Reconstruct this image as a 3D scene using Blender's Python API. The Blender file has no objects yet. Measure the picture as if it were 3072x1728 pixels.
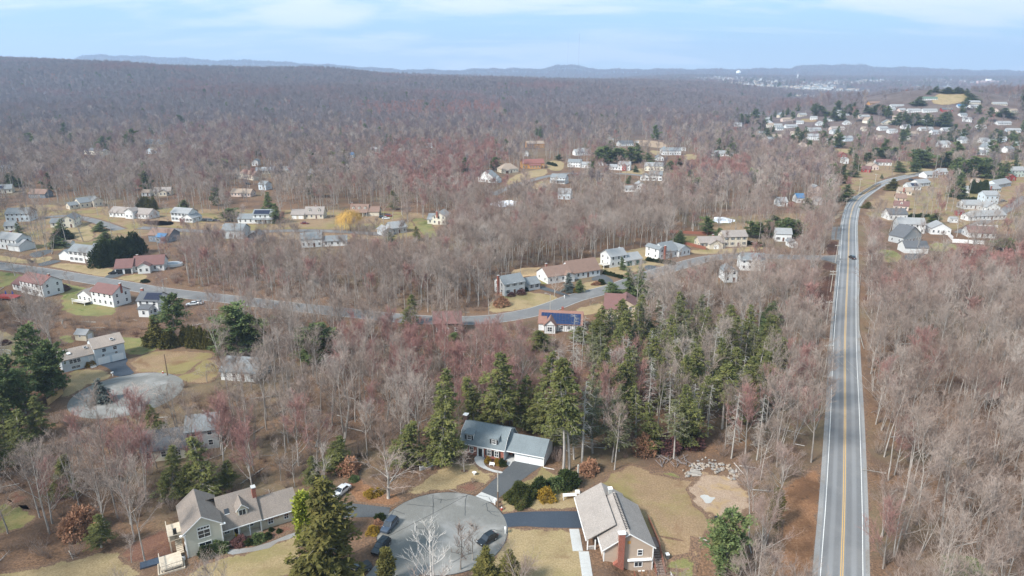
import bpy, math, random
import numpy as np
from mathutils import Vector, Matrix
from mathutils.geometry import delaunay_2d_cdt

S = bpy.context.scene
COL = S.collection
R_ = math.radians

# ------------------------------------------------------------------ camera
PITCH = R_(17.4); CAMH = 85.0; FPX = 2048.0
cd = bpy.data.cameras.new('camera'); cam = bpy.data.objects.new('camera', cd); COL.objects.link(cam)
cd.sensor_width = 36; cd.lens = 24; cd.clip_start = 1; cd.clip_end = 60000
cam.location = (0, 0, CAMH); cam.rotation_euler = (math.pi/2 - PITCH, 0, 0)
S.camera = cam

# ------------------------------------------------------------------ sky, sun, exposure
SUN_EL, SUN_AZ = R_(42), R_(232)          # azimuth clockwise from +Y: from behind, left
W = bpy.data.worlds.new('World'); S.world = W; W.use_nodes = True
def world():
    nt = W.node_tree; N = nt.nodes; L = nt.links; N.clear()
    out = N.new('ShaderNodeOutputWorld'); bg = N.new('ShaderNodeBackground')
    sky = N.new('ShaderNodeTexSky'); sky.sky_type = 'NISHITA'; sky.sun_disc = False
    sky.sun_elevation = SUN_EL; sky.sun_rotation = SUN_AZ
    sky.air_density = 1.3; sky.dust_density = 1.0; sky.ozone_density = 2.6
    tc = N.new('ShaderNodeTexCoord')
    sep = N.new('ShaderNodeSeparateXYZ'); L.new(tc.outputs['Generated'], sep.inputs[0])
    # cloud layer: project the view direction on a high flat sheet
    mx = N.new('ShaderNodeMath'); mx.operation = 'ADD'; mx.inputs[1].default_value = 0.16
    mz = N.new('ShaderNodeMath'); mz.operation = 'MAXIMUM'; mz.inputs[1].default_value = 0.0
    L.new(sep.outputs[2], mz.inputs[0]); L.new(mz.outputs[0], mx.inputs[0])
    cb = N.new('ShaderNodeCombineXYZ')
    for i in (0, 1):
        d = N.new('ShaderNodeMath'); d.operation = 'DIVIDE'
        L.new(sep.outputs[i], d.inputs[0]); L.new(mx.outputs[0], d.inputs[1]); L.new(d.outputs[0], cb.inputs[i])
    def noise(scale, det, rough, sx, sy, off, dist=0.0):
        mp = N.new('ShaderNodeMapping'); mp.inputs['Scale'].default_value = (sx, sy, 1); mp.inputs['Location'].default_value = off
        n = N.new('ShaderNodeTexNoise'); n.inputs['Scale'].default_value = scale; n.inputs['Detail'].default_value = det
        n.inputs['Roughness'].default_value = rough; n.inputs['Distortion'].default_value = dist
        L.new(cb.outputs[0], mp.inputs[0]); L.new(mp.outputs[0], n.inputs['Vector']); return n
    n1 = noise(1.0, 9, 0.56, 0.62, 1.0, (3.3, 2.1, 0), 0.35)
    n2 = noise(2.6, 8, 0.62, 0.28, 1.5, (7.7, 1.3, 0), 0.2)
    r1 = N.new('ShaderNodeMapRange'); r1.inputs['From Min'].default_value = 0.44; r1.inputs['From Max'].default_value = 0.62
    r1.interpolation_type = 'SMOOTHSTEP'; L.new(n1.outputs[0], r1.inputs[0])
    r2 = N.new('ShaderNodeMapRange'); r2.inputs['From Min'].default_value = 0.46; r2.inputs['From Max'].default_value = 0.72
    r2.interpolation_type = 'SMOOTHSTEP'; L.new(n2.outputs[0], r2.inputs[0])
    hz = N.new('ShaderNodeMapRange'); hz.inputs['From Min'].default_value = 0.0; hz.inputs['From Max'].default_value = 0.055
    hz.inputs['To Min'].default_value = 0.72; hz.inputs['To Max'].default_value = 0.0; L.new(mz.outputs[0], hz.inputs[0])
    def mth(op, a, b):
        m = N.new('ShaderNodeMath'); m.operation = op; m.use_clamp = True
        for i, v in enumerate((a, b)):
            if isinstance(v, (int, float)): m.inputs[i].default_value = v
            else: L.new(v, m.inputs[i])
        return m.outputs[0]
    c1 = mth('MULTIPLY', r1.outputs[0], 0.95); c2 = mth('MULTIPLY', r2.outputs[0], 0.55)
    cc = mth('MAXIMUM', mth('MAXIMUM', c1, c2), mth('MAXIMUM', hz.outputs[0], 0.06))
    tint = N.new('ShaderNodeMix'); tint.data_type = 'RGBA'; tint.blend_type = 'MULTIPLY'; tint.inputs['Factor'].default_value = 1
    tint.inputs['B'].default_value = (.8, 1.0, 1.1, 1); L.new(sky.outputs[0], tint.inputs['A'])
    mix = N.new('ShaderNodeMix'); mix.data_type = 'RGBA'; mix.inputs['B'].default_value = CLOUD
    bl = N.new('ShaderNodeMix'); bl.data_type = 'RGBA'; bl.inputs['Factor'].default_value = .75
    bl.inputs['B'].default_value = (1.85, 3.45, 4.65, 1); L.new(tint.outputs['Result'], bl.inputs['A'])
    L.new(cc, mix.inputs['Factor']); L.new(bl.outputs['Result'], mix.inputs['A'])
    L.new(mix.outputs['Result'], bg.inputs[0]); bg.inputs[1].default_value = 0.085
    L.new(bg.outputs[0], out.inputs[0])
CLOUD = (5.2, 5.6, 5.9, 1)
world()
sd = bpy.data.lights.new('sun', 'SUN'); sun = bpy.data.objects.new('sun', sd); COL.objects.link(sun)
sd.energy = 2.9; sd.angle = R_(11); sd.color = (1.0, 0.95, 0.88)
dsun = Vector((math.sin(SUN_AZ)*math.cos(SUN_EL), math.cos(SUN_AZ)*math.cos(SUN_EL), math.sin(SUN_EL)))
sun.rotation_euler = dsun.to_track_quat('Z', 'Y').to_euler(); sun.location = (0, 0, 400)
S.render.engine = 'CYCLES'
S.view_settings.view_transform = 'Standard'; S.view_settings.look = 'None'; S.view_settings.gamma = 1
S.view_settings.use_curve_mapping = False; S.view_settings.exposure = 1.3
S.cycles.volume_bounces = 1; S.cycles.max_bounces = 5; S.cycles.diffuse_bounces = 3
S.cycles.volume_step_rate = 1.0

# ------------------------------------------------------------------ terrain heights
NEAR_U = [-1.6, -.8, -.75, -.55, -.40, -.25, -.10, 0.0, .10, .20, .30, .40, .55, .8, 1.6]
NEAR_P = [166, 169, 173, 187, 203, 216, 226, 233, 241, 249, 259, 268, 276, 285, 290]
FAR_X = [-2000, 100, 227, 256, 310, 417, 537, 656, 775, 865, 1014, 1193, 1371, 1491, 1536, 1613, 1640, 1673, 1700, 1739, 1792, 2013, 2192, 2371, 2389, 2440, 2526, 2600, 2639, 2776, 2848, 3072, 5000]
FAR_P = [190, 185, 177, 169, 165, 170, 174, 182, 181, 188, 197, 209, 212, 205, 206, 209, 203, 196, 196, 199, 209, 215, 216, 212, 205, 203, 200, 204, 209, 210, 217, 221, 224]
def sstep(a, b, v):
    t = np.clip((v - a)/(b - a), 0, 1); return t*t*(3 - 2*t)
def terrain(x, y):
    x = np.asarray(x, float); y = np.asarray(y, float)
    yy = np.maximum(y, 200.0); u = 1.048*x/yy
    zc = 85 - 2600*.91*(np.interp(u, NEAR_U, NEAR_P) - 222)/2048 - 21
    zc = np.maximum(zc, 0)
    z = zc*sstep(820, 2600, y)**1.25*(1 - .55*sstep(2650, 4300, y))
    z = z + (12.0*np.sin(x/210.0 + 1.3 + y/700)*np.sin(y/190.0) + 5*np.sin(x/97.0 + y/300)*np.sin(y/120.0 + x/400))*sstep(950, 1700, y)*(1 - sstep(2700, 3500, y))
    fp = np.interp(1536 + u*2048, FAR_X, FAR_P)
    zf = 85 - 38 - 8200*.91*(fp - 222)/2048 + 5*np.sin(u*90) + 4*np.sin(u*210 + 1)
    z = z + np.maximum(zf - z, 0)*sstep(6200, 8200, y)*(1 - .3*sstep(8300, 10500, y))
    z = z + 56*np.exp(-(((x - 705)/215)**2 + ((y - 1190)/165)**2)) + 34*np.exp(-(((x - 1060)/260)**2 + ((y - 1350)/230)**2))
    z = z + 46*sstep(2300, 5400, y)*sstep(.08, .26, u)*(1 - sstep(7000, 9000, y))
    # the ground falls away on the garden side of the right-hand house
    z = z - 2.7*sstep(17, 22.5, x)*(1 - sstep(34, 48, x))*(1 - sstep(103.5, 112, y))*sstep(60, 80, y)
    return z
def T(x, y): return float(terrain(x, y))
SP, CP = math.sin(PITCH), math.cos(PITCH); TS = np.geomspace(60, 9000, 260)
def P(px, py, h=0.0):
    """world point on the ground (or h above it) that the pixel of the 3072x1728 photograph looks at"""
    dx = (px - 1536)/FPX; dy = (864 - py)/FPX
    den = SP - dy*CP; cy = CP + dy*SP
    if den*TS[-1] < 40: den = 40/TS[-1]
    below = (CAMH - TS*den) < terrain(TS*dx, TS*cy) + h
    k = int(np.argmax(below)) if below.any() else len(TS) - 1
    lo, hi = TS[max(k-1, 0)], TS[k]
    for _ in range(16):
        t = .5*(lo + hi)
        if CAMH - t*den < T(t*dx, t*cy) + h: hi = t
        else: lo = t
    x, y = hi*dx, hi*cy
    return Vector((x, y, T(x, y) + h))
def proj(x, y, z):
    x = np.asarray(x, float); y = np.asarray(y, float); z = np.asarray(z, float) - CAMH
    d = y*CP - z*SP; v = y*SP + z*CP
    d = np.where(d < 1, 1, d)
    return 1536 + FPX*x/d, 864 - FPX*v/d

# ------------------------------------------------------------------ materials
MATS = {}
def nmat(name, build):
    if name in MATS: return MATS[name]
    m = bpy.data.materials.new(name); m.use_nodes = True
    nt = m.node_tree; b = nt.nodes['Principled BSDF']; build(nt, b); MATS[name] = m; return m
def c4(c): return (c[0], c[1], c[2], 1)
def ramp(nt, src, stops):
    r = nt.nodes.new('ShaderNodeValToRGB'); e = r.color_ramp.elements
    e[0].position = stops[0][0]; e[0].color = c4(stops[0][1]); e[1].position = stops[-1][0]; e[1].color = c4(stops[-1][1])
    for p, c in stops[1:-1]:
        k = e.new(p); k.color = c4(c)
    nt.links.new(src, r.inputs[0]); return r.outputs[0]
def tnoise(nt, scale, det=5, rough=.55, vec='pos', stretch=None, dist=0.0):
    n = nt.nodes.new('ShaderNodeTexNoise'); n.inputs['Scale'].default_value = scale; n.inputs['Detail'].default_value = det
    n.inputs['Roughness'].default_value = rough; n.inputs['Distortion'].default_value = dist
    if vec == 'pos': v = nt.nodes.new('ShaderNodeNewGeometry').outputs['Position']
    elif vec == 'loc': v = nt.nodes.new('ShaderNodeObjectInfo').outputs['Location']
    else: v = nt.nodes.new('ShaderNodeTexCoord').outputs['Object']
    if stretch:
        mp = nt.nodes.new('ShaderNodeMapping'); mp.inputs['Scale'].default_value = stretch; nt.links.new(v, mp.inputs[0]); v = mp.outputs[0]
    nt.links.new(v, n.inputs['Vector']); return n.outputs[0]
def mixc(nt, f, a, b, mode='MIX'):
    m = nt.nodes.new('ShaderNodeMix'); m.data_type = 'RGBA'; m.blend_type = mode
    for k, v in (('Factor', f), ('A', a), ('B', b)):
        if isinstance(v, (int, float)): m.inputs[k].default_value = v
        elif isinstance(v, (tuple, list)): m.inputs[k].default_value = c4(v)
        else: nt.links.new(v, m.inputs[k])
    return m.outputs['Result']
def mrange(nt, src, a, b, c=0., d=1.):
    r = nt.nodes.new('ShaderNodeMapRange'); r.interpolation_type = 'SMOOTHSTEP'
    for k, v in (('From Min', a), ('From Max', b), ('To Min', c), ('To Max', d)): r.inputs[k].default_value = v
    nt.links.new(src, r.inputs[0]); return r.outputs[0]
def bump(nt, b, src, st=.3, dist=.05):
    k = nt.nodes.new('ShaderNodeBump'); k.inputs['Strength'].default_value = st; k.inputs['Distance'].default_value = dist
    nt.links.new(src, k.inputs['Height']); nt.links.new(k.outputs[0], b.inputs['Normal'])
def plain(name, col, rough=.7, var=.12, scale=1.5, metal=0.0, spec=None):
    def f(nt, b):
        n = tnoise(nt, scale, 4, .6, 'obj')
        lo = tuple(c*(1 - var) for c in col); hi = tuple(min(1, c*(1 + var)) for c in col)
        nt.links.new(ramp(nt, n, [(.3, lo), (.7, hi)]), b.inputs['Base Color'])
        b.inputs['Roughness'].default_value = rough; b.inputs['Metallic'].default_value = metal
        if spec is not None: b.inputs['Specular IOR Level'].default_value = spec
    return nmat(name, f)
def siding(name, col):
    def f(nt, b):
        n = tnoise(nt, .6, 5, .65, 'obj'); n2 = tnoise(nt, 1.0, 3, .5, 'obj', (.3, .3, 9))
        c = mixc(nt, mrange(nt, n, .25, .8, 0, .35), tuple(col), tuple(k*.72 for k in col))
        c = mixc(nt, mrange(nt, n2, .35, .7, 0, .16), c, tuple(k*.6 for k in col))
        nt.links.new(c, b.inputs['Base Color']); b.inputs['Roughness'].default_value = .55
        w = nt.nodes.new('ShaderNodeTexWave'); w.wave_type = 'BANDS'; w.bands_direction = 'Z'; w.wave_profile = 'SAW'
        w.inputs['Scale'].default_value = 2.4
        nt.links.new(nt.nodes.new('ShaderNodeTexCoord').outputs['Object'], w.inputs['Vector']); bump(nt, b, w.outputs[0], .5, .02)
    return nmat(name, f)
def shingle(name, col, var=.3):
    def f(nt, b):
        n = tnoise(nt, .35, 5, .65, 'obj'); n2 = tnoise(nt, 5, 3, .7, 'obj', (1, 1, 3))
        n3 = tnoise(nt, 1.0, 3, .5, 'obj', (2.5, .35, .35))
        lo = tuple(k*(1 - var) for k in col); hi = tuple(k*(1 + var) for k in col)
        c = ramp(nt, n2, [(.32, lo), (.5, col), (.68, hi)])
        c = mixc(nt, mrange(nt, n, .35, .75, 0, .4), c, tuple(k*.68 for k in col))
        c = mixc(nt, mrange(nt, n3, .5, .75, 0, .28), c, tuple(k*.55 + .02 for k in col))
        nt.links.new(c, b.inputs['Base Color']); b.inputs['Roughness'].default_value = .9
        bump(nt, b, n2, .5, .03)
    return nmat(name, f)
def ground_mat(name, stops_lo, patch, patch2=None, sc=.25, fine=3.0, rough=.95, bmp=.6):
    """stops_lo: ramp of fine variation; patch/patch2: (colour, noise scale, from, to, amount)"""
    def f(nt, b):
        n = tnoise(nt, fine, 6, .72); n1 = tnoise(nt, sc, 5, .6)
        c = ramp(nt, n, stops_lo)
        for q in (patch, patch2):
            if q:
                m = tnoise(nt, q[1], 6, .62, 'pos', None, .4)
                c = mixc(nt, mrange(nt, m, q[2], q[3], 0, q[4]), c, q[0])
        c = mixc(nt, mrange(nt, n1, .3, .75, .0, .30), c, tuple(k*.62 for k in stops_lo[0][1]))
        # leaves blown over the rim of the patch
        at = nt.nodes.new('ShaderNodeAttribute'); at.attribute_name = 'edge'
        e1 = nt.nodes.new('ShaderNodeMath'); e1.operation = 'MULTIPLY_ADD'; e1.inputs[1].default_value = -.95
        ln = tnoise(nt, .55, 8, .78); nt.links.new(at.outputs['Fac'], e1.inputs[0]); nt.links.new(ln, e1.inputs[2])
        c = mixc(nt, mrange(nt, e1.outputs[0], .10, .22), c, ramp(nt, n, [(.3, (.060, .044, .034)), (.48, (.14, .092, .064)), (.62, (.25, .155, .10))]))
        nt.links.new(c, b.inputs['Base Color']); b.inputs['Roughness'].default_value = rough
        b.inputs['Specular IOR Level'].default_value = .1
        bump(nt, b, n, bmp, .12)
    return nmat(name, f)

def leaf_floor(nt, b):
    n = tnoise(nt, 2.2, 8, .75); n1 = tnoise(nt, .09, 5, .6); n2 = tnoise(nt, .02, 4, .6); n3 = tnoise(nt, .5, 6, .7)
    c = ramp(nt, n, [(.3, (.060, .042, .031)), (.48, (.145, .090, .058)), (.60, (.245, .145, .090)), (.75, (.34, .235, .155))])
    c = mixc(nt, mrange(nt, n1, .42, .62, 0, .75), c, (.115, .078, .058))
    c = mixc(nt, mrange(nt, n3, .58, .72, 0, .8), c, (.055, .045, .030))
    c = mixc(nt, mrange(nt, n2, .48, .62, 0, .6), c, (.16, .135, .085))
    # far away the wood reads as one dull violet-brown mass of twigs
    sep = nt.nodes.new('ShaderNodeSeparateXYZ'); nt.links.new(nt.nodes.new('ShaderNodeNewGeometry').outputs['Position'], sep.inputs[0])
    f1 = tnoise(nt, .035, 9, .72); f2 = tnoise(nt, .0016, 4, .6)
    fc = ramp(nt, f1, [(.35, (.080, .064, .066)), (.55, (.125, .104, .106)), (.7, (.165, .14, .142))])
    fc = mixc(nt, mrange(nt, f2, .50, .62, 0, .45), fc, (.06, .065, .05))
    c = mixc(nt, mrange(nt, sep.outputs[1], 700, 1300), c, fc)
    nt.links.new(c, b.inputs['Base Color']); b.inputs['Roughness'].default_value = 1
    b.inputs['Specular IOR Level'].default_value = .05
    bump(nt, b, n3, .8, .35)
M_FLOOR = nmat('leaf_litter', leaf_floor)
M_LAWN = ground_mat('winter_lawn', [(.3, (.21, .155, .085)), (.5, (.31, .235, .13)), (.7, (.41, .325, .20))],
                    ((.17, .16, .055), .06, .50, .66, .55), ((.20, .125, .07), .25, .56, .72, .55))
M_LAWNG = ground_mat('greener_lawn', [(.3, (.12, .13, .045)), (.5, (.19, .185, .075)), (.7, (.30, .25, .12))],
                    ((.26, .19, .095), .09, .48, .62, .75), ((.07, .11, .025), .2, .56, .68, .8))
M_DRYG = ground_mat('dry_yard', [(.3, (.17, .115, .065)), (.5, (.26, .18, .11)), (.7, (.37, .27, .17))],
                    ((.22, .195, .075), .045, .46, .60, .75), ((.17, .095, .055), .12, .52, .68, .75))
M_VERGE = ground_mat('tan_verge', [(.3, (.22, .16, .10)), (.5, (.33, .25, .16)), (.7, (.42, .33, .23))],
                    ((.20, .12, .06), .2, .5, .65, .6))
M_MULCH = ground_mat('mulch', [(.3, (.10, .052, .038)), (.5, (.17, .088, .062)), (.7, (.26, .155, .11))],
                    ((.30, .17, .10), .5, .55, .7, .5), fine=4)
M_ORANGE = ground_mat('orange_leaves', [(.3, (.12, .062, .035)), (.5, (.24, .125, .068)), (.7, (.36, .22, .13))],
                    ((.13, .07, .04), .10, .47, .62, .75), ((.06, .04, .028), .4, .58, .7, .8), fine=2.5)
M_DIRT = ground_mat('bare_dirt', [(.3, (.22, .15, .105)), (.5, (.34, .25, .18)), (.7, (.46, .37, .29))],
                    ((.40, .28, .13), .25, .5, .62, .6), ((.22, .14, .11), .5, .55, .7, .6), fine=4)
M_BROWN = ground_mat('brown_leaf_bank', [(.3, (.045, .024, .018)), (.5, (.095, .048, .034)), (.7, (.16, .085, .055))],
                    ((.18, .085, .045), .12, .55, .7, .6), fine=3)
M_REED = plain('reed_straw', (.42, .29, .16), .9, .3)
def asphalt(name, lo, mid, hi, patch, amt=.6, tracks=False):
    def f(nt, b):
        n = tnoise(nt, 7, 4, .8); n1 = tnoise(nt, .12, 6, .62, 'pos', None, .5); n2 = tnoise(nt, .6, 7, .7)
        c = ramp(nt, n, [(.3, lo), (.5, mid), (.7, hi)])
        c = mixc(nt, mrange(nt, n1, .46, .66, 0, amt), c, patch)
        c = mixc(nt, mrange(nt, n2, .55, .75, 0, .35), c, tuple(k*1.35 for k in hi))
        if tracks:
            at = nt.nodes.new('ShaderNodeAttribute'); at.attribute_name = 'lane'
            w = nt.nodes.new('ShaderNodeMath'); w.operation = 'COSINE'
            m = nt.nodes.new('ShaderNodeMath'); m.operation = 'MULTIPLY'; m.inputs[1].default_value = 25.1
            nt.links.new(at.outputs['Fac'], m.inputs[0]); nt.links.new(m.outputs[0], w.inputs[0])
            n4 = tnoise(nt, .02, 3, .5)
            c = mixc(nt, mrange(nt, w.outputs[0], -.6, .9, 0, .55), c, tuple(k*1.75 for k in mid))
            c = mixc(nt, mrange(nt, n4, .35, .65, 0, .4), c, tuple(k*.8 for k in lo))
        nt.links.new(c, b.inputs['Base Color']); b.inputs['Roughness'].default_value = .85
        b.inputs['Specular IOR Level'].default_value = .25
        bump(nt, b, n, .3, .01)
    return nmat(name, f)
M_ROAD = asphalt('road_asphalt', (.135, .137, .142), (.172, .175, .181), (.215, .218, .224), (.235, .233, .23), .6, True)
M_STREET = asphalt('street_asphalt', (.115, .114, .114), (.152, .150, .150), (.195, .19, .188), (.21, .205, .20))
M_SHOULD = asphalt('shoulder_gravel', (.17, .17, .17), (.25, .25, .25), (.34, .33, .32), (.19, .165, .14))
M_CULDE = asphalt('pale_old_asphalt', (.125, .124, .115), (.165, .164, .153), (.21, .205, .195), (.265, .26, .25), .95)
M_DRIVE = asphalt('driveway_asphalt', (.055, .060, .065), (.078, .084, .090), (.11, .115, .12), (.095, .10, .105), .5)
M_SEAL = asphalt('sealed_blue_black_drive', (.030, .040, .055), (.042, .055, .075), (.060, .075, .095), (.052, .065, .085), .4)
M_CONC = asphalt('concrete', (.36, .36, .35), (.44, .44, .43), (.52, .52, .51), (.34, .33, .31), .5)
M_LINEW = plain('white_paint_line', (.72, .72, .70), .6, .15, 3)
M_LINEY = plain('yellow_paint_line', (.62, .36, .075), .6, .15, 3)
M_TAR = plain('tar_seam', (.035, .037, .04), .5, .2)
M_WHITE = plain('white_trim', (.78, .78, .77), .5, .05)
M_GLASS = nmat('window_glass', lambda nt, b: (b.inputs['Base Color'].__setattr__('default_value', (.025, .032, .042, 1)),
    b.inputs['Roughness'].__setattr__('default_value', .12), b.inputs['Specular IOR Level'].__setattr__('default_value', .7)))
M_DARK = plain('black_shutter', (.018, .019, .022), .5)
M_STEEL = plain('galvanised_steel', (.42, .43, .44), .45, .1, 2, .6)
M_WOODP = plain('weathered_pole_wood', (.16, .105, .07), .85, .25, 3)
M_GREYP = plain('grey_pole', (.40, .38, .34), .7, .15, 3)
M_RED = plain('red_paint', (.42, .035, .025), .5)
M_BLACK = plain('black_plastic', (.015, .016, .018), .45)
def brick(nt, b):
    t = nt.nodes.new('ShaderNodeTexBrick'); t.inputs['Scale'].default_value = 3.2
    t.inputs['Color1'].default_value = (.35, .095, .055, 1); t.inputs['Color2'].default_value = (.20, .06, .042, 1)
    t.inputs['Mortar'].default_value = (.36, .28, .23, 1); t.inputs['Mortar Size'].default_value = .012
    tc = nt.nodes.new('ShaderNodeTexCoord'); mp = nt.nodes.new('ShaderNodeMapping'); mp.inputs['Rotation'].default_value = (R_(90), 0, 0)
    nt.links.new(tc.outputs['Object'], mp.inputs[0]); nt.links.new(mp.outputs[0], t.inputs['Vector'])
    n = tnoise(nt, 1.2, 5, .6, 'obj')
    nt.links.new(mixc(nt, mrange(nt, n, .4, .7, 0, .5), t.outputs[0], (.20, .07, .05)), b.inputs['Base Color']); b.inputs['Roughness'].default_value = .9
M_BRICK = nmat('red_brick', brick)
def solar(nt, b):
    b.inputs['Base Color'].default_value = (.012, .028, .085, 1); b.inputs['Roughness'].default_value = .15
M_SOLAR = nmat('solar_cell_blue', solar)
M_SOLARD = nmat('solar_cell_dark', lambda nt, b: (b.inputs['Base Color'].__setattr__('default_value', (.012, .016, .04, 1)), b.inputs['Roughness'].__setattr__('default_value', .2)))

# ------------------------------------------------------------------ object helpers
def link(o, parent=None):
    COL.objects.link(o)
    if parent is not None: o.parent = parent
    return o
def tag(o, label=None, cat=None, group=None, kind=None):
    if label: o['label'] = label
    if cat: o['category'] = cat
    if group: o['group'] = group
    if kind: o['kind'] = kind
    return o
def thing(name, loc, rz=0.0, label=None, cat=None, group=None):
    o = bpy.data.objects.new(name, None); o.empty_display_size = .5; link(o)
    o.location = loc; o.rotation_euler = (0, 0, rz); return tag(o, label, cat, group)
class MB:
    def __init__(s): s.v = []; s.f = []; s.m = []; s.mats = []
    def mi(s, m):
        if m not in s.mats: s.mats.append(m)
        return s.mats.index(m)
    def add(s, vs, fs, m):
        n = len(s.v); k = s.mi(m); s.v += [tuple(v) for v in vs]
        for f in fs: s.f.append(tuple(i + n for i in f)); s.m.append(k)
        return s
    def box(s, x0, y0, z0, x1, y1, z1, m):
        vs = [(x, y, z) for z in (z0, z1) for x, y in ((x0, y0), (x1, y0), (x1, y1), (x0, y1))]
        return s.add(vs, [(3, 2, 1, 0), (4, 5, 6, 7), (0, 1, 5, 4), (1, 2, 6, 5), (2, 3, 7, 6), (3, 0, 4, 7)], m)
    def obox(s, c, ux, uy, uz, m):
        """oriented box: centre and three half-axis vectors"""
        c, ux, uy, uz = map(Vector, (c, ux, uy, uz)); vs = []
        for k in (-1, 1):
            for i, j in ((-1, -1), (1, -1), (1, 1), (-1, 1)): vs.append(c + ux*i + uy*j + uz*k)
        return s.add(vs, [(3, 2, 1, 0), (4, 5, 6, 7), (0, 1, 5, 4), (1, 2, 6, 5), (2, 3, 7, 6), (3, 0, 4, 7)], m)
    def tube(s, a, b, r0, r1, n, m, cap=True):
        a, b = Vector(a), Vector(b); d = (b - a).normalized()
        x = d.orthogonal().normalized(); y = d.cross(x); vs = []
        for p, r in ((a, r0), (b, r1)):
            for i in range(n):
                t = 2*math.pi*i/n; vs.append(p + x*(math.cos(t)*r) + y*(math.sin(t)*r))
        fs = [(i, (i+1) % n, n + (i+1) % n, n + i) for i in range(n)]
        if cap: fs += [tuple(range(n-1, -1, -1)), tuple(range(n, 2*n))]
        return s.add(vs, fs, m)
    def poly(s, pts, m): return s.add(pts, [tuple(range(len(pts)))], m)
    def prism(s, pts, off, m):
        """closed prism: polygon pts extruded by vector off"""
        n = len(pts); off = Vector(off); pts = [Vector(p) for p in pts]
        return s.add(pts + [p + off for p in pts], [tuple(range(n-1, -1, -1)), tuple(range(n, 2*n))] + [(i, (i+1) % n, n + (i+1) % n, n + i) for i in range(n)], m)
    def mesh(s, name):
        me = bpy.data.meshes.new(name); me.from_pydata(s.v, [], s.f)
        for m in s.mats: me.materials.append(m)
        me.polygons.foreach_set('material_index', s.m); me.update(); return me
    def obj(s, name, parent=None, loc=None):
        o = bpy.data.objects.new(name, s.mesh(name)); link(o, parent)
        if loc is not None: o.location = loc
        return o
def npmesh(name, V, F, mats, midx=None, smooth=False):
    """numpy triangles"""
    me = bpy.data.meshes.new(name); V = np.asarray(V, np.float32); F = np.asarray(F, np.int32)
    me.vertices.add(len(V)); me.vertices.foreach_set('co', V.ravel())
    me.loops.add(F.size); me.loops.foreach_set('vertex_index', F.ravel())
    k = F.shape[1]; me.polygons.add(len(F)); me.polygons.foreach_set('loop_start', np.arange(0, F.size, k, dtype=np.int32))
    if midx is not None: me.polygons.foreach_set('material_index', np.asarray(midx, np.int32))
    for m in mats: me.materials.append(m)
    if smooth: me.polygons.foreach_set('use_smooth', np.ones(len(F), bool))
    me.update(calc_edges=True); me.validate(); return me
def mobj(name, me, parent=None, loc=None, rz=0.0, sc=None):
    o = bpy.data.objects.new(name, me); link(o, parent)
    if loc is not None: o.location = loc
    o.rotation_euler = (0, 0, rz)
    if sc is not None: o.scale = (sc, sc, sc) if isinstance(sc, (int, float)) else sc
    return o
def inpoly(px, py, poly):
    px = np.asarray(px); py = np.asarray(py); c = np.zeros(px.shape, bool); n = len(poly); j = n - 1
    for i in range(n):
        xi, yi = poly[i]; xj, yj = poly[j]
        if yi != yj: c ^= ((yi > py) != (yj > py)) & (px < (xj - xi)*(py - yi)/(yj - yi) + xi)
        j = i
    return c

# ------------------------------------------------------------------ the ground
def build_ground():
    rs = [0]; r = 30.0
    rs += [30, 60, 75]; r = 85.0
    while r < 22000: rs.append(r); r = r + (2.5 if r < 200 else r*.0125 if r < 1800 else r*.034)
    na = 420; ang = []
    # finer steps where the land is seen
    for i in range(na):
        t = i/na; ang.append(t)
    A = np.concatenate([np.linspace(-50, 50, 300, endpoint=False), np.linspace(50, 310, 100, endpoint=False)])*math.pi/180
    rs = np.array(rs[1:]); X = np.outer(rs, np.sin(A)); Y = np.outer(rs, np.cos(A)); Z = terrain(X, Y)
    V = np.stack([X, Y, Z], -1).reshape(-1, 3); n = len(A); V = np.vstack([V, [[0, 0, T(0, 0)]]])
    i = np.arange(len(rs) - 1)[:, None]; j = np.arange(n)[None, :]; jn = (j + 1) % n
    a = i*n + j; b = i*n + jn; c = (i+1)*n + jn; d = (i+1)*n + j
    F = np.concatenate([np.stack([a, b, c], -1).reshape(-1, 3), np.stack([a, c, d], -1).reshape(-1, 3),
                        np.stack([np.full(n, len(V)-1), np.arange(n), (np.arange(n)+1) % n], -1)])
    F = F[:, ::-1]
    o = mobj('ground', npmesh('ground', V, F, [M_FLOOR], smooth=True)); tag(o, kind='structure')
build_ground()

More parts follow.
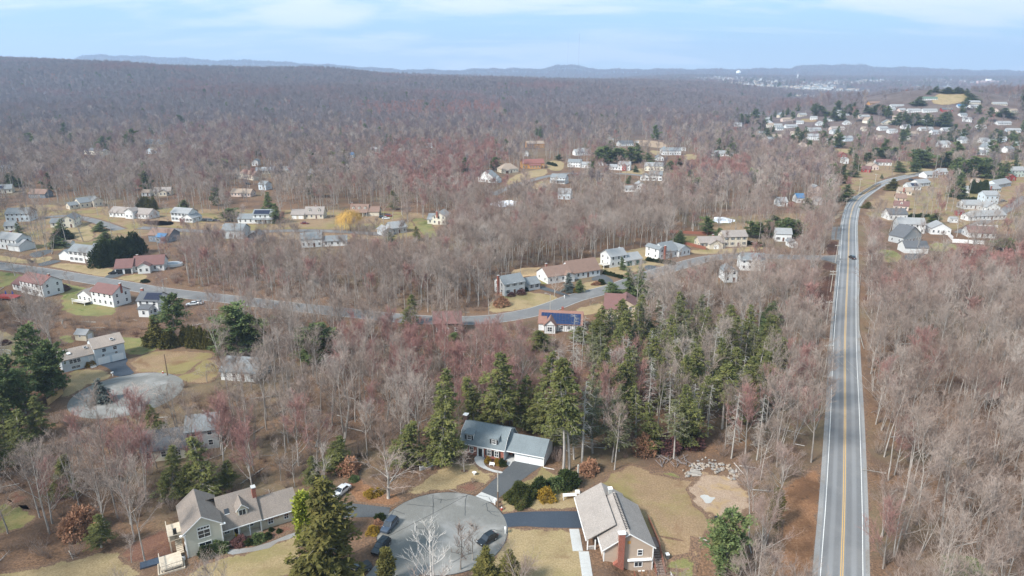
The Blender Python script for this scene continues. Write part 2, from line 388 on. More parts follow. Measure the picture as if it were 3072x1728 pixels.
CLEAR = []        # world polygons without forest trees
rng = random.Random(7)
def smooth_closed(pts, it=2):
    for _ in range(it):
        q = []
        for i in range(len(pts)):
            a, b = pts[i], pts[(i+1) % len(pts)]
            q += [(a[0]*.75 + b[0]*.25, a[1]*.75 + b[1]*.25), (a[0]*.25 + b[0]*.75, a[1]*.25 + b[1]*.75)]
        pts = q
    return pts
def sheet(name, pts, m, lift, kind='structure', smooth=1, jit=.35, step=1.5, grid=None, clear=True, world=False, thick=0, edge=2.6):
    """a draped patch of ground; pts are photo pixels unless world=True"""
    if not world: pts = [tuple(P(*p)[:2]) for p in pts]
    if smooth: pts = smooth_closed(pts, smooth)
    q = []
    for i in range(len(pts)):
        a, b = Vector(pts[i]), Vector(pts[(i+1) % len(pts)]); L = (b - a).length; n = max(1, int(L/step))
        nn = Vector((-(b-a).y, (b-a).x))/max(L, 1e-6)
        for k in range(n):
            p = a.lerp(b, k/n)
            if jit: p = p + nn*(rng.uniform(-jit, jit)*.5 + jit*1.6*math.sin(p.x*.9 + p.y*.55)*math.sin(p.y*.7 - p.x*.35 + 1))
            q.append(p)
    if clear: CLEAR.append([(p.x, p.y) for p in q])
    xs = [p.x for p in q]; ys = [p.y for p in q]
    size = max(max(xs)-min(xs), max(ys)-min(ys)); g = grid or max(1.8, size/34)
    gx, gy = np.meshgrid(np.arange(min(xs)+g/2, max(xs), g), np.arange(min(ys)+g/2, max(ys), g))
    gx = gx.ravel(); gy = gy.ravel(); k = inpoly(gx, gy, [(p.x, p.y) for p in q])
    vs = q + [Vector((x, y)) for x, y in zip(gx[k], gy[k])]
    n = len(q); res = delaunay_2d_cdt(vs, [], [list(range(n))], 1, 1e-4)
    V = np.array([(v.x, v.y) for v in res[0]]); Z = terrain(V[:, 0], V[:, 1]) + lift
    F = [f for f in res[2] if len(f) == 3]
    F = [f if ((V[f[1]][0]-V[f[0]][0])*(V[f[2]][1]-V[f[0]][1]) - (V[f[1]][1]-V[f[0]][1])*(V[f[2]][0]-V[f[0]][0])) > 0 else f[::-1] for f in F]
    me = npmesh(name, np.column_stack([V, Z]), F, [m])
    if edge:
        vv = np.empty(len(me.vertices)*3, np.float32); me.vertices.foreach_get('co', vv); vv = vv.reshape(-1, 3)
        bq = np.array([(p.x, p.y) for p in q]); dd = np.min(np.hypot(vv[:, 0][:, None] - bq[:, 0], vv[:, 1][:, None] - bq[:, 1]), axis=1)
        e = np.clip(dd/edge, 0, 1)
    else: e = np.ones(len(me.vertices))
    at = me.attributes.new('edge', 'FLOAT', 'POINT'); at.data.foreach_set('value', e.astype(np.float32))
    o = mobj(name, me); tag(o, kind=kind); return o
def catmull(pts, n=8):
    pts = [Vector(p[:2]) for p in pts]; out = []
    for i in range(len(pts) - 1):
        p0 = pts[max(i-1, 0)]; p1 = pts[i]; p2 = pts[i+1]; p3 = pts[min(i+2, len(pts)-1)]
        for k in range(n):
            t = k/n; out.append(.5*((2*p1) + (p2-p0)*t + (2*p0-5*p1+4*p2-p3)*t*t + (3*p1-p0-3*p2+p3)*t**3))
    out.append(pts[-1]); return out
def ribbon(name, line, a, b, m, lift, clear=0.0, top=None, across=4, kind='structure'):
    """strip along a world polyline between lateral offsets a..b (left negative, right positive)"""
    n = len(line); V = []; F = []; la = []
    aa = a if isinstance(a, (list, tuple)) else [a]*n; bb = b if isinstance(b, (list, tuple)) else [b]*n
    L = []; Rr = []
    for i, p in enumerate(line):
        d = (line[min(i+1, n-1)] - line[max(i-1, 0)]).normalized(); nr = Vector((d.y, -d.x))
        for k in range(across + 1):
            o = aa[i] + (bb[i]-aa[i])*k/across; q = p + nr*o
            V.append((q.x, q.y, T(q.x, q.y) + lift)); la.append(k/across)
        L.append(tuple(p + nr*(aa[i] - (clear or 0)))); Rr.append(tuple(p + nr*(bb[i] + (clear or 0))))
    w = across + 1
    for i in range(n-1):
        for k in range(across): F.append((i*w+k, i*w+k+1, (i+1)*w+k+1, (i+1)*w+k))
    me = npmesh(name, V, F, [m]); at = me.attributes.new('lane', 'FLOAT', 'POINT'); at.data.foreach_set('value', la)
    o = mobj(name, me); tag(o, kind=kind)
    if clear is not None and clear > 0: CLEAR.append(L + Rr[::-1])
    return o
# ------------------------------------------------------------------ tree materials
def bark(nt, b, lo=(.20, .18, .16), hi=(.50, .465, .43)):
    n = tnoise(nt, 1.2, 4, .6, 'obj', (3, 3, .6)); r = nt.nodes.new('ShaderNodeObjectInfo').outputs['Random']
    c = ramp(nt, n, [(.3, lo), (.7, hi)])
    c = mixc(nt, mrange(nt, r, .55, 1, 0, .55), c, (.13, .105, .09))
    nt.links.new(c, b.inputs['Base Color']); b.inputs['Roughness'].default_value = .95; b.inputs['Specular IOR Level'].default_value = .1
M_BARK = nmat('grey_bark', bark)
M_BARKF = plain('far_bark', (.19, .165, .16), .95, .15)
def twig_mat(name, stops, pink=.0, scale=.010):
    def f(nt, b):
        r = nt.nodes.new('ShaderNodeObjectInfo').outputs['Random']
        c = ramp(nt, r, stops)
        if pink:
            n = tnoise(nt, scale, 4, .6, 'loc')
            c = mixc(nt, mrange(nt, n, .50, .66, 0, pink), c, (.30, .135, .125))
        nt.links.new(c, b.inputs['Base Color']); b.inputs['Roughness'].default_value = 1; b.inputs['Specular IOR Level'].default_value = .05
    return nmat(name, f)
M_TWIG = twig_mat('bare_twigs', [(0, (.205, .150, .125)), (.3, (.295, .235, .20)), (.55, (.36, .30, .262)), (.8, (.27, .20, .165)), (1, (.43, .375, .335))], .38)
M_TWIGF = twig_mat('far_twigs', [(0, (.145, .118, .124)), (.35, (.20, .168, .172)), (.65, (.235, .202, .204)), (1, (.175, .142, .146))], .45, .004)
M_TWIGP = twig_mat('budding_maple_twigs', [(0, (.28, .15, .135)), (.5, (.33, .185, .165)), (1, (.27, .165, .145))])
M_TWIGD = twig_mat('dark_brush_twigs', [(0, (.13, .085, .065)), (.5, (.19, .13, .10)), (1, (.25, .19, .15))], .3, .03)
M_PALE = plain('bleached_dead_wood', (.50, .47, .44), .9, .15, 2)
M_RUST = twig_mat('rust_leaves', [(0, (.27, .14, .085)), (1, (.34, .19, .12))])
M_SNAG = plain('grey_dead_wood', (.36, .34, .31), .9, .25, 2)
M_WILLOW = plain('golden_willow_twigs', (.52, .32, .085), .95, .4, 2.5)
def needles(name, a, b_, c_, sc=.35):
    def f(nt, b):
        n = tnoise(nt, sc, 5, .7, 'obj'); r = nt.nodes.new('ShaderNodeObjectInfo').outputs['Random']
        n2 = tnoise(nt, 2.3, 3, .6, 'obj')
        c = ramp(nt, n, [(.34, a), (.52, b_), (.68, c_)])
        c = mixc(nt, mrange(nt, n2, .5, .75, 0, .6), c, c_)
        c = mixc(nt, mrange(nt, r, .3, 1, 0, .45), c, tuple(k*.6 for k in b_))
        nt.links.new(c, b.inputs['Base Color']); b.inputs['Roughness'].default_value = .9; b.inputs['Specular IOR Level'].default_value = .1
    return nmat(name, f)
M_HEM = needles('hemlock_needles', (.062, .074, .029), (.122, .130, .044), (.205, .195, .064))
M_HEMG = needles('grey_olive_needles', (.075, .082, .045), (.125, .128, .066), (.19, .185, .095))
M_PINE = needles('pine_needles', (.058, .090, .040), (.115, .150, .058), (.19, .21, .08))
M_SPRUCE = needles('spruce_needles', (.07, .085, .08), (.11, .13, .12), (.17, .19, .175))
M_CEDAR = needles('cedar_foliage', (.065, .066, .022), (.12, .11, .033), (.20, .165, .052))
M_LIME = needles('lime_arborvitae', (.15, .18, .02), (.26, .29, .04), (.34, .36, .07))
M_YEW = needles('dark_shrub_leaves', (.018, .030, .010), (.035, .050, .015), (.06, .075, .025), 1.0)
M_GOLD = needles('gold_shrub_leaves', (.20, .12, .02), (.30, .19, .03), (.40, .28, .05), 1.0)

# ------------------------------------------------------------------ bare trees
class Seg:
    """collects tapered prisms and flat twigs as arrays"""
    def __init__(s): s.V = []; s.F = []; s.n = 0
    def tube(s, a, b, ra, rb, k):
        d = b - a; L = math.sqrt(d.dot(d)) + 1e-9; d = d/L
        x = np.cross(d, (0, 0, 1.0) if abs(d[2]) < .9 else (1.0, 0, 0)); x /= math.sqrt(x.dot(x)); y = np.cross(d, x)
        t = np.arange(k)*2*math.pi/k; ring = np.outer(np.cos(t), x) + np.outer(np.sin(t), y)
        s.V.append(a + ring*ra); s.V.append(b + ring*rb); n = s.n
        for i in range(k):
            j = (i+1) % k; s.F += [(n+i, n+j, n+k+j), (n+i, n+k+j, n+k+i)]
        s.n += 2*k
    def flat(s, a, b, w, side):
        s.V.append(np.array([a - side*w, a + side*w, b])); s.F.append((s.n, s.n+1, s.n+2)); s.n += 3
    def mesh(s, name, m): return npmesh(name, np.vstack(s.V), np.array(s.F), [m])
def rnd_dir(rs, d, ang):
    """unit vector tilted by ang from d at a random azimuth"""
    x = np.cross(d, (0, 0, 1.0) if abs(d[2]) < .95 else (1.0, 0, 0)); x /= np.linalg.norm(x); y = np.cross(d, x)
    p = rs.uniform(0, 2*math.pi); v = d*math.cos(ang) + (x*math.cos(p) + y*math.sin(p))*math.sin(ang)
    return v/np.linalg.norm(v)
def bare(seed, H=18, clear=.42, spread=.42, nl=12, n2=6, n3=6, n4=4, tw=.016, up=.35, stems=1, trunk_r=.21, wob=.03, tl=1.15):
    rs = np.random.RandomState(seed); TR = Seg(); CR = Seg()
    for st in range(stems):
        base = np.array([rs.uniform(-.2, .2)*(stems > 1), rs.uniform(-.2, .2)*(stems > 1), -.3]); lean = 0.04 if stems == 1 else .22
        d = rnd_dir(rs, np.array([0, 0, 1.0]), rs.uniform(.3, 1)*lean); Hh = H*(1 - .22*rs.rand()*(st > 0)); p = base; pts = [p]
        K = 8
        for k in range(K):
            d = d + rs.normal(0, wob, 3); d[2] = max(d[2], .6); d /= np.linalg.norm(d); p = p + d*Hh*.93/K; pts.append(p)
        tr = trunk_r*(.8 if stems > 1 else 1)
        rad = [tr*(1 - .88*(k/K)**.9) for k in range(K+1)]
        for k in range(K): TR.tube(pts[k], pts[k+1], rad[k], rad[k+1], 6)
        for i in range(nl // stems if stems > 1 else nl):
            f = clear + (1 - clear)*((i + rs.rand()*.9)/(nl//stems if stems > 1 else nl)); f = min(f, .99)
            q = f*K; k = int(q); s0 = pts[k] + (pts[k+1]-pts[k])*(q-k); r0 = (rad[k] + (rad[k+1]-rad[k])*(q-k))*.55
            L = H*spread*(1.0 - .62*((f - clear)/(1 - clear))**1.3)*rs.uniform(.7, 1.15)
            ang = rs.uniform(.55, 1.0)*(1 - .35*(f - clear)/(1 - clear))
            dl = rnd_dir(rs, np.array([0, 0, 1.0]), ang); pl = s0; lp = [pl]; m = 5
            for k2 in range(m):
                dl = dl + np.array([0, 0, up*.25]) + rs.normal(0, .10, 3); dl /= np.linalg.norm(dl); pl = pl + dl*L/m; lp.append(pl)
            for k2 in range(m): TR.tube(lp[k2], lp[k2+1], max(r0*(1 - k2/m*.85), .022), max(r0*(1 - (k2+1)/m*.85), .018), 4)
            for a in range(n2):
                g = (.22 + .78*(a + rs.rand())/n2)*m; g = min(g, m - .01); kk = int(g); s2 = lp[kk] + (lp[kk+1]-lp[kk])*(g-kk)
                dd = lp[kk+1]-lp[kk]; dd = dd/np.linalg.norm(dd)
                d2 = rnd_dir(rs, dd, rs.uniform(.4, .95)); d2 = d2 + np.array([0, 0, up]); d2 /= np.linalg.norm(d2)
                L2 = L*rs.uniform(.28, .5); mid = s2 + d2*L2*.5; e2 = mid + (d2 + rs.normal(0, .18, 3))*L2*.5
                CR.tube(s2, mid, .036, .026, 3); CR.tube(mid, e2, .026, .015, 3)
                for b in range(n3):
                    h = rs.uniform(.15, 1); s3 = s2 + (mid-s2)*2*h if h < .5 else mid + (e2-mid)*(2*h-1)
                    d3 = rnd_dir(rs, d2, rs.uniform(.35, 1.0)); d3 = d3 + np.array([0, 0, up*.8]); d3 /= np.linalg.norm(d3)
                    L3 = tl*rs.uniform(.6, 1.4); e3 = s3 + d3*L3; sd_ = rnd_dir(rs, d3, math.pi/2)
                    CR.flat(s3, e3, tw*1.25, sd_)
                    for c in range(n4):
                        s4 = s3 + (e3-s3)*rs.uniform(.2, 1); d4 = rnd_dir(rs, d3, rs.uniform(.3, .9)); d4[2] += up*.5
                        CR.flat(s4, s4 + d4*tl*rs.uniform(.35, .9), tw, rnd_dir(rs, d4/np.linalg.norm(d4), math.pi/2))
    return TR, CR
def both(TR, CR, name, mt, mc):
    """trunk and crown joined in one mesh for trees that stand too far off to be split"""
    V = np.vstack(TR.V + CR.V); n = TR.n; F = np.vstack([np.array(TR.F), np.array(CR.F) + n])
    return npmesh(name, V, F, [mt, mc], [0]*len(TR.F) + [1]*len(CR.F))
BT = []
for i, kw in enumerate([dict(H=18.5), dict(H=20, clear=.5, spread=.34, nl=11), dict(H=17, clear=.3, spread=.5, nl=14, up=.25),
                        dict(H=21, clear=.55, spread=.33, nl=11), dict(H=16, clear=.28, spread=.46, nl=12, stems=2), dict(H=19, clear=.45, spread=.42, wob=.06),
                        dict(H=15, clear=.2, spread=.42, stems=3, nl=15), dict(H=18, clear=.4, spread=.38, up=.5)]):
    BT.append(bare(100 + i, **kw))
BARE = [(t.mesh('trunk', M_BARK), c.mesh('crown', M_TWIG)) for t, c in BT]
MAPLE = [(t.mesh('trunk', M_BARK), c.mesh('crown', M_TWIGP)) for t, c in (bare(140, H=14.5, clear=.22, spread=.46, nl=14, n3=7, tw=.020, up=.45), bare(141, H=15.5, clear=.28, spread=.42, nl=13, n3=7, tw=.020, up=.45, stems=2))]
SAPL = [(t.mesh('trunk', M_BARK), c.mesh('crown', m)) for (t, c), m in ((bare(150, H=9, clear=.18, spread=.38, nl=9, n2=4, n3=4, trunk_r=.09, tl=.8), M_TWIG), (bare(151, H=8, clear=.1, spread=.4, nl=12, n2=4, n3=5, n4=4, trunk_r=.08, stems=3, tl=.8), M_TWIGD))]
# coarser copies for the woods farther off (thicker, fewer twigs: the same cover)
FARB = []
for i, kw in enumerate([dict(H=18, clear=.42), dict(H=20, clear=.5, spread=.36), dict(H=16, clear=.3, spread=.48), dict(H=19, clear=.45, up=.5)]):
    FARB.append(both(*bare(200 + i, nl=9, n2=4, n3=4, n4=3, tw=.055, tl=1.7, trunk_r=.26, **kw), 'woodland_tree', M_BARK, M_TWIG))
FARM = [both(*bare(210, H=15, nl=10, n2=4, n3=4, n4=3, tw=.06, tl=1.7, up=.45, clear=.25, spread=.45), 'woodland_maple', M_BARK, M_TWIGP)]
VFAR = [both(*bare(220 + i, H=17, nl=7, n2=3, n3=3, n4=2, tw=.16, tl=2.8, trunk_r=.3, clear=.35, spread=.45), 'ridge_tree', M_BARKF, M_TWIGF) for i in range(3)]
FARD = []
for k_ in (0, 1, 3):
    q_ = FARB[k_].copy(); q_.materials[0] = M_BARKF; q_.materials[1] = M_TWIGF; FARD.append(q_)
NEARB = [both(t, c, 'woodland_tree', M_BARK, M_TWIG) for t, c in BT[:6]]

# ------------------------------------------------------------------ evergreens
def sprays(rs, pts, dirs, size, flatness, n_per, droop=0.0, aspect=.42):
    """leaf-sized triangles round a set of points"""
    N = len(pts)*n_per; p = np.repeat(pts, n_per, 0) + rs.normal(0, 1, (N, 3))*size*np.array([.55, .55, .30])
    d = np.repeat(dirs, n_per, 0) + rs.normal(0, .55, (N, 3))*np.array([1, 1, flatness]); d[:, 2] -= droop
    d /= np.linalg.norm(d, axis=1, keepdims=True)
    s = np.cross(d, np.array([0, 0, 1.0]) + rs.normal(0, .5, (N, 3))); s /= np.linalg.norm(s, axis=1, keepdims=True)
    L = size*rs.uniform(.6, 1.4, (N, 1)); w = L*aspect
    V = np.stack([p - s*w, p + s*w, p + d*L*1.3], 1).reshape(-1, 3)
    return V
def conifer(seed, H=18, r=3.6, style='hemlock', clear=.12, size=.42, n_branch=150, dens=1.0):
    rs = np.random.RandomState(seed); TR = Seg(); K = 8; p = np.array([0, 0, -.3]); pts = [p]; d = np.array([0, 0, 1.0])
    for k in range(K):
        d = d + rs.normal(0, .035, 3); d /= np.linalg.norm(d); p = p + d*H*1.0/K; pts.append(p)
    tr = H*.014
    for k in range(K): TR.tube(pts[k], pts[k+1], tr*(1 - .9*k/K) + .03, tr*(1 - .9*(k+1)/K) + .02, 6)
    Vs = []; lob = rs.uniform(0, 6.28, 4)
    for i in range(n_branch):
        f = clear + (1 - clear)*(i + rs.rand())/n_branch; f = min(f, .995)
        if style != 'column' and rs.rand() < .14: continue
        q = f*K; k = int(q); s0 = pts[k] + (pts[k+1]-pts[k])*(q-k); g = (f - clear)/(1 - clear)
        if style == 'pine': prof = (1 - g)**.55*(.55 + .45*min(1, g*5)); el = rs.uniform(-.05, .35) + .5*g
        elif style == 'column': prof = min(1, (1 - g)*2.2)**.7*(.8 + .2*min(1, g*8)); el = .9
        elif style == 'spruce': prof = (1 - g)**.9; el = -.15
        else: prof = (1 - g)**.72*(.6 + .4*min(1, g*6)); el = rs.uniform(-.1, .25)
        a = rs.uniform(0, 2*math.pi)
        L = r*prof*(rs.uniform(.5, 1.3) if style != 'column' else rs.uniform(.7, 1.15))*(1 + .20*math.sin(2*a + lob[0] + f*5) + .22*math.sin(3*a + lob[1] + f*13) + .15*math.sin(f*24 + lob[2])) + .25
        if style == 'pine': L *= rs.choice([.55, .85, 1.1, 1.25])
        dr = np.array([math.cos(a)*math.cos(el), math.sin(a)*math.cos(el), math.sin(el)]); e = s0 + dr*L
        if style in ('hemlock', 'spruce'): e[2] -= L*.18
        if L > .8 and style != 'column': TR.tube(s0, e, max(.02, .05*L/3), .012, 3)
        n = max(3, int(L*3.2*dens)); t = rs.uniform(.25 if style != 'pine' else .45, 1, n)
        c = s0 + (e - s0)*t[:, None]; lat = np.array([-math.sin(a), math.cos(a), 0])
        c = c + lat*(rs.normal(0, .26, n)*L*(.35 + .5*t))[:, None]*.8 + rs.normal(0, 1, (n, 3))*[.1, .1, .12 if style != 'pine' else .22]
        dd = np.tile(dr, (n, 1)) + lat*np.sign(rs.normal(0, 1, n))[:, None]*.5
        Vs.append(sprays(rs, c, dd, size, .45 if style != 'pine' else .9, 4 if style != 'pine' else 5, .22 if style != 'pine' else -.1))
    V = np.vstack(Vs); CR = Seg(); CR.V = [V]; CR.F = [(3*i, 3*i+1, 3*i+2) for i in range(len(V)//3)]; CR.n = len(V)
    return TR, CR
def ctree(m, *a, **k):
    t, c = conifer(*a, **k); return (t.mesh('trunk', M_BARK), c.mesh('crown', m))
HEM = [ctree(M_HEM, 300, 19, 3.9, 'hemlock', .10, .36, dens=1.5, n_branch=170), ctree(M_HEM, 301, 21, 4.3, 'hemlock', .18, .36, dens=1.4, n_branch=165), ctree(M_HEM, 302, 17, 3.4, 'hemlock', .06, .36, dens=1.5, n_branch=160)]
HEML = [ctree(M_HEM, 303, 20, 3.8, 'hemlock', .42, dens=1.1, n_branch=110), ctree(M_HEM, 304, 19, 3.9, 'hemlock', .50, dens=1.0, n_branch=100)]
AIRY = [ctree(M_HEMG, 306, 19, 3.7, 'hemlock', .30, .34, dens=.95, n_branch=105), ctree(M_HEMG, 307, 18, 4.1, 'hemlock', .38, .34, dens=.85, n_branch=95), ctree(M_HEM, 308, 20, 3.5, 'hemlock', .25, .34, dens=.95, n_branch=110)]
PINE = [ctree(M_PINE, 310, 18, 5.2, 'pine', .18, .55, n_branch=120, dens=1.3), ctree(M_PINE, 311, 16, 5.6, 'pine', .08, .55, n_branch=140, dens=1.3), ctree(M_PINE, 312, 20, 4.6, 'pine', .35, .55, n_branch=100, dens=1.2)]
CEDAR = [ctree(M_CEDAR, 320, 14, 3.9, 'hemlock', .02, .42, n_branch=260, dens=1.7), ctree(M_CEDAR, 321, 9, 1.5, 'column', .02, .34, n_branch=170, dens=2.2)]
LIME = [ctree(M_LIME, 325, 8.5, 1.8, 'column', .02, .34, n_branch=190, dens=2.2)]
SPRUCE = [ctree(M_SPRUCE, 330, 12, 3.0, 'spruce', .03, .36, n_branch=190, dens=1.5)]
DARKC = [ctree(M_PINE, 335, 15, 3.6, 'hemlock', .03, .42, n_branch=200, dens=1.5)]
FPINE = [both(*conifer(340 + i, 17, 4.6, s_, .1, 1.0, n_branch=60, dens=.8), 'woodland_pine', M_BARK, M_PINE) for i, s_ in enumerate(('pine', 'hemlock'))]
def snag(seed, H=17, n=70, L0=2.6):
    """dead conifer: bleached trunk with short bare drooping branches"""
    rs = np.random.RandomState(seed); TR = Seg(); CR = Seg(); p = np.array([0, 0, -.3]); d = np.array([0, 0, 1.0]); pts = [p]
    for k in range(8):
        d = d + rs.normal(0, .018, 3); d /= np.linalg.norm(d); p = p + d*H/8; pts.append(p)
    for k in range(8): TR.tube(pts[k], pts[k+1], .20*(1 - .85*k/8), .20*(1 - .85*(k+1)/8), 6)
    for i in range(n):
        f = .22 + .77*(i + rs.rand())/n; q = min(f, .99)*8; k = int(q); s0 = pts[k] + (pts[k+1]-pts[k])*(q-k)
        a = rs.uniform(0, 6.28); L = L0*(1.15 - f*.75)*rs.uniform(.4, 1.2); el = rs.uniform(-.35, .3)
        dr = np.array([math.cos(a)*math.cos(el), math.sin(a)*math.cos(el), math.sin(el)]); m = s0 + dr*L*.55; e = m + (dr + [0, 0, -.25])*L*.45
        CR.tube(s0, m, .045, .03, 3); CR.tube(m, e, .03, .012, 3)
        for j in range(6):
            s1 = s0 + (e - s0)*rs.uniform(.3, 1); CR.flat(s1, s1 + (rnd_dir(rs, dr, rs.uniform(.4, 1)) + [0, 0, -.15])*rs.uniform(.35, .9), .016, rnd_dir(rs, dr, 1.57))
    return (TR.mesh('trunk', M_SNAG), CR.mesh('branches', M_SNAG))
SNAG = [snag(400), snag(401, 15, 55, 2.2), snag(402, 18, 90, 3.0)]
def blob(seed, r, h, m, size=.2, n=900, name='foliage'):
    size *= .8; n = int(n*1.3)
    """shrub: leaves spread through a squat rounded volume"""
    rs = np.random.RandomState(seed); v = rs.normal(0, 1, (n, 3)); v /= np.linalg.norm(v, axis=1, keepdims=True); v[:, 2] = np.abs(v[:, 2])
    k = (1 + .14*np.sin(v[:, 0]*5 + seed) + .14*np.sin(v[:, 1]*6 + 2) + .12*np.sin(v[:, 2]*7 + v[:, 0]*9))*rs.uniform(.72, 1.0, n)**.6
    p = v*k[:, None]*[r, r, h]; V = sprays(rs, p, v, size, 1, 3)
    return npmesh(name, V, np.arange(len(V)).reshape(-1, 3), [m])
def stems(seed, r, h, m, n=260, name='stems', w=.02):
    """leafless shrub: many thin stems fanning up"""
    rs = np.random.RandomState(seed); s = Seg()
    for i in range(n):
        a = rs.uniform(0, 6.28); q = rs.rand()**.6; b = np.array([math.cos(a), math.sin(a), 0])*r*.25*q
        e = np.array([math.cos(a)*r*q, math.sin(a)*r*q, h*rs.uniform(.55, 1.05)*(1 - .25*q)]); m1 = (b + e)/2 + rs.normal(0, .15, 3)
        s.tube(b, m1, w*1.1, w*.8, 3); s.tube(m1, e, w*.8, w*.3, 3)
        for j in range(5):
            t = m1 + (e - m1)*rs.rand(); s.flat(t, t + (rnd_dir(rs, np.array([0, 0, 1.0]), rs.uniform(.2, 1.1)))*h*.22, w*.7, rnd_dir(rs, np.array([0, 0, 1.0]), 1.57))
    return s.mesh(name, m)

def tree(name, pair, loc, sc, rz, label, cat='tree', group=None, crown='crown', tilt=0):
    t = thing(name, loc, rz, label, cat, group); t.scale = (sc, sc, sc) if not isinstance(sc, tuple) else sc
    mobj('trunk', pair[0], t); mobj(crown, pair[1], t)
    return t
# zoomed crops used to read positions: key -> (scale, x offset, y offset) in photo pixels
ZN = {'a': (2.507, 0, 1150), 'b': (2.507, 900, 1150), 'c': (2.5075, 1700, 1150), 'd': (1.991, 2300, 1000),
      'e': (2.635, 0, 650), 'f': (2.8975, 800, 700), 'g': (2.634, 1500, 650), 'h': (2.898, 2300, 550),
      'i': (3.22, 0, 380), 'j': (3.22, 700, 380), 'k': (3.22, 1400, 380), 'l': (2.65, 2100, 380), 'm': (2.954, 2200, 180), 'p': (1, 0, 0), 'n': (1.677, 0, 0), 'o': (1.677, 1536, 0)}
def px(z, x, y): s, ox, oy = ZN[z]; return (ox + x/s, oy + y/s)
def ZP(z, *pts): return [px(z, *p) for p in pts]
def G(z, x, y, h=0.0): return P(*px(z, x, y), h)
def height_to(loc, ytop):
    dy = (864 - ytop)/FPX; return loc.y*(dy*CP - SP)/(CP + dy*SP) + CAMH - loc.z
HOUSE_SPOTS = []   # x, y, radius kept free of forest
KEEP = []          # (photo polygon, share of trees still allowed to stand in front of it)
PINKZ = [[(1000,990),(1900,990),(1950,1200),(1500,1280),(1180,1180)],[(300,1230),(900,1230),(900,1420),(350,1450)],[(2840,750),(3072,760),(3072,850),(2850,830)],
         [(1100,430),(1500,420),(1560,560),(1350,600),(1150,520)],[(2000,470),(2250,470),(2250,540),(2000,560)],[(1050,310),(1500,310),(1500,350),(1100,350)]]
# ------------------------------------------------------------------ roads
ROAD_PX = [(2525,1728),(2532,1500),(2535,1250),(2534.5,1050),(2538,930),(2542,840),(2545,771),(2547,688),(2551,653),(2560,619),(2575,597),(2594,582),(2616,567),(2640,553),(2680,539),(2741,525),(2800,513)]
RW = [P(*p) for p in ROAD_PX]; RW = [RW[0] + (RW[0]-RW[1]).normalized()*90] + RW
RL = catmull(RW, 8)
o = ribbon('road_shoulder', RL, -4.75, 4.55, M_SHOULD, .03, 2.0)
ribbon('main_road', RL, -3.85, 3.85, M_ROAD, .05, None, across=8)
for a_, b_, m_, n_ in ((-3.47,-3.35,M_LINEW,'white_edge_line'),(3.33,3.45,M_LINEW,'white_edge_line'),(-.24,-.11,M_LINEY,'yellow_centre_line'),(.11,.24,M_LINEY,'yellow_centre_line')):
    ribbon(n_, RL, a_, b_, m_, .062, None, across=1)
KEEP.append(([(2440,1728),(2610,1728),(2590,1050),(2575,700),(2680,560),(2820,525),(2820,505),(2650,540),(2540,610),(2490,1050)], 0))
ST_PX = [(-260,765),(-120,780),(0,798),(114,813),(228,832),(342,851),(455,870),(569,885),(683,897),(800,912),(973,931),(1076,942),(1200,955),(1283,960),(1387,962),(1490,956),(1594,938),(1660,918),(1728,893),(1842,863),(1937,828),(2031,800),(2130,775),(2240,768),(2380,772),(2520,775)]
SL = catmull([P(*p) for p in ST_PX], 6)
ribbon('street_verge', SL, -7.4, 7.4, M_VERGE, .02, 1.0)
ribbon('street_kerb', SL, -4.45, 4.45, M_CONC, .10, None)
ribbon('residential_street', SL, -4.2, 4.2, M_STREET, .115, None)
KEEP.append(([(0,780),(700,888),(700,915),(0,815)], .06)); KEEP.append(([(1283,945),(1560,930),(1850,850),(1900,850),(1880,880),(1600,955),(1400,975)], .05)); KEEP.append(([(700,900),(1283,945),(1283,970),(700,920)], .45))
for nm_, pts_, w_ in (('upper_street', [(1480,585),(1518,566),(1586,544),(1642,529),(1700,520),(1760,522),(1853,521),(1928,527),(1980,536)], 3.4),
                      ('side_street', [(420,683),(560,692),(700,697),(900,692),(1060,697),(1180,706)], 3.2), ('left_street', [(120,655),(190,648),(250,655),(300,668),(360,690)], 3.2),
                      ('hill_street', [(2880,700),(3000,640),(3080,590)], 3.2)):
    sl_ = catmull([P(*p) for p in pts_], 5); ribbon(nm_, sl_, -w_-1.5, w_+1.5, M_VERGE, .06, .5); ribbon(nm_, sl_, -w_, w_, M_STREET, .10, None)
# side road mouth at the main road
sheet('side_road_mouth', ZP('h',(500,630),(560,628),(650,622),(652,712),(615,705),(580,690),(510,670)), M_STREET, .04, smooth=0, jit=0)
sheet('parking_pull_in', ZP('h',(568,380),(655,375),(655,490),(640,492),(560,490)), M_STREET, .04, smooth=0, jit=0)
# ------------------------------------------------------------------ turning circle in the foreground
def disc(cx, cy, r, n=64): return [(cx + r*math.cos(2*math.pi*i/n), cy + r*math.sin(2*math.pi*i/n)) for i in range(n)]
CC = (-13.5, 113.0)
sheet('turning_circle_kerb', disc(*CC, 12.75), M_TAR, .03, smooth=0, jit=0, world=True)
sheet('turning_circle', disc(*CC, 12.6), M_CULDE, .06, smooth=0, jit=0, world=True)
sl_ = catmull([Vector((-17.5,108)), Vector((-21,101)), Vector((-24.5,92)), Vector((-28,80)), Vector((-32,66))], 6)
ribbon('lower_street', sl_, -4.3, 4.3, M_CULDE, .045, 1.0)
KEEP.append(([(1150,1550),(1180,1500),(1330,1470),(1480,1500),(1520,1580),(1480,1660),(1400,1728),(1090,1728)], .0))
sheet('upper_turning_circle', disc(-107, 172.5, 14.3), M_CULDE, .05, smooth=0, jit=0, world=True)
KEEP.append(([(180,1240),(200,1190),(300,1140),(430,1115),(490,1130),(480,1190),(420,1160),(330,1180),(280,1240)], .0))
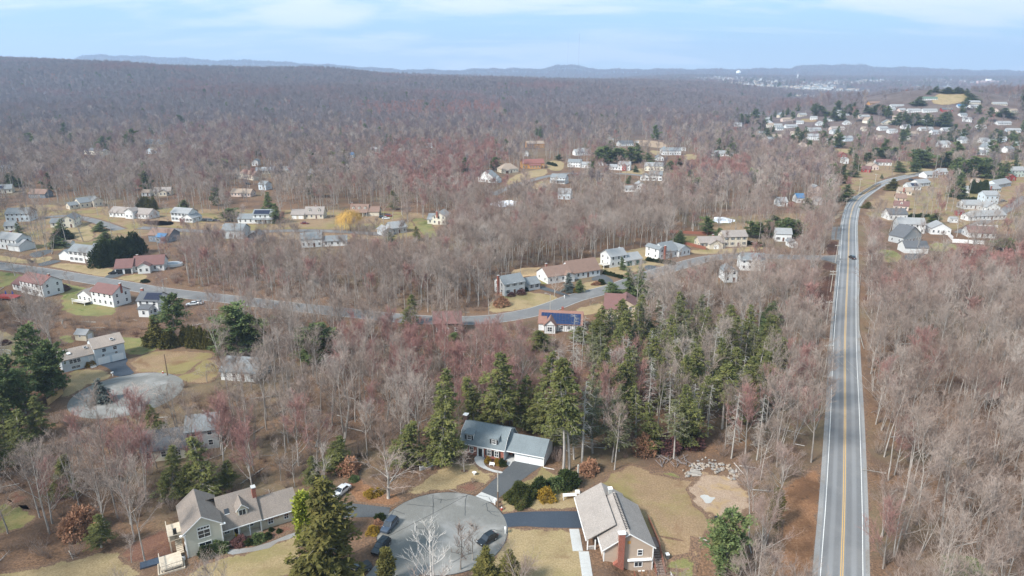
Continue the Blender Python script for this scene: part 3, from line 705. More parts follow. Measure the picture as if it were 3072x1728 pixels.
# tar seams and cracks, thin poured strips
def crack(pts, w=.05):
    l = [Vector(p) for p in pts]; q = []
    for i in range(len(l)-1):
        for k in range(5): q.append(l[i].lerp(l[i+1], k/5) + Vector((rng.uniform(-.1,.1), rng.uniform(-.1,.1))))
    q.append(l[-1]); return q
cb = []
for pts_ in [((650,935),(790,985)),((805,910),(900,920),(1010,930)),((1000,840),(1003,900),(1000,990)),((1255,840),(1240,920),(1242,1000)),((1010,870),(1100,880),(1190,868)),
             ((860,1050),(880,1090),(960,1100)),((1400,905),(1410,960),(1500,970)),((1375,920),(1440,890)),((1440,1100),(1520,1115)),((1300,830),(1420,860),(1450,905)),
             ((700,960),(680,1010)),((1180,860),(1255,850)),((1060,900),(1060,870)),((1150,1350),(1250,1290),(1330,1270)),((1410,960),(1470,1000),(1500,1000))]:
    cb.append(crack([G('b', *p)[:2] for p in pts_]))
def tar(cb):
    V = []; F = []
    for l in cb:
        n0 = len(V)
        for i, p in enumerate(l):
            d = (l[min(i+1, len(l)-1)] - l[max(i-1, 0)]).normalized(); nr = Vector((d.y, -d.x))*.055
            for q in (p - nr, p + nr): V.append((q.x, q.y, .072))
            if i: a = n0 + 2*i; F.append((a-2, a-1, a+1, a))
    tag(mobj('tar_seams', npmesh('tar_seams', V, F, [M_TAR])), kind='structure')
tar(cb)
# ------------------------------------------------------------------ drives, lawns, beds
def sh(name, z, pts, m, lift=.02, keep=.08, **k):
    pp = ZP(z, *pts)
    if keep is not None: KEEP.append((pp, keep))
    return sheet(name, pp, m, lift, **k)
drv = dict(jit=.04, smooth=1)
sh('driveway', 'b', [(1612,573),(1822,608),(1815,622),(1660,735),(1490,868),(1362,815),(1480,705),(1560,630)], M_DRIVE, .05, 0, smooth=0, jit=.03)
sh('driveway_apron', 'b', [(1365,818),(1490,870),(1462,908),(1320,850)], M_CONC, .068, 0, smooth=0, jit=.02)
sh('driveway', 'b', [(1500,1000),(1530,985),(1650,968),(1900,963),(2140,962),(2180,1090),(1850,1086),(1700,1076),(1600,1080),(1520,1088)], M_SEAL, .05, 0, smooth=0, jit=.03)
sh('driveway', 'b', [(-20,850),(60,900),(400,905),(680,935),(655,1010),(400,1008),(10,1040)], M_DRIVE, .05, 0, smooth=0, jit=.05)
sh('driveway', 'e', [(785,1172),(850,1130),(925,1085),(985,1100),(1015,1130),(990,1165),(1030,1200),(1070,1245),(915,1272),(880,1215),(840,1190)], M_SEAL, .05, 0, **drv)
sh('driveway', 'e', [(280,380),(400,345),(500,350),(420,375),(330,395)], M_DRIVE, .13, 0, **drv)
sh('driveway', 'e', [(810,478),(940,435),(1005,440),(960,470),(870,492)], M_DRIVE, .13, 0, **drv)
sh('driveway', 'e', [(210,300),(330,265),(420,260),(400,285),(290,330)], M_DRIVE, .05, 0, **drv)
sh('driveway', 'g', [(275,555),(320,545),(400,570),(560,625),(545,640),(430,600),(330,580)], M_DRIVE, .13, 0, **drv)
sh('driveway', 'g', [(700,495),(800,455),(850,470),(905,515),(860,540),(800,520)], M_DRIVE, .13, 0, **drv)
sh('driveway', 'g', [(1130,390),(1190,380),(1260,400),(1240,430),(1170,440)], M_DRIVE, .05, .2, **drv)
sh('driveway', 'h', [(1195,610),(1400,610),(1330,650),(1200,680)], M_DRIVE, .05, .1, **drv)
sh('garden_path', 'b', [(1310,560),(1395,555),(1380,590),(1395,625),(1450,650),(1530,668),(1510,680),(1440,665),(1360,635),(1315,595)], M_CONC, .07, 0, **drv)
sh('side_path', 'b', [(1565,575),(1612,573),(1575,625),(1550,610)], M_CONC, .07, 0, smooth=0, jit=.02)
sh('mulch_bed', 'b', [(1385,575),(1540,590),(1565,610),(1530,660),(1450,645),(1400,625),(1378,600)], M_MULCH, .08, 0)
sh('lawn', 'b', [(1105,590),(1180,578),(1310,588),(1350,640),(1440,668),(1508,690),(1420,752),(1370,815),(1170,818),(1000,822),(800,880),(790,800),(880,740),(970,690)], M_LAWN, .03, .0, clear=True, smooth=0)
sh('mulch_island', 'b', [(1165,805),(1185,760),(1260,738),(1340,740),(1405,758),(1340,815),(1320,842),(1240,830)], M_MULCH, .06, 0)
sh('mulch_ring', 'b', [(1200,650),(1240,638),(1280,650),(1270,672),(1215,672)], M_MULCH, .06, 0)
sh('fence_mulch', 'b', [(1105,575),(1130,590),(980,690),(850,780),(780,800),(800,740),(930,670)], M_MULCH, .05, .05)
sh('leaf_covered_bank', 'b', [(360,770),(380,700),(480,720),(600,800),(780,830),(815,870),(700,935),(640,940),(430,905),(375,880)], M_ORANGE, .04, .05)
sh('lawn', 'b', [(1825,615),(1890,640),(2010,720),(2120,740),(2130,790),(2110,850),(2140,960),(1900,960),(1650,965),(1525,985),(1480,925),(1495,870),(1665,740)], M_LAWN, .03, .0, smooth=0)
sh('leaf_covered_path', 'b', [(1860,650),(1960,620),(2000,660),(1920,700)], M_VERGE, .045, 0)
sh('lawn', 'b', [(1520,1092),(1600,1082),(1700,1080),(1850,1090),(2100,1096),(2120,1250),(2180,1270),(2200,1500),(1180,1500),(1300,1420),(1440,1290),(1520,1180)], M_LAWN, .025, .0, smooth=0)
sh('lawn', 'c', [(100,960),(100,830),(200,760),(430,612),(520,605),(640,660),(900,725),(980,720),(1100,780),(1250,760),(1400,900),(1380,1040),(1150,1060),(1060,1150),(1010,1290),(960,1500),(700,1500),(600,1300),(500,1000)], M_DRYG, .025, .0)
sh('lawn_strip', 'c', [(740,1290),(1000,1280),(960,1480),(760,1480)], M_LAWNG, .05, 0)
sh('moss_patch', 'c', [(620,665),(760,645),(905,700),(890,728),(760,715),(640,680)], M_LAWNG, .05, 0)
sh('dirt_clearing', 'c', [(900,770),(960,670),(1130,650),(1290,690),(1360,810),(1430,910),(1360,1020),(1180,1040),(1030,1020),(920,890)], M_DIRT, .05, 0, edge=3.6, jit=.7)
sh('spilled_gravel', 'c', [(1000,850),(1050,842),(1080,862),(1120,858),(1105,880),(1080,905),(1040,905),(1030,880)], M_CONC, .07, 0, jit=.15, step=.4)
sh('vegetable_bed', 'c', [(930,1160),(1050,1170),(1040,1275),(930,1275)], M_BROWN, .06, 0, smooth=0)
sh('leafy_bank', 'c', [(1560,800),(1700,720),(1830,640),(1960,560),(1940,700),(1930,900),(1900,1200),(1880,1500),(1560,1500),(1600,1300),(1590,1100)], M_ORANGE, .02, .10, clear=True)
sh('leafy_bank', 'd', [(560,200),(590,180),(600,500),(620,900),(650,1500),(600,1500),(585,1000),(570,560)], M_ORANGE, .02, .25, clear=True)
sh('leafy_bank', 'h', [(425,830),(600,770),(612,840),(592,1000),(565,1250),(560,1400),(490,1400),(500,1200),(400,1130)], M_BROWN, .02, .04)
sh('leafy_island', 'h', [(515,500),(635,490),(640,620),(590,628),(500,625)], M_BROWN, .025, .03)
sh('leafy_island', 'h', [(470,680),(560,685),(615,710),(618,730),(600,765),(480,760)], M_BROWN, .025, .03)
sh('roadside_strip', 'h', [(560,330),(650,300),(720,180),(690,200),(640,240),(560,300)], M_VERGE, .02, .2)
sh('lawn', 'a', [(-300,1500),(-100,1440),(0,1420),(300,1370),(860,1240),(930,1250),(1060,1420),(1200,1500)], M_LAWN, .025, .0)
sh('mulch_slope', 'a', [(880,1290),(1000,1200),(1180,1100),(1270,1060),(1330,1240),(1380,1350),(1250,1370),(1080,1360),(940,1360)], M_MULCH, .04, .0)
sh('lawn', 'a', [(1330,1500),(1400,1440),(1560,1320),(1800,1290),(2240,1120),(2290,1100),(2300,1500)], M_LAWN, .025, .0)
sh('gravel_path', 'a', [(1690,1240),(1760,1255),(1950,1225),(2240,1110),(2240,1140),(1950,1265),(1780,1290),(1680,1270)], M_SHOULD, .05, 0)
sh('flower_bed', 'a', [(1560,1290),(1640,1210),(1760,1180),(1980,1110),(2220,1030),(2245,1110),(2000,1200),(1850,1250),(1700,1260),(1600,1330)], M_MULCH, .04, 0)
sh('hollow_grass', 'a', [(-40,850),(100,900),(260,960),(280,1030),(150,1100),(20,1150),(-40,1150)], M_LAWNG, .02, .15)
sh('hollow_leaves', 'a', [(130,780),(280,880),(300,960),(150,930),(60,860)], M_MULCH, .02, .2)
# upper left gardens
sh('lawn', 'e', [(470,1380),(560,1200),(700,1205),(860,1200),(900,1270),(760,1310),(600,1400),(540,1440),(480,1430)], M_LAWN, .025, .0)
sh('lawn', 'e', [(880,945),(1000,945),(1200,960),(1280,1040),(1180,1090),(1080,1100),(990,1085),(925,1080)], M_LAWNG, .025, .02)
sh('lawn', 'e', [(1000,1165),(1080,1100),(1280,1045),(1450,1060),(1720,1065),(1700,1120),(1560,1160),(1480,1260),(1300,1250),(1180,1235),(1075,1240)], M_DRYG, .03, .02)
sh('lawn', 'e', [(420,955),(580,920),(600,980),(560,1010),(480,1000)], M_LAWNG, .025, .05)
sh('lawn', 'e', [(-60,870),(60,900),(180,960),(200,1060),(120,1160),(-60,1140)], M_LAWN, .025, .1)
sh('lawn', 'e', [(-60,420),(120,440),(240,470),(160,490),(60,560),(-60,560)], M_LAWNG, .03, .08)
sh('lawn', 'e', [(430,500),(700,560),(980,640),(960,700),(900,800),(480,780),(470,620)], M_LAWNG, .03, .25)
sh('lawn', 'e', [(-60,290),(200,330),(280,350),(230,380),(-60,350)], M_LAWN, .03, .1)
sh('lawn', 'e', [(210,330),(330,320),(420,310),(430,345),(300,375),(240,365)], M_LAWN, .03, .1)
sh('lawn', 'e', [(360,395),(500,360),(760,385),(960,420),(900,470),(820,482),(600,440),(420,405)], M_LAWN, .03, .04)
sh('lawn', 'e', [(900,490),(1000,460),(1170,445),(1180,490),(1150,530),(1000,510)], M_LAWN, .03, .05)
sh('lawn', 'e', [(480,80),(700,50),(760,120),(740,200),(600,190),(500,140)], M_LAWN, .03, .15)
sh('lawn', 'e', [(-60,90),(140,110),(150,160),(-60,200)], M_LAWN, .03, .2)
sh('lawn', 'i', [(480,780),(720,800),(980,790),(1000,830),(700,850),(520,830)], M_DRYG, .03, .15)
sh('lawn', 'i', [(1340,850),(1480,840),(1640,900),(1700,950),(1500,960),(1360,930)], M_DRYG, .03, .15)
sh('lawn', 'j', [(-900,900),(-300,930),(0,960),(200,940),(560,920),(900,880),(1300,880),(1440,900),(1400,960),(1200,1010),(900,1020),(500,1010),(200,1020),(-200,1010),(-900,980)], M_DRYG, .03, .22)
sh('lawn', 'j', [(1700,885),(1880,880),(1960,990),(1990,1080),(1850,1070),(1760,980)], M_LAWNG, .03, .06)
sh('lawn', 'e', [(1290,1245),(1480,1255),(1560,1155),(1700,1110),(1745,1150),(1735,1290),(1600,1330),(1420,1310)], M_DRYG, .035, .25)
# centre gardens
sh('lawn', 'g', [(-60,640),(20,600),(200,590),(400,610),(500,650),(330,710),(100,750),(-90,770),(-100,700)], M_LAWN, .03, .04)
sh('reed_bed', 'g', [(80,430),(200,400),(390,405),(400,460),(250,470),(120,480)], M_REED, .03, .05)
sh('lawn', 'g', [(190,500),(290,465),(400,470),(400,540),(300,540)], M_LAWNG, .03, .1)
sh('lawn', 'g', [(560,590),(640,520),(790,500),(860,545),(820,570),(700,600),(600,620)], M_LAWN, .03, .05)
sh('lawn', 'g', [(590,380),(680,330),(850,310),(1050,250),(1240,230),(1240,340),(1400,370),(1330,410),(1200,380),(1150,420),(1000,460),(900,470),(790,420)], M_LAWN, .03, .05)
sh('lawn', 'g', [(1350,170),(1440,145),(1640,160),(1620,230),(1500,245),(1380,200)], M_LAWNG, .03, .05)
sh('lawn', 'g', [(1480,260),(1620,260),(1900,240),(2080,230),(2100,260),(1900,290),(1640,300),(1500,290)], M_LAWN, .03, .1)
sh('lawn', 'g', [(600,720),(720,690),(820,660),(830,760),(640,790),(590,760)], M_LAWN, .03, .08)
sh('lawn', 'h', [(940,555),(1190,600),(1180,690),(960,690)], M_LAWNG, .03, .2)
sh('lawn', 'h', [(1400,510),(1660,520),(1690,590),(1400,600)], M_LAWNG, .03, .15)
sh('lawn', 'k', [(340,580),(420,480),(620,420),(780,400),(800,465),(620,500),(480,545)], M_LAWN, .03, .05)
sh('lawn', 'k', [(790,325),(950,330),(940,425),(820,430),(760,390)], M_LAWN, .03, .08)
sh('lawn', 'k', [(580,580),(700,530),(800,500),(820,560),(700,620)], M_DRYG, .03, .12)
sh('lawn', 'k', [(1450,440),(1600,420),(1720,390),(1730,460),(1600,465)], M_LAWN, .03, .1)
sh('bare_soil', 'k', [(1600,125),(1880,140),(1960,190),(1900,210),(1700,190),(1640,160)], M_DIRT, .05, .05)
sh('lawn', 'k', [(1750,225),(1880,235),(1890,270),(1800,275)], M_LAWN, .05, .05)
sh('lawn', 'k', [(2090,265),(2230,265),(2225,325),(2110,320)], M_LAWN, .05, .05)
# right suburb: one dry garden sheet, trees thinned but not cleared
sheet('suburb_ground', [(2580,640),(2600,600),(2700,553),(2820,525),(2880,490),(3120,470),(3140,700),(2950,705),(2860,690),(2740,680),(2640,660)], M_DRYG, .02, clear=False, step=6)
sheet('suburb_ground', [(2535,610),(2555,585),(2620,550),(2700,520),(2780,505),(2780,488),(2640,480),(2540,500),(2500,560),(2500,600)], M_DRYG, .02, clear=False, step=6)
sheet('suburb_ground', [(2080,660),(2300,640),(2480,640),(2480,690),(2300,700),(2120,690)], M_DRYG, .02, clear=False, step=5)
sheet('suburb_ground', [(-20,610),(300,618),(700,628),(1240,630),(1330,660),(1310,715),(900,722),(640,712),(440,700),(330,745),(-20,760)], M_DRYG, .015, clear=False, step=6)
THIN = [([(2560,640),(2600,590),(2700,550),(2820,500),(3140,440),(3160,730),(2950,720),(2740,690)], .52), ([(2500,600),(2560,600),(2780,520),(2780,470),(2500,480)], .5),
        ([(0,600),(1250,620),(1250,720),(0,720)], .5), ([(1450,420),(2100,420),(2100,600),(1450,600)], .5), ([(2080,640),(2490,640),(2480,700),(2080,700)], .5), ([(2200,330),(3100,330),(3100,480),(2500,500),(2200,440)], .42)]
sh('hill_field', 'm', [(1790,310),(1860,290),(2080,295),(2100,340),(2020,380),(1880,405),(1740,385)], M_LAWN, .3, .0)
sh('hill_field', 'm', [(1690,490),(1800,495),(1775,565),(1690,560)], M_DRYG, .3, .05)
sh('hill_field', 'm', [(850,788),(1050,788),(1062,822),(900,828)], M_LAWN, .05, .05)
sh('lawn', 'm', [(590,520),(740,520),(740,550),(600,550)], M_DRYG, .05, .1)
sh('lawn', 'l', [(1620,330),(1860,325),(1850,360),(1700,385),(1620,390)], M_LAWN, .05, .1)
sh('lawn', 'l', [(1280,470),(1440,440),(1440,480),(1300,540),(1210,560)], M_DRYG, .05, .1)
# ------------------------------------------------------------------ houses
WC = {'white': (.68,.69,.69), 'cream': (.70,.66,.55), 'beige': (.60,.54,.44), 'tan': (.50,.40,.30), 'grey': (.42,.44,.45), 'pale_blue': (.55,.62,.68), 'slate': (.16,.19,.23),
      'brown': (.14,.09,.07), 'orange': (.52,.27,.10), 'red': (.30,.04,.035), 'green': (.42,.50,.46), 'pinkish': (.62,.50,.44), 'dark': (.07,.075,.085), 'sage': (.50,.48,.38)}
RC = {'grey': (.185,.20,.21), 'dark_grey': (.10,.105,.115), 'maroon': (.165,.085,.078), 'brown': (.21,.135,.105), 'tan': (.30,.235,.185), 'light_grey': (.27,.275,.28), 'blue': (.06,.16,.30), 'black': (.05,.052,.06),
      'taupe': (.27,.235,.215), 'red': (.22,.09,.075)}
def WM(k): return siding('siding_' + k, WC[k])
def RM(k): return shingle('shingle_' + k, RC[k])
def gable_block(w, r, x0, y0, W_, D_, ev, kind, rise, over=.35, z0=-.4, wm=None, rm=None, th=.16):
    """walls into w, roof slabs into r. kind: x ridge along the front, y ridge front to back, h hip, f flat, s shed"""
    x1, y1 = x0 + W_, y0 + D_
    w.box(x0, y0, z0, x1, y1, ev, wm)
    if kind == 'f':
        r.box(x0-.2, y0-.2, ev, x1+.2, y1+.2, ev+.25, rm); return
    if kind == 'x':
        ym = (y0+y1)/2; s = rise/(D_/2)
        w.add([(x0,y0,ev),(x0,y1,ev),(x0,ym,ev+rise),(x1,y0,ev),(x1,y1,ev),(x1,ym,ev+rise)], [(0,2,1),(3,4,5),(0,3,5,2),(1,2,5,4)], wm)
        for sgn, ye in ((-1, y0), (1, y1)):
            r.prism([(x0-over, ye+sgn*over, ev-over*s+.02), (x0-over, ym, ev+rise+.02), (x0-over, ym, ev+rise+.02+th), (x0-over, ye+sgn*over, ev-over*s+.02+th)], (W_+2*over, 0, 0), rm)
    elif kind == 'y':
        xm = (x0+x1)/2; s = rise/(W_/2)
        w.add([(x0,y0,ev),(x1,y0,ev),(xm,y0,ev+rise),(x0,y1,ev),(x1,y1,ev),(xm,y1,ev+rise)], [(0,1,2),(3,5,4),(0,2,5,3),(1,4,5,2)], wm)
        for sgn, xe in ((-1, x0), (1, x1)):
            r.prism([(xe+sgn*over, y0-over, ev-over*s+.02), (xm, y0-over, ev+rise+.02), (xm, y0-over, ev+rise+.02+th), (xe+sgn*over, y0-over, ev-over*s+.02+th)], (0, D_+2*over, 0), rm)
    elif kind == 'h':
        o = over; k = min(W_, D_)/2; xm0, xm1 = (x0+k, x1-k) if W_ >= D_ else ((x0+x1)/2,)*2; ym0, ym1 = ((y0+y1)/2,)*2 if W_ >= D_ else (y0+k, y1-k)
        V = [(x0-o,y0-o,ev),(x1+o,y0-o,ev),(x1+o,y1+o,ev),(x0-o,y1+o,ev),(xm0,ym0,ev+rise),(xm1,ym1,ev+rise)]
        F = [(0,1,5,4),(1,2,5),(2,3,4,5),(3,0,4)] if W_ >= D_ else [(0,1,4),(1,2,5,4),(2,3,5),(3,0,4,5)]
        r.add(V, F + [(3,2,1,0)], rm)
    elif kind == 's':
        r.prism([(x0-over, y0-over, ev), (x0-over, y1+.0, ev+rise), (x0-over, y1+.0, ev+rise+th), (x0-over, y0-over, ev+th)], (W_+2*over, 0, 0), rm)
        w.add([(x0,y0,ev-.01),(x1,y0,ev-.01),(x1,y1,ev-.01),(x0,y1,ev-.01),(x0,y1,ev+rise-.02),(x1,y1,ev+rise-.02)], [(0,4,3),(1,2,5),(2,3,4,5),(0,1,5,4)], wm)
WINCACHE = {}
def win_mesh(w, h, shut=None, far=False):
    k = (w, h, shut)
    if k in WINCACHE: return WINCACHE[k]
    b = MB(); f = .09
    b.box(-w/2-f, -.05, -f, w/2+f, .02, 0, M_WHITE); b.box(-w/2-f, -.05, h, w/2+f, .02, h+f, M_WHITE)
    b.box(-w/2-f, -.05, .002, -w/2, .02, h-.002, M_WHITE); b.box(w/2, -.05, .002, w/2+f, .02, h-.002, M_WHITE)
    b.box(-w/2+.001, -.025, .001, w/2-.001, .015, h-.001, M_GLASS)
    b.box(-w/2+.002, -.04, h/2-.03, w/2-.002, -.026, h/2+.03, M_WHITE)
    if w > 1.4: b.box(-.04, -.045, .01, .04, -.041, h-.01, M_WHITE)
    if shut:
        sm = plain('shutter_' + shut, {'black': (.02,.022,.025), 'maroon': (.16,.03,.03), 'green': (.03,.09,.06), 'grey': (.14,.15,.16)}[shut], .6)
        for s in (-1, 1): b.box(s*(w/2+.30)-.18, -.045, 0, s*(w/2+.30)+.18, .02, h, sm)
    WINCACHE[k] = b.mesh('window'); return WINCACHE[k]
def near_win(parent, loc, rz, w, h, cols=2, rows=2, fr=M_WHITE):
    b = MB(); f = .11
    b.box(-w/2-f, -.07, -f, w/2+f, .02, 0, fr); b.box(-w/2-f, -.07, h, w/2+f, .02, h+f, fr)
    b.box(-w/2-f, -.07, .002, -w/2, .02, h-.002, fr); b.box(w/2, -.07, .002, w/2+f, .02, h-.002, fr)
    o = b.obj('window', parent, loc); o.rotation_euler = (0, 0, rz)
    for i in range(cols):
        for j in range(rows):
            p = MB(); g = .025; p.box(-w/2 + w*i/cols + g, -.02, h*j/rows + g, -w/2 + w*(i+1)/cols - g, .01, h*(j+1)/rows - g, M_GLASS); p.obj('pane', o)
    m = MB()
    for i in range(1, cols): m.box(-w/2 + w*i/cols - .035, -.055, .01, -w/2 + w*i/cols + .035, -.021, h-.01, fr)
    for j in range(1, rows): m.box(-w/2+.01, -.05, h*j/rows - .03, w/2-.01, -.0215, h*j/rows + .03, fr)
    if m.f: m.obj('sash', o)
    return o
def put(parent, me, name, x, y, z, rz):
    o = bpy.data.objects.new(name, me); link(o, parent); o.location = (x, y, z); o.rotation_euler = (0, 0, rz); return o
PAN = {}
def garage_mesh(w, h, m):
    k = (w, h, m.name)
    if k not in PAN:
        b = MB(); b.box(-w/2, -.03, 0, w/2, .02, h, m)
        for j in range(4):
            for i in range(4):
                b.box(-w/2 + w*(i+.08)/4, -.05, h*(j+.12)/4, -w/2 + w*(i+.92)/4, -.031, h*(j+.88)/4, m)
        PAN[k] = b.mesh('garage_door')
    return PAN[k]
def door_mesh(col):
    k = 'door_' + col
    if k not in PAN:
        m = plain(k, {'black': (.02,.022,.026), 'red': (.35,.03,.03), 'white': (.7,.7,.7), 'brown': (.12,.06,.04)}[col], .5)
        b = MB(); b.box(-.5, -.05, 0, .5, .02, 2.1, m); b.box(-.62, -.04, 0, -.502, .02, 2.2, M_WHITE); b.box(.502, -.04, 0, .62, .02, 2.2, M_WHITE); b.box(-.5, -.04, 2.102, .5, .02, 2.2, M_WHITE)
        PAN[k] = b.mesh('door')
    return PAN[k]
def wall_windows(t, x0, y0, W_, D_, ev, st, sides, shut, gable, rise, skip=(), base=.3):
    for s in sides:
        if s == 'F': n = max(1, int(W_/2.5)); L = W_
        elif s == 'B': n = max(1, int(W_/3)); L = W_
        else: n = max(1, int(D_/3.6)); L = D_
        for k in range(st):
            z = base + .75 + k*2.65
            if z + 1.3 > ev + .2: continue
            for i in range(n):
                if (s, k, i) in skip: continue
                q = (i+.5)/n*L
                if s == 'F': put(t, win_mesh(.95, 1.3, shut), 'window', x0+q, y0, z, 0)
                elif s == 'B': put(t, win_mesh(.95, 1.3), 'window', x0+q, y0+D_, z, math.pi)
                elif s == 'R': put(t, win_mesh(.85, 1.2), 'window', x0+W_, y0+q, z, math.pi/2)
                else: put(t, win_mesh(.85, 1.2), 'window', x0, y0+q, z, -math.pi/2)
HN = [0]
def house(label, z, a, b, D_=8.0, ev=5.3, kind='x', wall='white', roof='grey', wings=(), st=2, shut=None, door='brown', gar='F', chim=None, rise=None, keep=.12, solar=None,
          dorm=0, sides='FRL', cat='house', clearr=None, win=True, deck=None, porch=False, off=0.0, name='house'):
    A = G(z, *a)
    if b[0] == 'c':
        yaw = R_(b[1]); W_ = b[2]; A = A - Vector((math.cos(yaw), math.sin(yaw), 0))*W_/2
    else:
        B = G(z, *b); d = B - A; W_ = d.length; yaw = math.atan2(d.y, d.x)
    A.z = min(T(A.x, A.y), T(A.x + math.cos(yaw)*W_, A.y + math.sin(yaw)*W_)) + off
    far = A.y > 560
    if far: keep = max(keep*2.2, .16)
    elif A.y > 330: keep = max(keep*1.4, .06)
    t = thing(name, A, yaw, label, cat, 'houses')
    wm, rm = WM(wall), RM(roof); w = MB(); r = MB()
    if rise is None: rise = (D_ if kind == 'x' else W_ if kind == 'y' else min(W_, D_))*.5*.62
    gable_block(w, r, 0, 0, W_, D_, ev, kind, rise, wm=wm, rm=rm)
    w.obj('wall', t); ro = r.obj('roof', t)
    xs = [0, W_]; ys = [0, D_]
    if win:
        skip = {('F', 0, int(W_/2.5)//2)} if door else set()
        wall_windows(t, 0, 0, W_, D_, ev, st, sides if not far else 'F', shut, kind, rise, skip)
        if door: n = max(1, int(W_/2.5)); put(t, door_mesh(door), 'door', (n//2+.5)/n*W_, 0, .15, 0)
    for wg in wings:
        x0, y0, w2, d2, e2, k2 = wg[:6]; g2 = wg[6] if len(wg) > 6 else 0; r2 = RM(wg[7]) if len(wg) > 7 and wg[7] else rm; wm2 = WM(wg[8]) if len(wg) > 8 else wm
        w = MB(); r = MB(); ri = (d2 if k2 == 'x' else w2 if k2 == 'y' else min(w2, d2))*.5*.58
        if k2 == 's': ri = .9
        gable_block(w, r, x0, y0, w2, d2, e2, k2, ri, wm=wm2, rm=r2); w.obj('wall', t); r.obj('roof', t)
        xs += [x0, x0+w2]; ys += [y0, y0+d2]
        gm = {'w': M_WHITE, 'd': M_BLACK, 'b': plain('brown_garage_door', (.10,.045,.03), .6), 'g': plain('green_garage_door', (.02,.10,.08), .6)}
        if g2:
            n = int(g2[0]); col = gm[g2[1]]; side = g2[2]
            for i in range(n):
                if side == 'F': put(t, garage_mesh(2.6, 2.2, col), 'garage_door', x0 + (i+.5)/n*w2, y0, .05, 0)
                elif side == 'R': put(t, garage_mesh(2.6, 2.2, col), 'garage_door', x0 + w2, y0 + (i+.5)/n*d2, .05, math.pi/2)
                else: put(t, garage_mesh(2.6, 2.2, col), 'garage_door', x0, y0 + (i+.5)/n*d2, .05, -math.pi/2)
        elif win and not (wg[9:] and wg[9] == 0):
            wall_windows(t, x0, y0, w2, d2, e2, 1 if e2 < 4.5 else 2, 'F' if far else 'FRL', shut, k2, ri)
    if chim is not None:
        cx, cy, ch = chim; c = MB(); c.box(cx-.45, cy-.35, -.3 if (cx < 0 or cx > W_) else ev-.5, cx+.45, cy+.35, ch, M_BRICK); c.box(cx-.5, cy-.4, ch+.002, cx+.5, cy+.4, ch+.12, M_CONC)
        c.obj('chimney', t)
    if dorm and kind == 'x':
        for i in range(dorm):
            q = (i+.5)/dorm*W_; w = MB(); r = MB(); s = rise/(D_/2); y_ = D_*.16; z_ = ev + y_*s
            gable_block(w, r, q-.75, y_, 1.5, 2.2, z_+1.25, 'y', .6, over=.12, z0=z_-.3, wm=wm, rm=rm, th=.08)
            dm = w.obj('dormer', t); r.obj('roof', dm); put(dm, win_mesh(.7, .95), 'window', q, y_, z_+.22, 0)
    if solar and kind == 'x':
        s = rise/(D_/2); ang = math.atan(s); nx, ny, sx0 = solar
        for i in range(nx):
            for j in range(ny):
                p = MB(); p.box(-.48, -.8, 0, .48, .8, .05, M_SOLARD); o = p.obj('solar_panel', ro)
                yy = .9 + j*1.68*math.cos(ang); o.location = (sx0 + i*1.02, yy, ev + yy*s + .30); o.rotation_euler = (ang, 0, 0)
    if deck:
        x0, y0, w2, d2, hh = deck; c = MB(); dm = M_WHITE
        c.box(x0, y0, hh-.2, x0+w2, y0+d2, hh, plain('deck_boards', (.50,.47,.43), .8))
        for xx, yy in ((x0+.1, y0+.1), (x0+w2-.1, y0+.1), (x0+.1, y0+d2-.1), (x0+w2-.1, y0+d2-.1)): c.box(xx-.08, yy-.08, -.4, xx+.08, yy+.08, hh-.21, dm)
        c.obj('deck', t); c = MB()
        n = max(2, int(w2/.5))
        for i in range(n+1): c.box(x0 + w2*i/n - .03, y0-.03, hh+.01, x0 + w2*i/n + .03, y0+.03, hh+.9, dm)
        c.box(x0, y0-.05, hh+.91, x0+w2, y0+.05, hh+1.0, dm); c.obj('railing', t)
    if porch:
        c = MB(); n = 4
        for i in range(n+1): c.box(.3 + (W_-.6)*i/n - .09, -1.7, -.2, .3 + (W_-.6)*i/n + .09, -1.52, 2.5, M_WHITE)
        c.obj('porch_post', t); c = MB(); c.prism([(-.1,-2,2.5),(-.1,0,3.1),(-.1,0,3.25),(-.1,-2,2.65)], (W_+.2,0,0), rm); c.obj('porch_roof', t)
    x0, x1, y0, y1 = min(xs), max(xs), min(ys), max(ys)
    def wpt(x, y): return A + Vector((math.cos(yaw)*x - math.sin(yaw)*y, math.sin(yaw)*x + math.cos(yaw)*y, 0))
    c = wpt((x0+x1)/2, (y0+y1)/2); HOUSE_SPOTS.append((c.x, c.y, clearr or (max(x1-x0, y1-y0)*.5 + (4.0 if far else 3.5))))
    u = []; v = []
    for x in (x0, x1):
        for y in (y0, y1):
            for zz in (0, ev+rise*.8):
                q = wpt(x, y); a_, b_ = proj(q.x, q.y, A.z+zz); u.append(float(a_)); v.append(float(b_))
    m = 3 if far else 6
    KEEP.append(([(min(u)-m, min(v)-1), (max(u)+m, min(v)-1), (max(u)+m, max(v)+m), (min(u)-m, max(v)+m)], keep, A.y + 3))
    return t
def colour(*a): pass
H = house
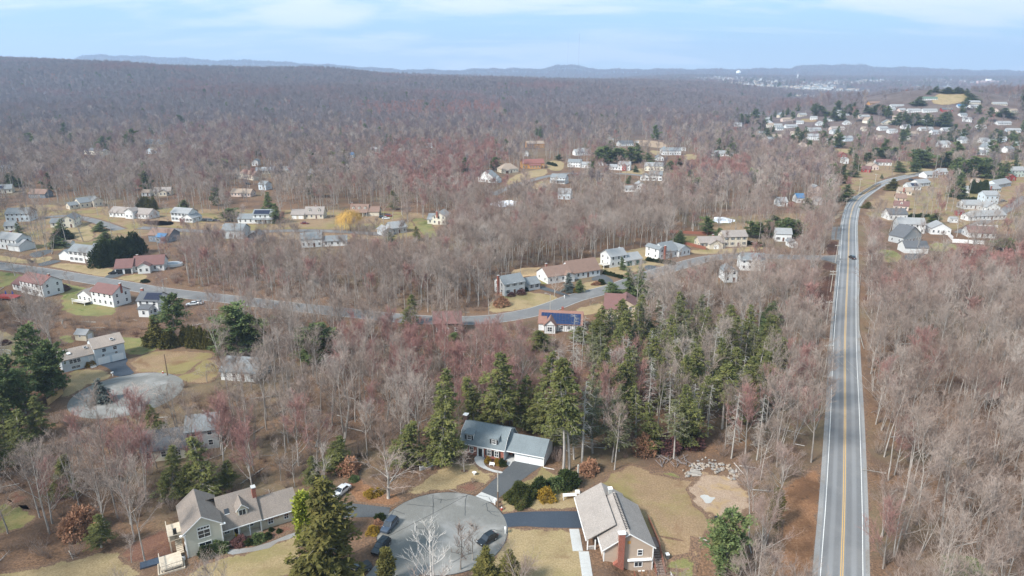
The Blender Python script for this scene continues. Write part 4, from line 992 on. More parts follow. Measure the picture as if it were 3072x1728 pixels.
# --- left, nearer rows (zone e)
H('white colonial beside the residential street with brick chimney on its right end and maroon roof', 'e', (172,600), (350,640), 8, 5.3, 'x', 'white', 'maroon', [(-7.5,1,7.5,7,2.7,'x',0,None)], chim=(13.8,4,8.6), sides='FR', door=None, keep=.05)
H('white colonial with maroon roof and a white deck in front of its low left wing', 'e', (735,690), (905,720), 7.5, 5.3, 'x', 'white', 'maroon', [(-8,0,7.7,7.5,2.9,'y',0,'taupe')], chim=(11.6,4,8.6), sides='FR', door=None, keep=.05, deck=(-7.5,-3,7,2.9,1.2), clearr=11)
H('white two-storey house with dark solar panels, half hidden by a tall pine', 'e', (1098,770), (1260,775), 7.5, 5.3, 'x', 'white', 'dark_grey', [(2,-3,4,2.95,3,'s')], chim=(-.6,5,8.4), solar=(6,2,3), sides='FL', door=None, keep=.03)
H('white contemporary house with maroon roofs and double garage facing the street', 'e', (1060,440), (1300,425), 9, 3.1, 'x', 'white', 'maroon', [(-7,-2,6.9,10,2.8,'x',('2','d','F')),(2.5,-3.5,5,3.4,3.4,'y')], chim=(1,5,6.8), st=1, keep=.08, rise=3.2)
H('white colonial with grey roof and attached garage behind a blacktop drive', 'e', (555,355), (775,380), 8, 5.3, 'x', 'white', 'grey', [(-8,1,7.9,7,2.7,'y',('2','w','F'))], shut='black', keep=.04, sides='FR')
H('long white colonial at the left edge with twin garage doors under its end gable', 'e', (-20,250), (140,270), 8, 5.4, 'x', 'white', 'light_grey', [(10,-1,8,8,2.9,'x',('2','w','F'))], keep=.04, chim=(5,5,8.5))
H('yellowish white gabled house among bare trees with its end wall to the camera', 'i', (600,980), (722,975), 11, 5.0, 'y', 'cream', 'grey', [(-7,3,6.9,7,2.7,'x')], keep=.1, st=2)
H('small white garage with grey roof at the left edge', 'i', (45,1005), (145,1000), 6, 2.6, 'x', 'white', 'grey', (), st=1, keep=.1, door=None, name='garage', cat='garage')
H('grey-roofed white house with an arched gable beside dry lawn', 'i', (780,790), (960,765), 9, 3.6, 'x', 'beige', 'grey', [(7.5,-2,6,6,4.3,'y'),(-6,1,5.9,6,2.6,'x')], st=1, keep=.08)
H('brown-roofed house with slate blue gable end at the upper left', 'i', (280,690), (440,690), 9, 3.0, 'x', 'slate', 'brown', (), st=1, keep=.1)
H('yellow-beige house with dark solar roof cut by the left edge', 'i', (-60,650), (120,640), 9, 3.2, 'x', 'cream', 'grey', (), st=1, keep=.1, solar=(5,2,2))
H('pale grey house hidden by bare trees at the left edge', 'i', (60,920), (290,915), 9, 4.8, 'x', 'pale_blue', 'grey', (), keep=.35)
H('long low ranch with grey roof and a white end wall behind thin trees', 'i', (1060,870), (1440,895), 9, 2.9, 'x', 'white', 'taupe', [(14,-2,6,6,4.6,'y')], st=1, keep=.2)
H('dark blue house with brown roof seen through bare branches', 'i', (1440,1110), (1640,1120), 9, 3.6, 'x', 'slate', 'brown', [(6,-2,5,5,3.3,'x',0,'blue')], st=1, keep=.15)
H('tan house with taupe roof at the edge of the wood', 'i', (1490,670), (1650,665), 8, 3.2, 'x', 'beige', 'taupe', [(4,-2,5,5,3.2,'y')], st=1, keep=.12)
H('small pale shed-like cottage left of the tan house', 'i', (1370,672), (1450,672), 6, 2.6, 'x', 'white', 'tan', (), st=1, keep=.15, name='cottage', cat='cottage')
H('white colonial with many windows and a low right wing beside parked cars', 'i', (1660,912), (1830,925), 8, 5.3, 'x', 'white', 'light_grey', [(8.5,-.5,7.5,8,2.8,'y',0)], keep=.04, shut='black')
H('white house whose two roof levels both carry dark solar panels', 'i', (2450,935), (2640,935), 8, 5.3, 'x', 'white', 'grey', [(-9.3,0,9.2,8,2.8,'x')], solar=(9,2,1), keep=.05, porch=True)
H('blue-grey roofed house beside the low dark gable, partly hidden', 'i', (2150,1080), (2350,1085), 9, 4.6, 'x', 'grey', 'grey', (), keep=.25)
H('dark grey cottage with a white-trimmed front gable', 'i', (2400,1120), (2520,1120), 8, 3.6, 'y', 'dark', 'dark_grey', (), keep=.2, name='cottage', cat='cottage')
H('tan colonial with brown roof near the mid-left cars', 'i', (2320,500), (2450,520), 8, 4.6, 'x', 'beige', 'brown', [(-6,0,5.9,6,2.6,'x',0,'grey')], keep=.1)
H('pale blue house in the clearing below the tan colonial', 'i', (2500,610), (2570,615), 7, 4.4, 'x', 'pale_blue', 'grey', (), keep=.1)
H('low white house below the tan colonial', 'i', (2230,675), (2420,680), 8, 2.7, 'x', 'pinkish', 'tan', (), st=1, keep=.2)
H('long tan house right of the tan colonial', 'j', (220,460), (540,450), 9, 2.8, 'x', 'beige', 'light_grey', (), st=1, keep=.25)
H('white gable peeping out left above the long tan house', 'j', (180,380), (240,380), 7, 4.5, 'y', 'white', 'grey', (), keep=.15)
H('cream house with solar roof far up at the left', 'i', (850,265), (1000,280), 8, 4.2, 'x', 'cream', 'dark_grey', [(-3,-2,5,7,3.6,'y')], keep=.05)
H('light blue gabled house with a long tan roof at the upper left', 'i', (1410,262), (1490,262), 7, 3.6, 'y', 'pale_blue', 'tan', [(7,0,10,8,3.4,'h',0,'tan')], keep=.06)
H('dark house above the light blue gabled house', 'i', (1400,170), (1600,170), 9, 3.2, 'x', 'slate', 'dark_grey', (), st=1, keep=.15)
H('greyish house behind trees at the far upper left', 'i', (0,440), (110,440), 8, 3.6, 'x', 'grey', 'light_grey', (), keep=.3)
# --- middle (zone j)
H('beige cape with two dormers and a lower left garage', 'j', (690,890), (870,890), 9, 2.9, 'x', 'beige', 'taupe', [(-8,-1,7.9,9,2.7,'x',('2','w','F'))], st=1, dorm=2, chim=(6,5,7.4), keep=.04, rise=3.8)
H('beige cape with three dormers and brown roof right of the golden willow', 'j', (1130,865), (1300,865), 9, 2.9, 'x', 'beige', 'brown', [(10.5,0,7.5,8.5,2.8,'x',('1','d','R'))], st=1, dorm=3, chim=(.5,5,7.4), keep=.06, rise=3.8, porch=True)
H('cream house with grey roof and a tall brick chimney on green lawn', 'j', (1925,945), (2050,950), 11, 4.9, 'y', 'cream', 'light_grey', [(-3.5,1,3.4,9,2.9,'x')], chim=(3,-.5,8.2), keep=.04)
H('grey-roofed house with a white gable just right of the dry yard', 'j', (1530,1040), (1680,1020), 9, 3.2, 'x', 'grey', 'light_grey', [(-6,-3,6,9,3,'y')], st=1, keep=.1)
H('long white house with grey roof behind the foreground thicket', 'j', (655,1170), (860,1160), 8, 4.4, 'x', 'white', 'grey', [(11,0,12,7,2.8,'x',0)], keep=.12)
H('white house behind trees left of centre top', 'j', (740,480), (890,470), 8, 3.2, 'x', 'pale_blue', 'light_grey', (), st=1, keep=.3)
H('pale ranch on the tan clearing in the upper middle', 'j', (1100,420), (1290,410), 8, 2.8, 'x', 'pinkish', 'tan', (), st=1, keep=.3)
H('house with bright solar roof in the upper middle wood', 'j', (1080,300), (1160,300), 7, 3.2, 'x', 'white', 'blue', (), st=1, keep=.15)
H('large pale house on the rise in the upper middle', 'j', (1310,260), (1420,255), 9, 4, 'h', 'beige', 'light_grey', (), keep=.12)
H('pale house right of the large hipped one', 'j', (1570,265), (1650,265), 8, 3.2, 'x', 'grey', 'light_grey', (), st=1, keep=.2)
H('white house among twigs in the upper middle', 'j', (1850,205), (1920,205), 7, 3.4, 'x', 'white', 'light_grey', (), keep=.15)
# --- upper centre (zone k)
H('white two-level house with grey roofs at the bend of the upper street', 'k', (110,530), (260,545), 8, 4.5, 'y', 'white', 'grey', [(8,1,10,7,3.0,'x',0)], keep=.06)
H('tan house with big hipped roof above the lawn of the upper street', 'k', (340,450), (500,440), 11, 3.4, 'h', 'beige', 'tan', [(1,-3,6,4,2.8,'h',('1','b','F'))], st=1, keep=.03, rise=4.5)
H('large orange and brown lodge with long red-brown roof', 'k', (540,405), (750,400), 11, 4.6, 'x', 'orange', 'red', [(6,-3,11,2.95,3,'s',0)], keep=.03, rise=3.4)
H('white house with green-trimmed porch in the bend of the upper street', 'k', (810,545), (950,555), 8, 4.8, 'x', 'white', 'grey', (), keep=.05, porch=True)
H('white colonial with grey roof left of the small cape, above the upper street', 'k', (975,390), (1100,395), 8, 4.8, 'x', 'white', 'grey', (), keep=.06)
H('small white cape beside the grey-roofed colonial', 'k', (1110,400), (1195,402), 7, 3.4, 'x', 'white', 'light_grey', (), st=1, keep=.08)
H('tiny white gabled outbuilding among the upper gardens', 'k', (1280,380), (1320,380), 5, 3.0, 'y', 'white', 'grey', (), st=1, keep=.08, name='outbuilding', cat='outbuilding')
H('white colonial with a red brick centre and pediment', 'k', (1460,420), (1575,425), 8, 5.2, 'x', 'white', 'light_grey', [(-8,0,7.9,7,2.8,'x'),(4.2,-1.2,3.6,1.15,5.2,'y',0,'light_grey','red')], keep=.03, door='red')
H('large white house with three front dormers', 'k', (1715,425), (1900,430), 9, 4.4, 'x', 'cream', 'light_grey', [(0,-2,6,5,3.4,'y')], keep=.04, dorm=3)
H('white colonial with dark roof and left gable wing below the dormered house', 'k', (1765,520), (1885,525), 8, 5.2, 'x', 'white', 'grey', [(-7.5,-1,7.4,7,3.2,'y')], keep=.04, shut='black')
H('white gable end rising from the wood below the upper street', 'k', (1635,635), (1725,635), 9, 5.4, 'y', 'white', 'light_grey', [(-8,2,7.9,6,2.6,'x')], keep=.12)
H('pale house with a steep end gable lost in branches', 'k', (880,700), (1000,705), 9, 4.4, 'x', 'pale_blue', 'light_grey', (), keep=.25)
H('unfinished house with orange sheathing in the upper wood', 'k', (585,205), (750,200), 9, 4.6, 'x', 'orange', 'tan', (), keep=.12)
H('small white house below the unfinished one', 'k', (555,285), (595,285), 6, 4.2, 'y', 'white', 'grey', (), keep=.15)
H('white house with pale blue roof behind the upper pines', 'k', (1050,280), (1200,275), 9, 3.6, 'x', 'white', 'light_grey', [(6,5,9,7,5,'x')], keep=.1)
H('grey house at the top edge of the building site', 'k', (1370,150), (1420,150), 7, 4.4, 'y', 'grey', 'grey', (), keep=.05)
H('white house with dark roof below the building site', 'k', (1480,190), (1610,185), 9, 3.6, 'x', 'white', 'dark_grey', (), keep=.06)
H('big white house with grey roof right of the bare soil', 'k', (1890,275), (2070,275), 10, 4.6, 'x', 'white', 'grey', [(0,5,9,9,5.4,'y')], keep=.04)
H('white garage house with portico below the big white house', 'k', (1830,330), (1905,330), 8, 3.2, 'y', 'white', 'grey', (), st=1, keep=.06)
H('long low white building at the wood edge on the right of the upper gardens', 'k', (2380,285), (2576,285), 9, 2.8, 'x', 'white', 'light_grey', (), st=1, keep=.06)
# --- centre right street (zone g)
H('grey-white colonial with grey roof and brick end chimney by the bend', 'g', (35,630), (195,600), 8, 4.9, 'x', 'white', 'grey', [(12.2,1,5.5,7,2.6,'x')], chim=(-.5,4,7.8), keep=.02, st=2, shut='grey')
H('long brown-roofed ranch with white walls and twin brown garage doors', 'g', (560,500), (790,465), 10, 2.9, 'x', 'white', 'brown', [(-12,-1,11.9,10,3.2,'x'),(-4,-3,4,4,3.2,'y')], st=1, keep=.02, gar='F', chim=(-9,6,7), rise=4.2)
H('white colonial with side deck and dark green garage doors', 'g', (870,405), (1000,385), 8, 5.2, 'x', 'white', 'light_grey', [(7.5,-1.5,9.5,8,2.8,'x',('2','g','F'))], chim=(8.5,5,7.6), keep=.03, deck=(-3.6,0,3.5,4,1.6), door=None)
H('white raised ranch with blue-grey roof and brick chimney', 'g', (1300,335), (1400,315), 9, 3.4, 'x', 'white', 'grey', [(-4,0,4,9,5.2,'y'),(8.5,-1,8,9,3.0,'y')], chim=(-.5,-.5,6.8), keep=.02, rise=3.6)
H('beige colonial with black shutters and a low garage wing', 'g', (1765,240), (1948,235), 8, 5.3, 'x', 'beige', 'taupe', [(-13,-1,12.9,8,2.8,'x'),(-9,-4,7,6,2.7,'y',('1','w','F'))], shut='black', keep=.03, chim=(-4,5,5.6))
H('white cape with grey roof left of the small white garage', 'g', (2175,195), (2300,200), 7.5, 4.2, 'x', 'white', 'light_grey', (), shut='black', keep=.04)
H('small white garage with gable just right of the cape', 'g', (2290,245), (2350,245), 6, 2.7, 'y', 'white', 'grey', (), st=1, keep=.08, door=None, name='garage', cat='garage')
H('white house with grey roof veiled by bare crowns south of the street', 'g', (1900,425), (2090,430), 8, 4.8, 'x', 'white', 'grey', (), keep=.3, chim=(1,4,7.6))
H('white gable end with balcony deep among bare branches', 'g', (1770,520), (1870,520), 8, 4.8, 'y', 'white', 'grey', (), keep=.25)
H('maroon-roofed house with brick walls in front of two dark firs', 'g', (820,820), (980,830), 11, 4.6, 'x', 'tan', 'maroon', [(4,2,7,9,5.6,'y',0,'maroon')], keep=.12, rise=4)
H('brown flat-roofed house hidden behind crowns below the street', 'f', (1450,880), (1690,875), 9, 4.0, 'x', 'brown', 'maroon', (), keep=.9, clearr=7)
# hidden houses behind the pink maples and by the left circle
H('grey-roofed bungalow buried in twigs by the upper turning circle', 'e', (1750,1290), (2030,1310), 9, 2.9, 'x', 'white', 'grey', (), st=1, keep=.9, clearr=6.5)
H('house with dark hipped roof and big windows among the cedars', 'a', (1075,600), (1400,560), 9, 2.9, 'x', 'cream', 'dark_grey', [(9,3,7,8,5,'x',0,'grey','grey')], st=1, keep=.6, door=None, clearr=8)
# --- right side (zone h and l)
H('large white colonial right of the main road with blue tarp on its roof', 'h', (1135,430), (1370,440), 9, 5.2, 'x', 'white', 'light_grey', [(17,0,10,9,3.4,'y')], keep=.08)
H('dark-roofed cottage in front of the large white colonial', 'h', (1180,530), (1340,500), 8, 3.6, 'y', 'grey', 'dark_grey', (), st=1, keep=.12, name='cottage', cat='cottage')
H('white double garage with dark grey roof beside the greenish lawn', 'h', (1198,608), (1400,612), 8, 3.0, 'x', 'white', 'dark_grey', (), st=1, win=False, keep=.05, name='garage', cat='garage')
H('long white ranch with maroon roof behind a white fence', 'h', (1750,470), (1990,480), 9, 2.8, 'x', 'white', 'maroon', (), st=1, keep=.2)
H('white ranch with grey roof and twin window groups right of the red shed', 'h', (1800,325), (2075,315), 8, 2.8, 'x', 'white', 'light_grey', [(-4,0,3.9,6,2.5,'x')], st=1, keep=.06)
H('pale blue two-storey box with a white porch below it', 'h', (1890,180), (2010,180), 8, 6.0, 'x', 'pale_blue', 'light_grey', (), keep=.04)
H('white flat house with glazed porch left of the blue one', 'h', (1715,225), (1870,225), 8, 3.0, 'x', 'white', 'light_grey', (), st=1, keep=.06)
H('white gabled house in front of the pale blue one', 'h', (1900,250), (2025,250), 8, 3.2, 'y', 'white', 'light_grey', (), st=1, keep=.06)
H('white house with dark gable roof, second in the row along the curve', 'h', (1060,320), (1220,320), 9, 3.6, 'x', 'white', 'dark_grey', (), st=1, keep=.1)
H('maroon-roofed cape, third in the row along the curve', 'h', (1100,230), (1230,240), 8, 3.0, 'x', 'pinkish', 'maroon', (), st=1, keep=.1, dorm=1)
H('brown-roofed bungalow, fourth in the row along the curve', 'h', (1120,160), (1210,165), 8, 2.8, 'x', 'tan', 'brown', (), st=1, keep=.1)
H('tan ranch with brick chimney, fifth in the row along the curve', 'h', (1145,100), (1260,105), 8, 2.8, 'x', 'beige', 'tan', (), st=1, keep=.08, chim=(3,-.5,5.6))
H('white ranch with solar panels near the top of the curve', 'h', (1230,60), (1340,60), 8, 2.8, 'x', 'white', 'light_grey', (), st=1, keep=.06, solar=(5,2,3))
H('white ranch next beyond the solar one', 'l', (1740,480), (1830,470), 8, 2.8, 'x', 'white', 'light_grey', (), st=1, keep=.08)
H('white ranch third beyond the solar one', 'l', (1800,410), (1890,405), 8, 2.8, 'x', 'white', 'light_grey', (), st=1, keep=.08)
H('pale blue ranch at the end of the row', 'l', (1900,385), (1970,385), 8, 2.8, 'x', 'pale_blue', 'light_grey', (), st=1, keep=.08)
H('grey-roofed ranch with brick chimney at the right beyond the hedge', 'l', (2280,530), (2390,520), 9, 2.8, 'x', 'cream', 'light_grey', (), st=1, keep=.06, chim=(3,-.5,5.4))
H('grey ranch behind the one with the brick chimney', 'l', (2360,490), (2470,470), 9, 2.8, 'x', 'pale_blue', 'light_grey', (), st=1, keep=.06)
H('green two-storey house at the right edge', 'l', (2470,400), (2576,400), 9, 5.6, 'x', 'green', 'light_grey', (), keep=.04)
H('red barn-like outbuilding below the green house', 'l', (2440,430), (2510,430), 6, 2.8, 'y', 'red', 'red', (), st=1, keep=.05, name='outbuilding', cat='outbuilding')
H('small white house left of the dark hedge', 'l', (2060,530), (2150,530), 7, 2.8, 'x', 'white', 'light_grey', (), st=1, keep=.1)
H('white barn with a red gable outline in the field', 'l', (1145,295), (1180,295), 9, 4.6, 'y', 'white', 'light_grey', (), keep=.04, name='barn', cat='barn')
H('red-trimmed stable behind the white barn', 'l', (1105,243), (1165,243), 7, 2.6, 'y', 'red', 'red', (), st=1, keep=.05, name='stable', cat='stable')
H('maroon-roofed brick bungalow left of the road bend', 'l', (1280,360), (1350,365), 8, 2.8, 'x', 'red', 'maroon', (), st=1, keep=.1)
H('pinkish gabled house right of the brick bungalow', 'l', (1350,345), (1420,345), 9, 3.4, 'y', 'pinkish', 'tan', (), st=1, keep=.08)
H('long white ranch with red roof above the road bend', 'l', (1400,308), (1522,310), 8, 3.2, 'x', 'white', 'maroon', (), st=1, keep=.05)
H('white house with grey roof far beyond the field', 'l', (855,108), (945,108), 9, 5.4, 'x', 'white', 'light_grey', [(-8,0,7.9,8,3,'x')], keep=.04)
H('cream house among thin pines beyond the field', 'l', (980,140), (1065,140), 8, 4.2, 'x', 'cream', 'light_grey', (), keep=.12)
H('tan gabled house at the edge of the wood', 'l', (790,175), (860,175), 9, 3.6, 'y', 'pinkish', 'tan', (), st=1, keep=.15)
H('white house poking out between big pines', 'l', (1905,165), (1990,165), 9, 4.2, 'x', 'white', 'light_grey', (), keep=.05)
H('blue-roofed house behind the round pine', 'h', (262,170), (328,170), 8, 3.4, 'x', 'white', 'blue', (), st=1, keep=.08)
H('white house left of the blue-roofed one', 'h', (100,200), (180,200), 8, 3.0, 'x', 'white', 'light_grey', (), st=1, keep=.2)
H('small white house right of the round pine', 'h', (420,190), (480,190), 7, 3.0, 'x', 'white', 'light_grey', (), st=1, keep=.2)
H('white house lost in the wood left of the road curve', 'h', (400,90), (470,90), 8, 4.2, 'y', 'pinkish', 'light_grey', (), keep=.2)
# --- far right hill and the rows below it (zone m)
far_ = [(1200,385,1325,'orange','brown','long orange-brown lodge on the crest of the hill'), (1685,355,1800,'white','green_','white house with green roof on the hill field'),
        (1370,415,1550,'white','light_grey','wide pale house below the lodge on the hill'), (1380,450,1440,'white','light_grey','small white house left on the hill slope'),
        (1480,455,1530,'pinkish','light_grey','small tan house in the middle of the hill slope'), (1560,465,1650,'white','light_grey','white ranch on the hill slope'),
        (1670,465,1820,'white','light_grey','big white gabled house on the hill slope'), (1860,460,1935,'red','dark_grey','dark red house on the hill slope'),
        (2000,425,2060,'pale_blue','blue','pale blue house right of the hill field'), (2100,390,2180,'beige','light_grey','beige house near the top right of the hill'),
        (2110,425,2180,'white','light_grey','low white house under the beige one'), (945,500,1020,'white','light_grey','white gabled house between dark pines'),
        (930,470,970,'white','light_grey','narrow white house behind the dark pines'), (640,630,800,'white','light_grey','long white house in the row below the hill'),
        (830,625,1030,'pinkish','taupe','long tan-roofed terrace in the row below the hill'), (1150,630,1190,'beige','tan','small beige house in the row below the hill'),
        (1300,625,1370,'white','light_grey','white bungalow in the lower row'), (1385,650,1450,'white','light_grey','pale bungalow in front of the lower row'),
        (1510,610,1570,'white','grey','white house with one gable in the lower row'), (1665,625,1770,'white','light_grey','wide white house in the lower row'),
        (1770,660,1840,'white','light_grey','white house in front of the wide one'), (1850,630,1990,'white','light_grey','largest white house of the lower row'),
        (2350,575,2460,'white','light_grey','white ranch at the right of the lower row'), (2440,640,2530,'pale_blue','light_grey','pale blue house at the right edge of the lower row'),
        (300,595,360,'cream','tan','cream bungalow at the left of the far row'), (370,595,430,'white','light_grey','white bungalow in the far row'),
        (470,600,570,'white','light_grey','bright white long house in the far row'), (0,590,70,'white','light_grey','pale house at the left end of the far row'),
        (210,370,260,'white','light_grey','bright white house high in the wood'), (275,372,330,'white','grey','white house right of the bright one in the wood'),
        (440,540,540,'pinkish','tan','tan house above the far row'), (690,530,740,'white','light_grey','white house on the dry lawn above the far row'),
        (590,500,650,'beige','light_grey','beige house above the dry lawn'), (2200,735,2260,'white','light_grey','white house peeping between the right pines'),
        (1120,510,1210,'pinkish','light_grey','low tan house on the lower hill slope'), (2310,400,2420,'beige','light_grey','long low beige house right of the hill'),
        (2180,610,2240,'white','light_grey','white house behind the right-hand trees'), (2520,760,2576,'green','light_grey','green-roofed house at the right edge behind trees')]
RC['green_'] = (.10,.15,.12)
for x0_, y_, x1_, wc_, rc_, lb_ in far_:
    L_ = G('m', x0_, y_); W_m = (x1_-x0_)/2.954*L_.length/FPX*1.0
    H(lb_, 'm', ((x0_+x1_)/2, y_), ('c', rng.uniform(-14, 14), min(W_m, 21)), 8, 3.8 if rng.random() < .5 else 2.9, 'h' if 'hip' in lb_ else 'x', wc_, rc_, (), st=1 if True else 2, keep=.05, door=None)

rr = random.Random(33); n_ = 0; hc = [('white','light_grey'),('white','grey'),('cream','tan'),('beige','grey'),('pale_blue','light_grey'),('pinkish','tan')]
for _ in range(400):
    u_, v_ = rr.uniform(2260, 3070), rr.uniform(335, 470)
    if v_ > 430 and u_ < 2760: continue
    q = P(u_, v_)
    if any((q.x-a)**2 + (q.y-b)**2 < (c+13)**2 for a, b, c in HOUSE_SPOTS): continue
    w_, r_ = hc[rr.choice((0,0,1,1,2,3,4,5))]; WdR = rr.uniform(10, 15)
    H('%s %s house, %s roof, %s, %s' % ('long' if WdR > 13 else 'small', w_.replace('_', ' '), r_.replace('_', ' '), 'high up' if v_ < 375 else 'in the lower rows' if v_ < 420 else 'behind suburb trees', 'toward the right edge' if u_ > 2880 else 'under the hill field' if u_ > 2650 else 'left of the hill'),
      'p', (u_, v_), ('c', rr.uniform(-30, 30), WdR), 8, 2.9 if rr.random() < .6 else 4.4, rr.choice('xxy'), w_, r_, (), st=1, keep=.08, door=None); n_ += 1
    if n_ > 38: break
# ------------------------------------------------------------------ the three foreground houses
def rot2(t, rz): return Vector((math.cos(rz)*t[0] - math.sin(rz)*t[1], math.sin(rz)*t[0] + math.cos(rz)*t[1], 0))
def nb(parent, name, m, *boxes):
    b = MB()
    for q in boxes: b.box(*q, m)
    return b.obj(name, parent)
def shutters(t, x, z, w, h, y=0, m=M_DARK):
    for s in (-1, 1): nb(t, 'shutter', m, (x+s*(w/2+.33)-.20, y-.05, z, x+s*(w/2+.33)+.20, y+.01, z+h))
def keepbox(t, x0, x1, y0, y1, z1, keep, r=None, m=4):
    A = Vector(t.location); rz = t.rotation_euler[2]; u = []; v = []
    for x in (x0, x1):
        for y in (y0, y1):
            for zz in (0, z1):
                q = A + rot2((x, y), rz); a_, b_ = proj(q.x, q.y, A.z+zz); u.append(float(a_)); v.append(float(b_))
    KEEP.append(([(min(u)-m, min(v)), (max(u)+m, min(v)), (max(u)+m, max(v)+m), (min(u)-m, max(v)+m)], keep, A.y + 4))
    c = A + rot2(((x0+x1)/2, (y0+y1)/2), rz); HOUSE_SPOTS.append((c.x, c.y, r or max(x1-x0, y1-y0)/2 + 2.5))
M_SHGREY = shingle('shingle_blue_grey', (.165,.195,.21), .22)
M_SHTAUPE = shingle('shingle_taupe_near', (.215,.18,.155), .32)
M_SHPINK = shingle('shingle_pinkish_grey', (.31,.275,.25), .36)
M_PBLUE = siding('siding_pale_blue_white', (.60,.66,.70)); M_SAGE = siding('siding_sage', (.58,.56,.47)); M_TANS = siding('siding_tan_near', (.47,.37,.29))
M_CREAMS = siding('siding_cream_near', (.60,.54,.42)); M_DECK = plain('grey_brown_deck', (.20,.15,.13), .8, .2, 2); M_REDW = plain('red_stained_wood', (.22,.08,.05), .7, .15, 2)
M_PALEW = plain('pale_deck_wood', (.52,.45,.36), .8, .15, 2)
def house_centre():
    yaw = R_(-19.5); B = G('b', 1533, 586); A = B - Vector((math.cos(yaw), math.sin(yaw), 0))*10.8; A.z = T(A.x, A.y)
    t = thing('house', A, yaw, 'blue-grey roofed gambrel house with red brick front, two white dormers and attached double garage', 'house', 'houses')
    Wd, D = 10.8, 8.4; prof = [(-.25, 2.75), (1.75, 5.15), (4.2, 6.35), (6.65, 5.15), (8.65, 2.75)]
    b = MB(); b.box(0, 0, -.3, Wd-.02, D, 2.85, M_BRICK); b.obj('wall', t)
    b = MB()
    for x in (0, Wd):
        s = -1 if x == 0 else 1; q = [(x, 0.0, -.29), (x, 0, 2.98), (x, 1.75, 5.1), (x, 4.2, 6.28), (x, 6.65, 5.1), (x, D, 2.98), (x, D, -.29)]
        b.prism(q if s < 0 else q, (s*.05, 0, 0), M_PBLUE)
    b.obj('gable_wall', t)
    r = MB()
    for i in range(4):
        (ya, za), (yb, zb) = prof[i], prof[i+1]
        r.prism([(-.3, ya, za), (-.3, yb, zb), (-.3, yb, zb+.16), (-.3, ya, za+.16)], (Wd+.6, 0, 0), M_SHGREY)
    ro = r.obj('roof', t)
    b = MB()
    for i in range(4):
        (ya, za), (yb, zb) = prof[i], prof[i+1]
        for x in (-.36, Wd+.31): b.prism([(x, ya, za-.12), (x, yb, zb-.12), (x, yb, zb+.10), (x, ya, za+.10)], (.05, 0, 0), M_WHITE)
    b.box(-.3, -.36, 2.62, Wd+.3, -.26, 2.84, M_WHITE); b.obj('trim', t)
    for x in (2.05, 8.25):
        d = nb(t, 'dormer', M_WHITE, (x-1.0, .45, 3.3, x+1.0, 2.6, 5.12))
        rr = MB(); rr.prism([(x-1.2, .15, 5.13), (x-1.2, 3.2, 5.62), (x-1.2, 3.2, 5.74), (x-1.2, .15, 5.25)], (2.4, 0, 0), M_SHGREY); rr.obj('roof', d)
        near_win(d, (x, .44, 3.75), 0, .85, 1.1); shutters(d, x, 3.75, .95, 1.1, .44)
    nb(t, 'frieze', M_WHITE, (.05, -.03, 2.5, 10.7, -.005, 2.62))
    near_win(t, (1.0, -.01, .8), 0, .8, 1.35); near_win(t, (2.75, -.01, .8), 0, .8, 1.35)
    for x in (7.2, 9.0): near_win(t, (x, -.01, .8), 0, .85, 1.4)
    nb(t, 'shutter', M_DARK, (6.2, -.06, .8, 6.6, -.005, 2.2), (7.82, -.06, .8, 8.4, -.005, 2.2), (9.62, -.06, .8, 10.0, -.005, 2.2))
    dr = nb(t, 'door', M_BLACK, (4.55, -.05, .1, 5.5, -.01, 2.2)); nb(t, 'door_surround', M_WHITE, (4.2, -.08, .05, 4.54, -.005, 2.45), (5.51, -.08, .05, 5.85, -.005, 2.45), (4.2, -.09, 2.21, 5.85, -.005, 2.5))
    nb(dr, 'handle', M_STEEL, (5.35, -.1, 1.0, 5.42, -.055, 1.15)); nb(t, 'step', M_CONC, (4.0, -1.3, -.2, 6.0, -.01, .16))
    for z in (.9, 3.55): near_win(t, (Wd+.055, 3.0, z), math.pi/2, .8, 1.15); nb(t, 'shutter', M_DARK, (Wd+.055, 2.2, z, Wd+.09, 2.52, z+1.15), (Wd+.055, 3.48, z, Wd+.09, 3.8, z+1.15))
    c = nb(t, 'chimney', plain('dark_brick', (.10,.06,.05)), (-1.0, 4.2, -.3, -.06, 5.2, 7.6)); nb(c, 'cap', M_WHITE, (-1.1, 4.1, 7.602, .04, 5.3, 7.8))
    # breezeway and garage
    gx = Wd + 2.3; b = MB(); b.box(gx, .9, -.3, gx+7.0, 7.9, 2.62, M_WHITE); b.add([(gx+7.0,.9,2.62),(gx+7.0,7.9,2.62),(gx+7.0,4.4,4.9)], [(0,1,2)], M_PBLUE); b.obj('wall', t)
    nb(t, 'breezeway_wall', M_BRICK, (Wd+.06, 3.0, -.3, gx-.01, 3.4, 2.6)); nb(t, 'door', M_BLACK, (Wd+1.1, 2.94, .1, Wd+1.9, 2.99, 2.1)); nb(t, 'floor_slab', M_CONC, (Wd+.07, .6, -.2, gx-.01, 2.99, .12))
    r = MB()
    for ya, yb in ((.3, 4.4), (8.5, 4.4)): r.prism([(Wd+.07, ya, 2.55), (Wd+.07, yb, 5.0), (Wd+.07, yb, 5.16), (Wd+.07, ya, 2.71)], (2.23+7.3, 0, 0), M_SHGREY)
    r.obj('roof', t); nb(t, 'gutter', M_WHITE, (Wd+.1, .18, 2.5, gx+7.3, .29, 2.68))
    gd = plain('garage_door_white', (.70,.73,.74), .5, .04)
    for i in range(2):
        x0 = gx + .35 + i*3.35; d = nb(t, 'garage_door', gd, (x0, .84, 0, x0+2.95, .88, 2.15))
        for rr_ in range(4):
            for cc_ in range(4): nb(d, 'panel', gd, (x0+.08+cc_*.72, .815, .08+rr_*.52, x0+.70+cc_*.72, .839, .50+rr_*.52))
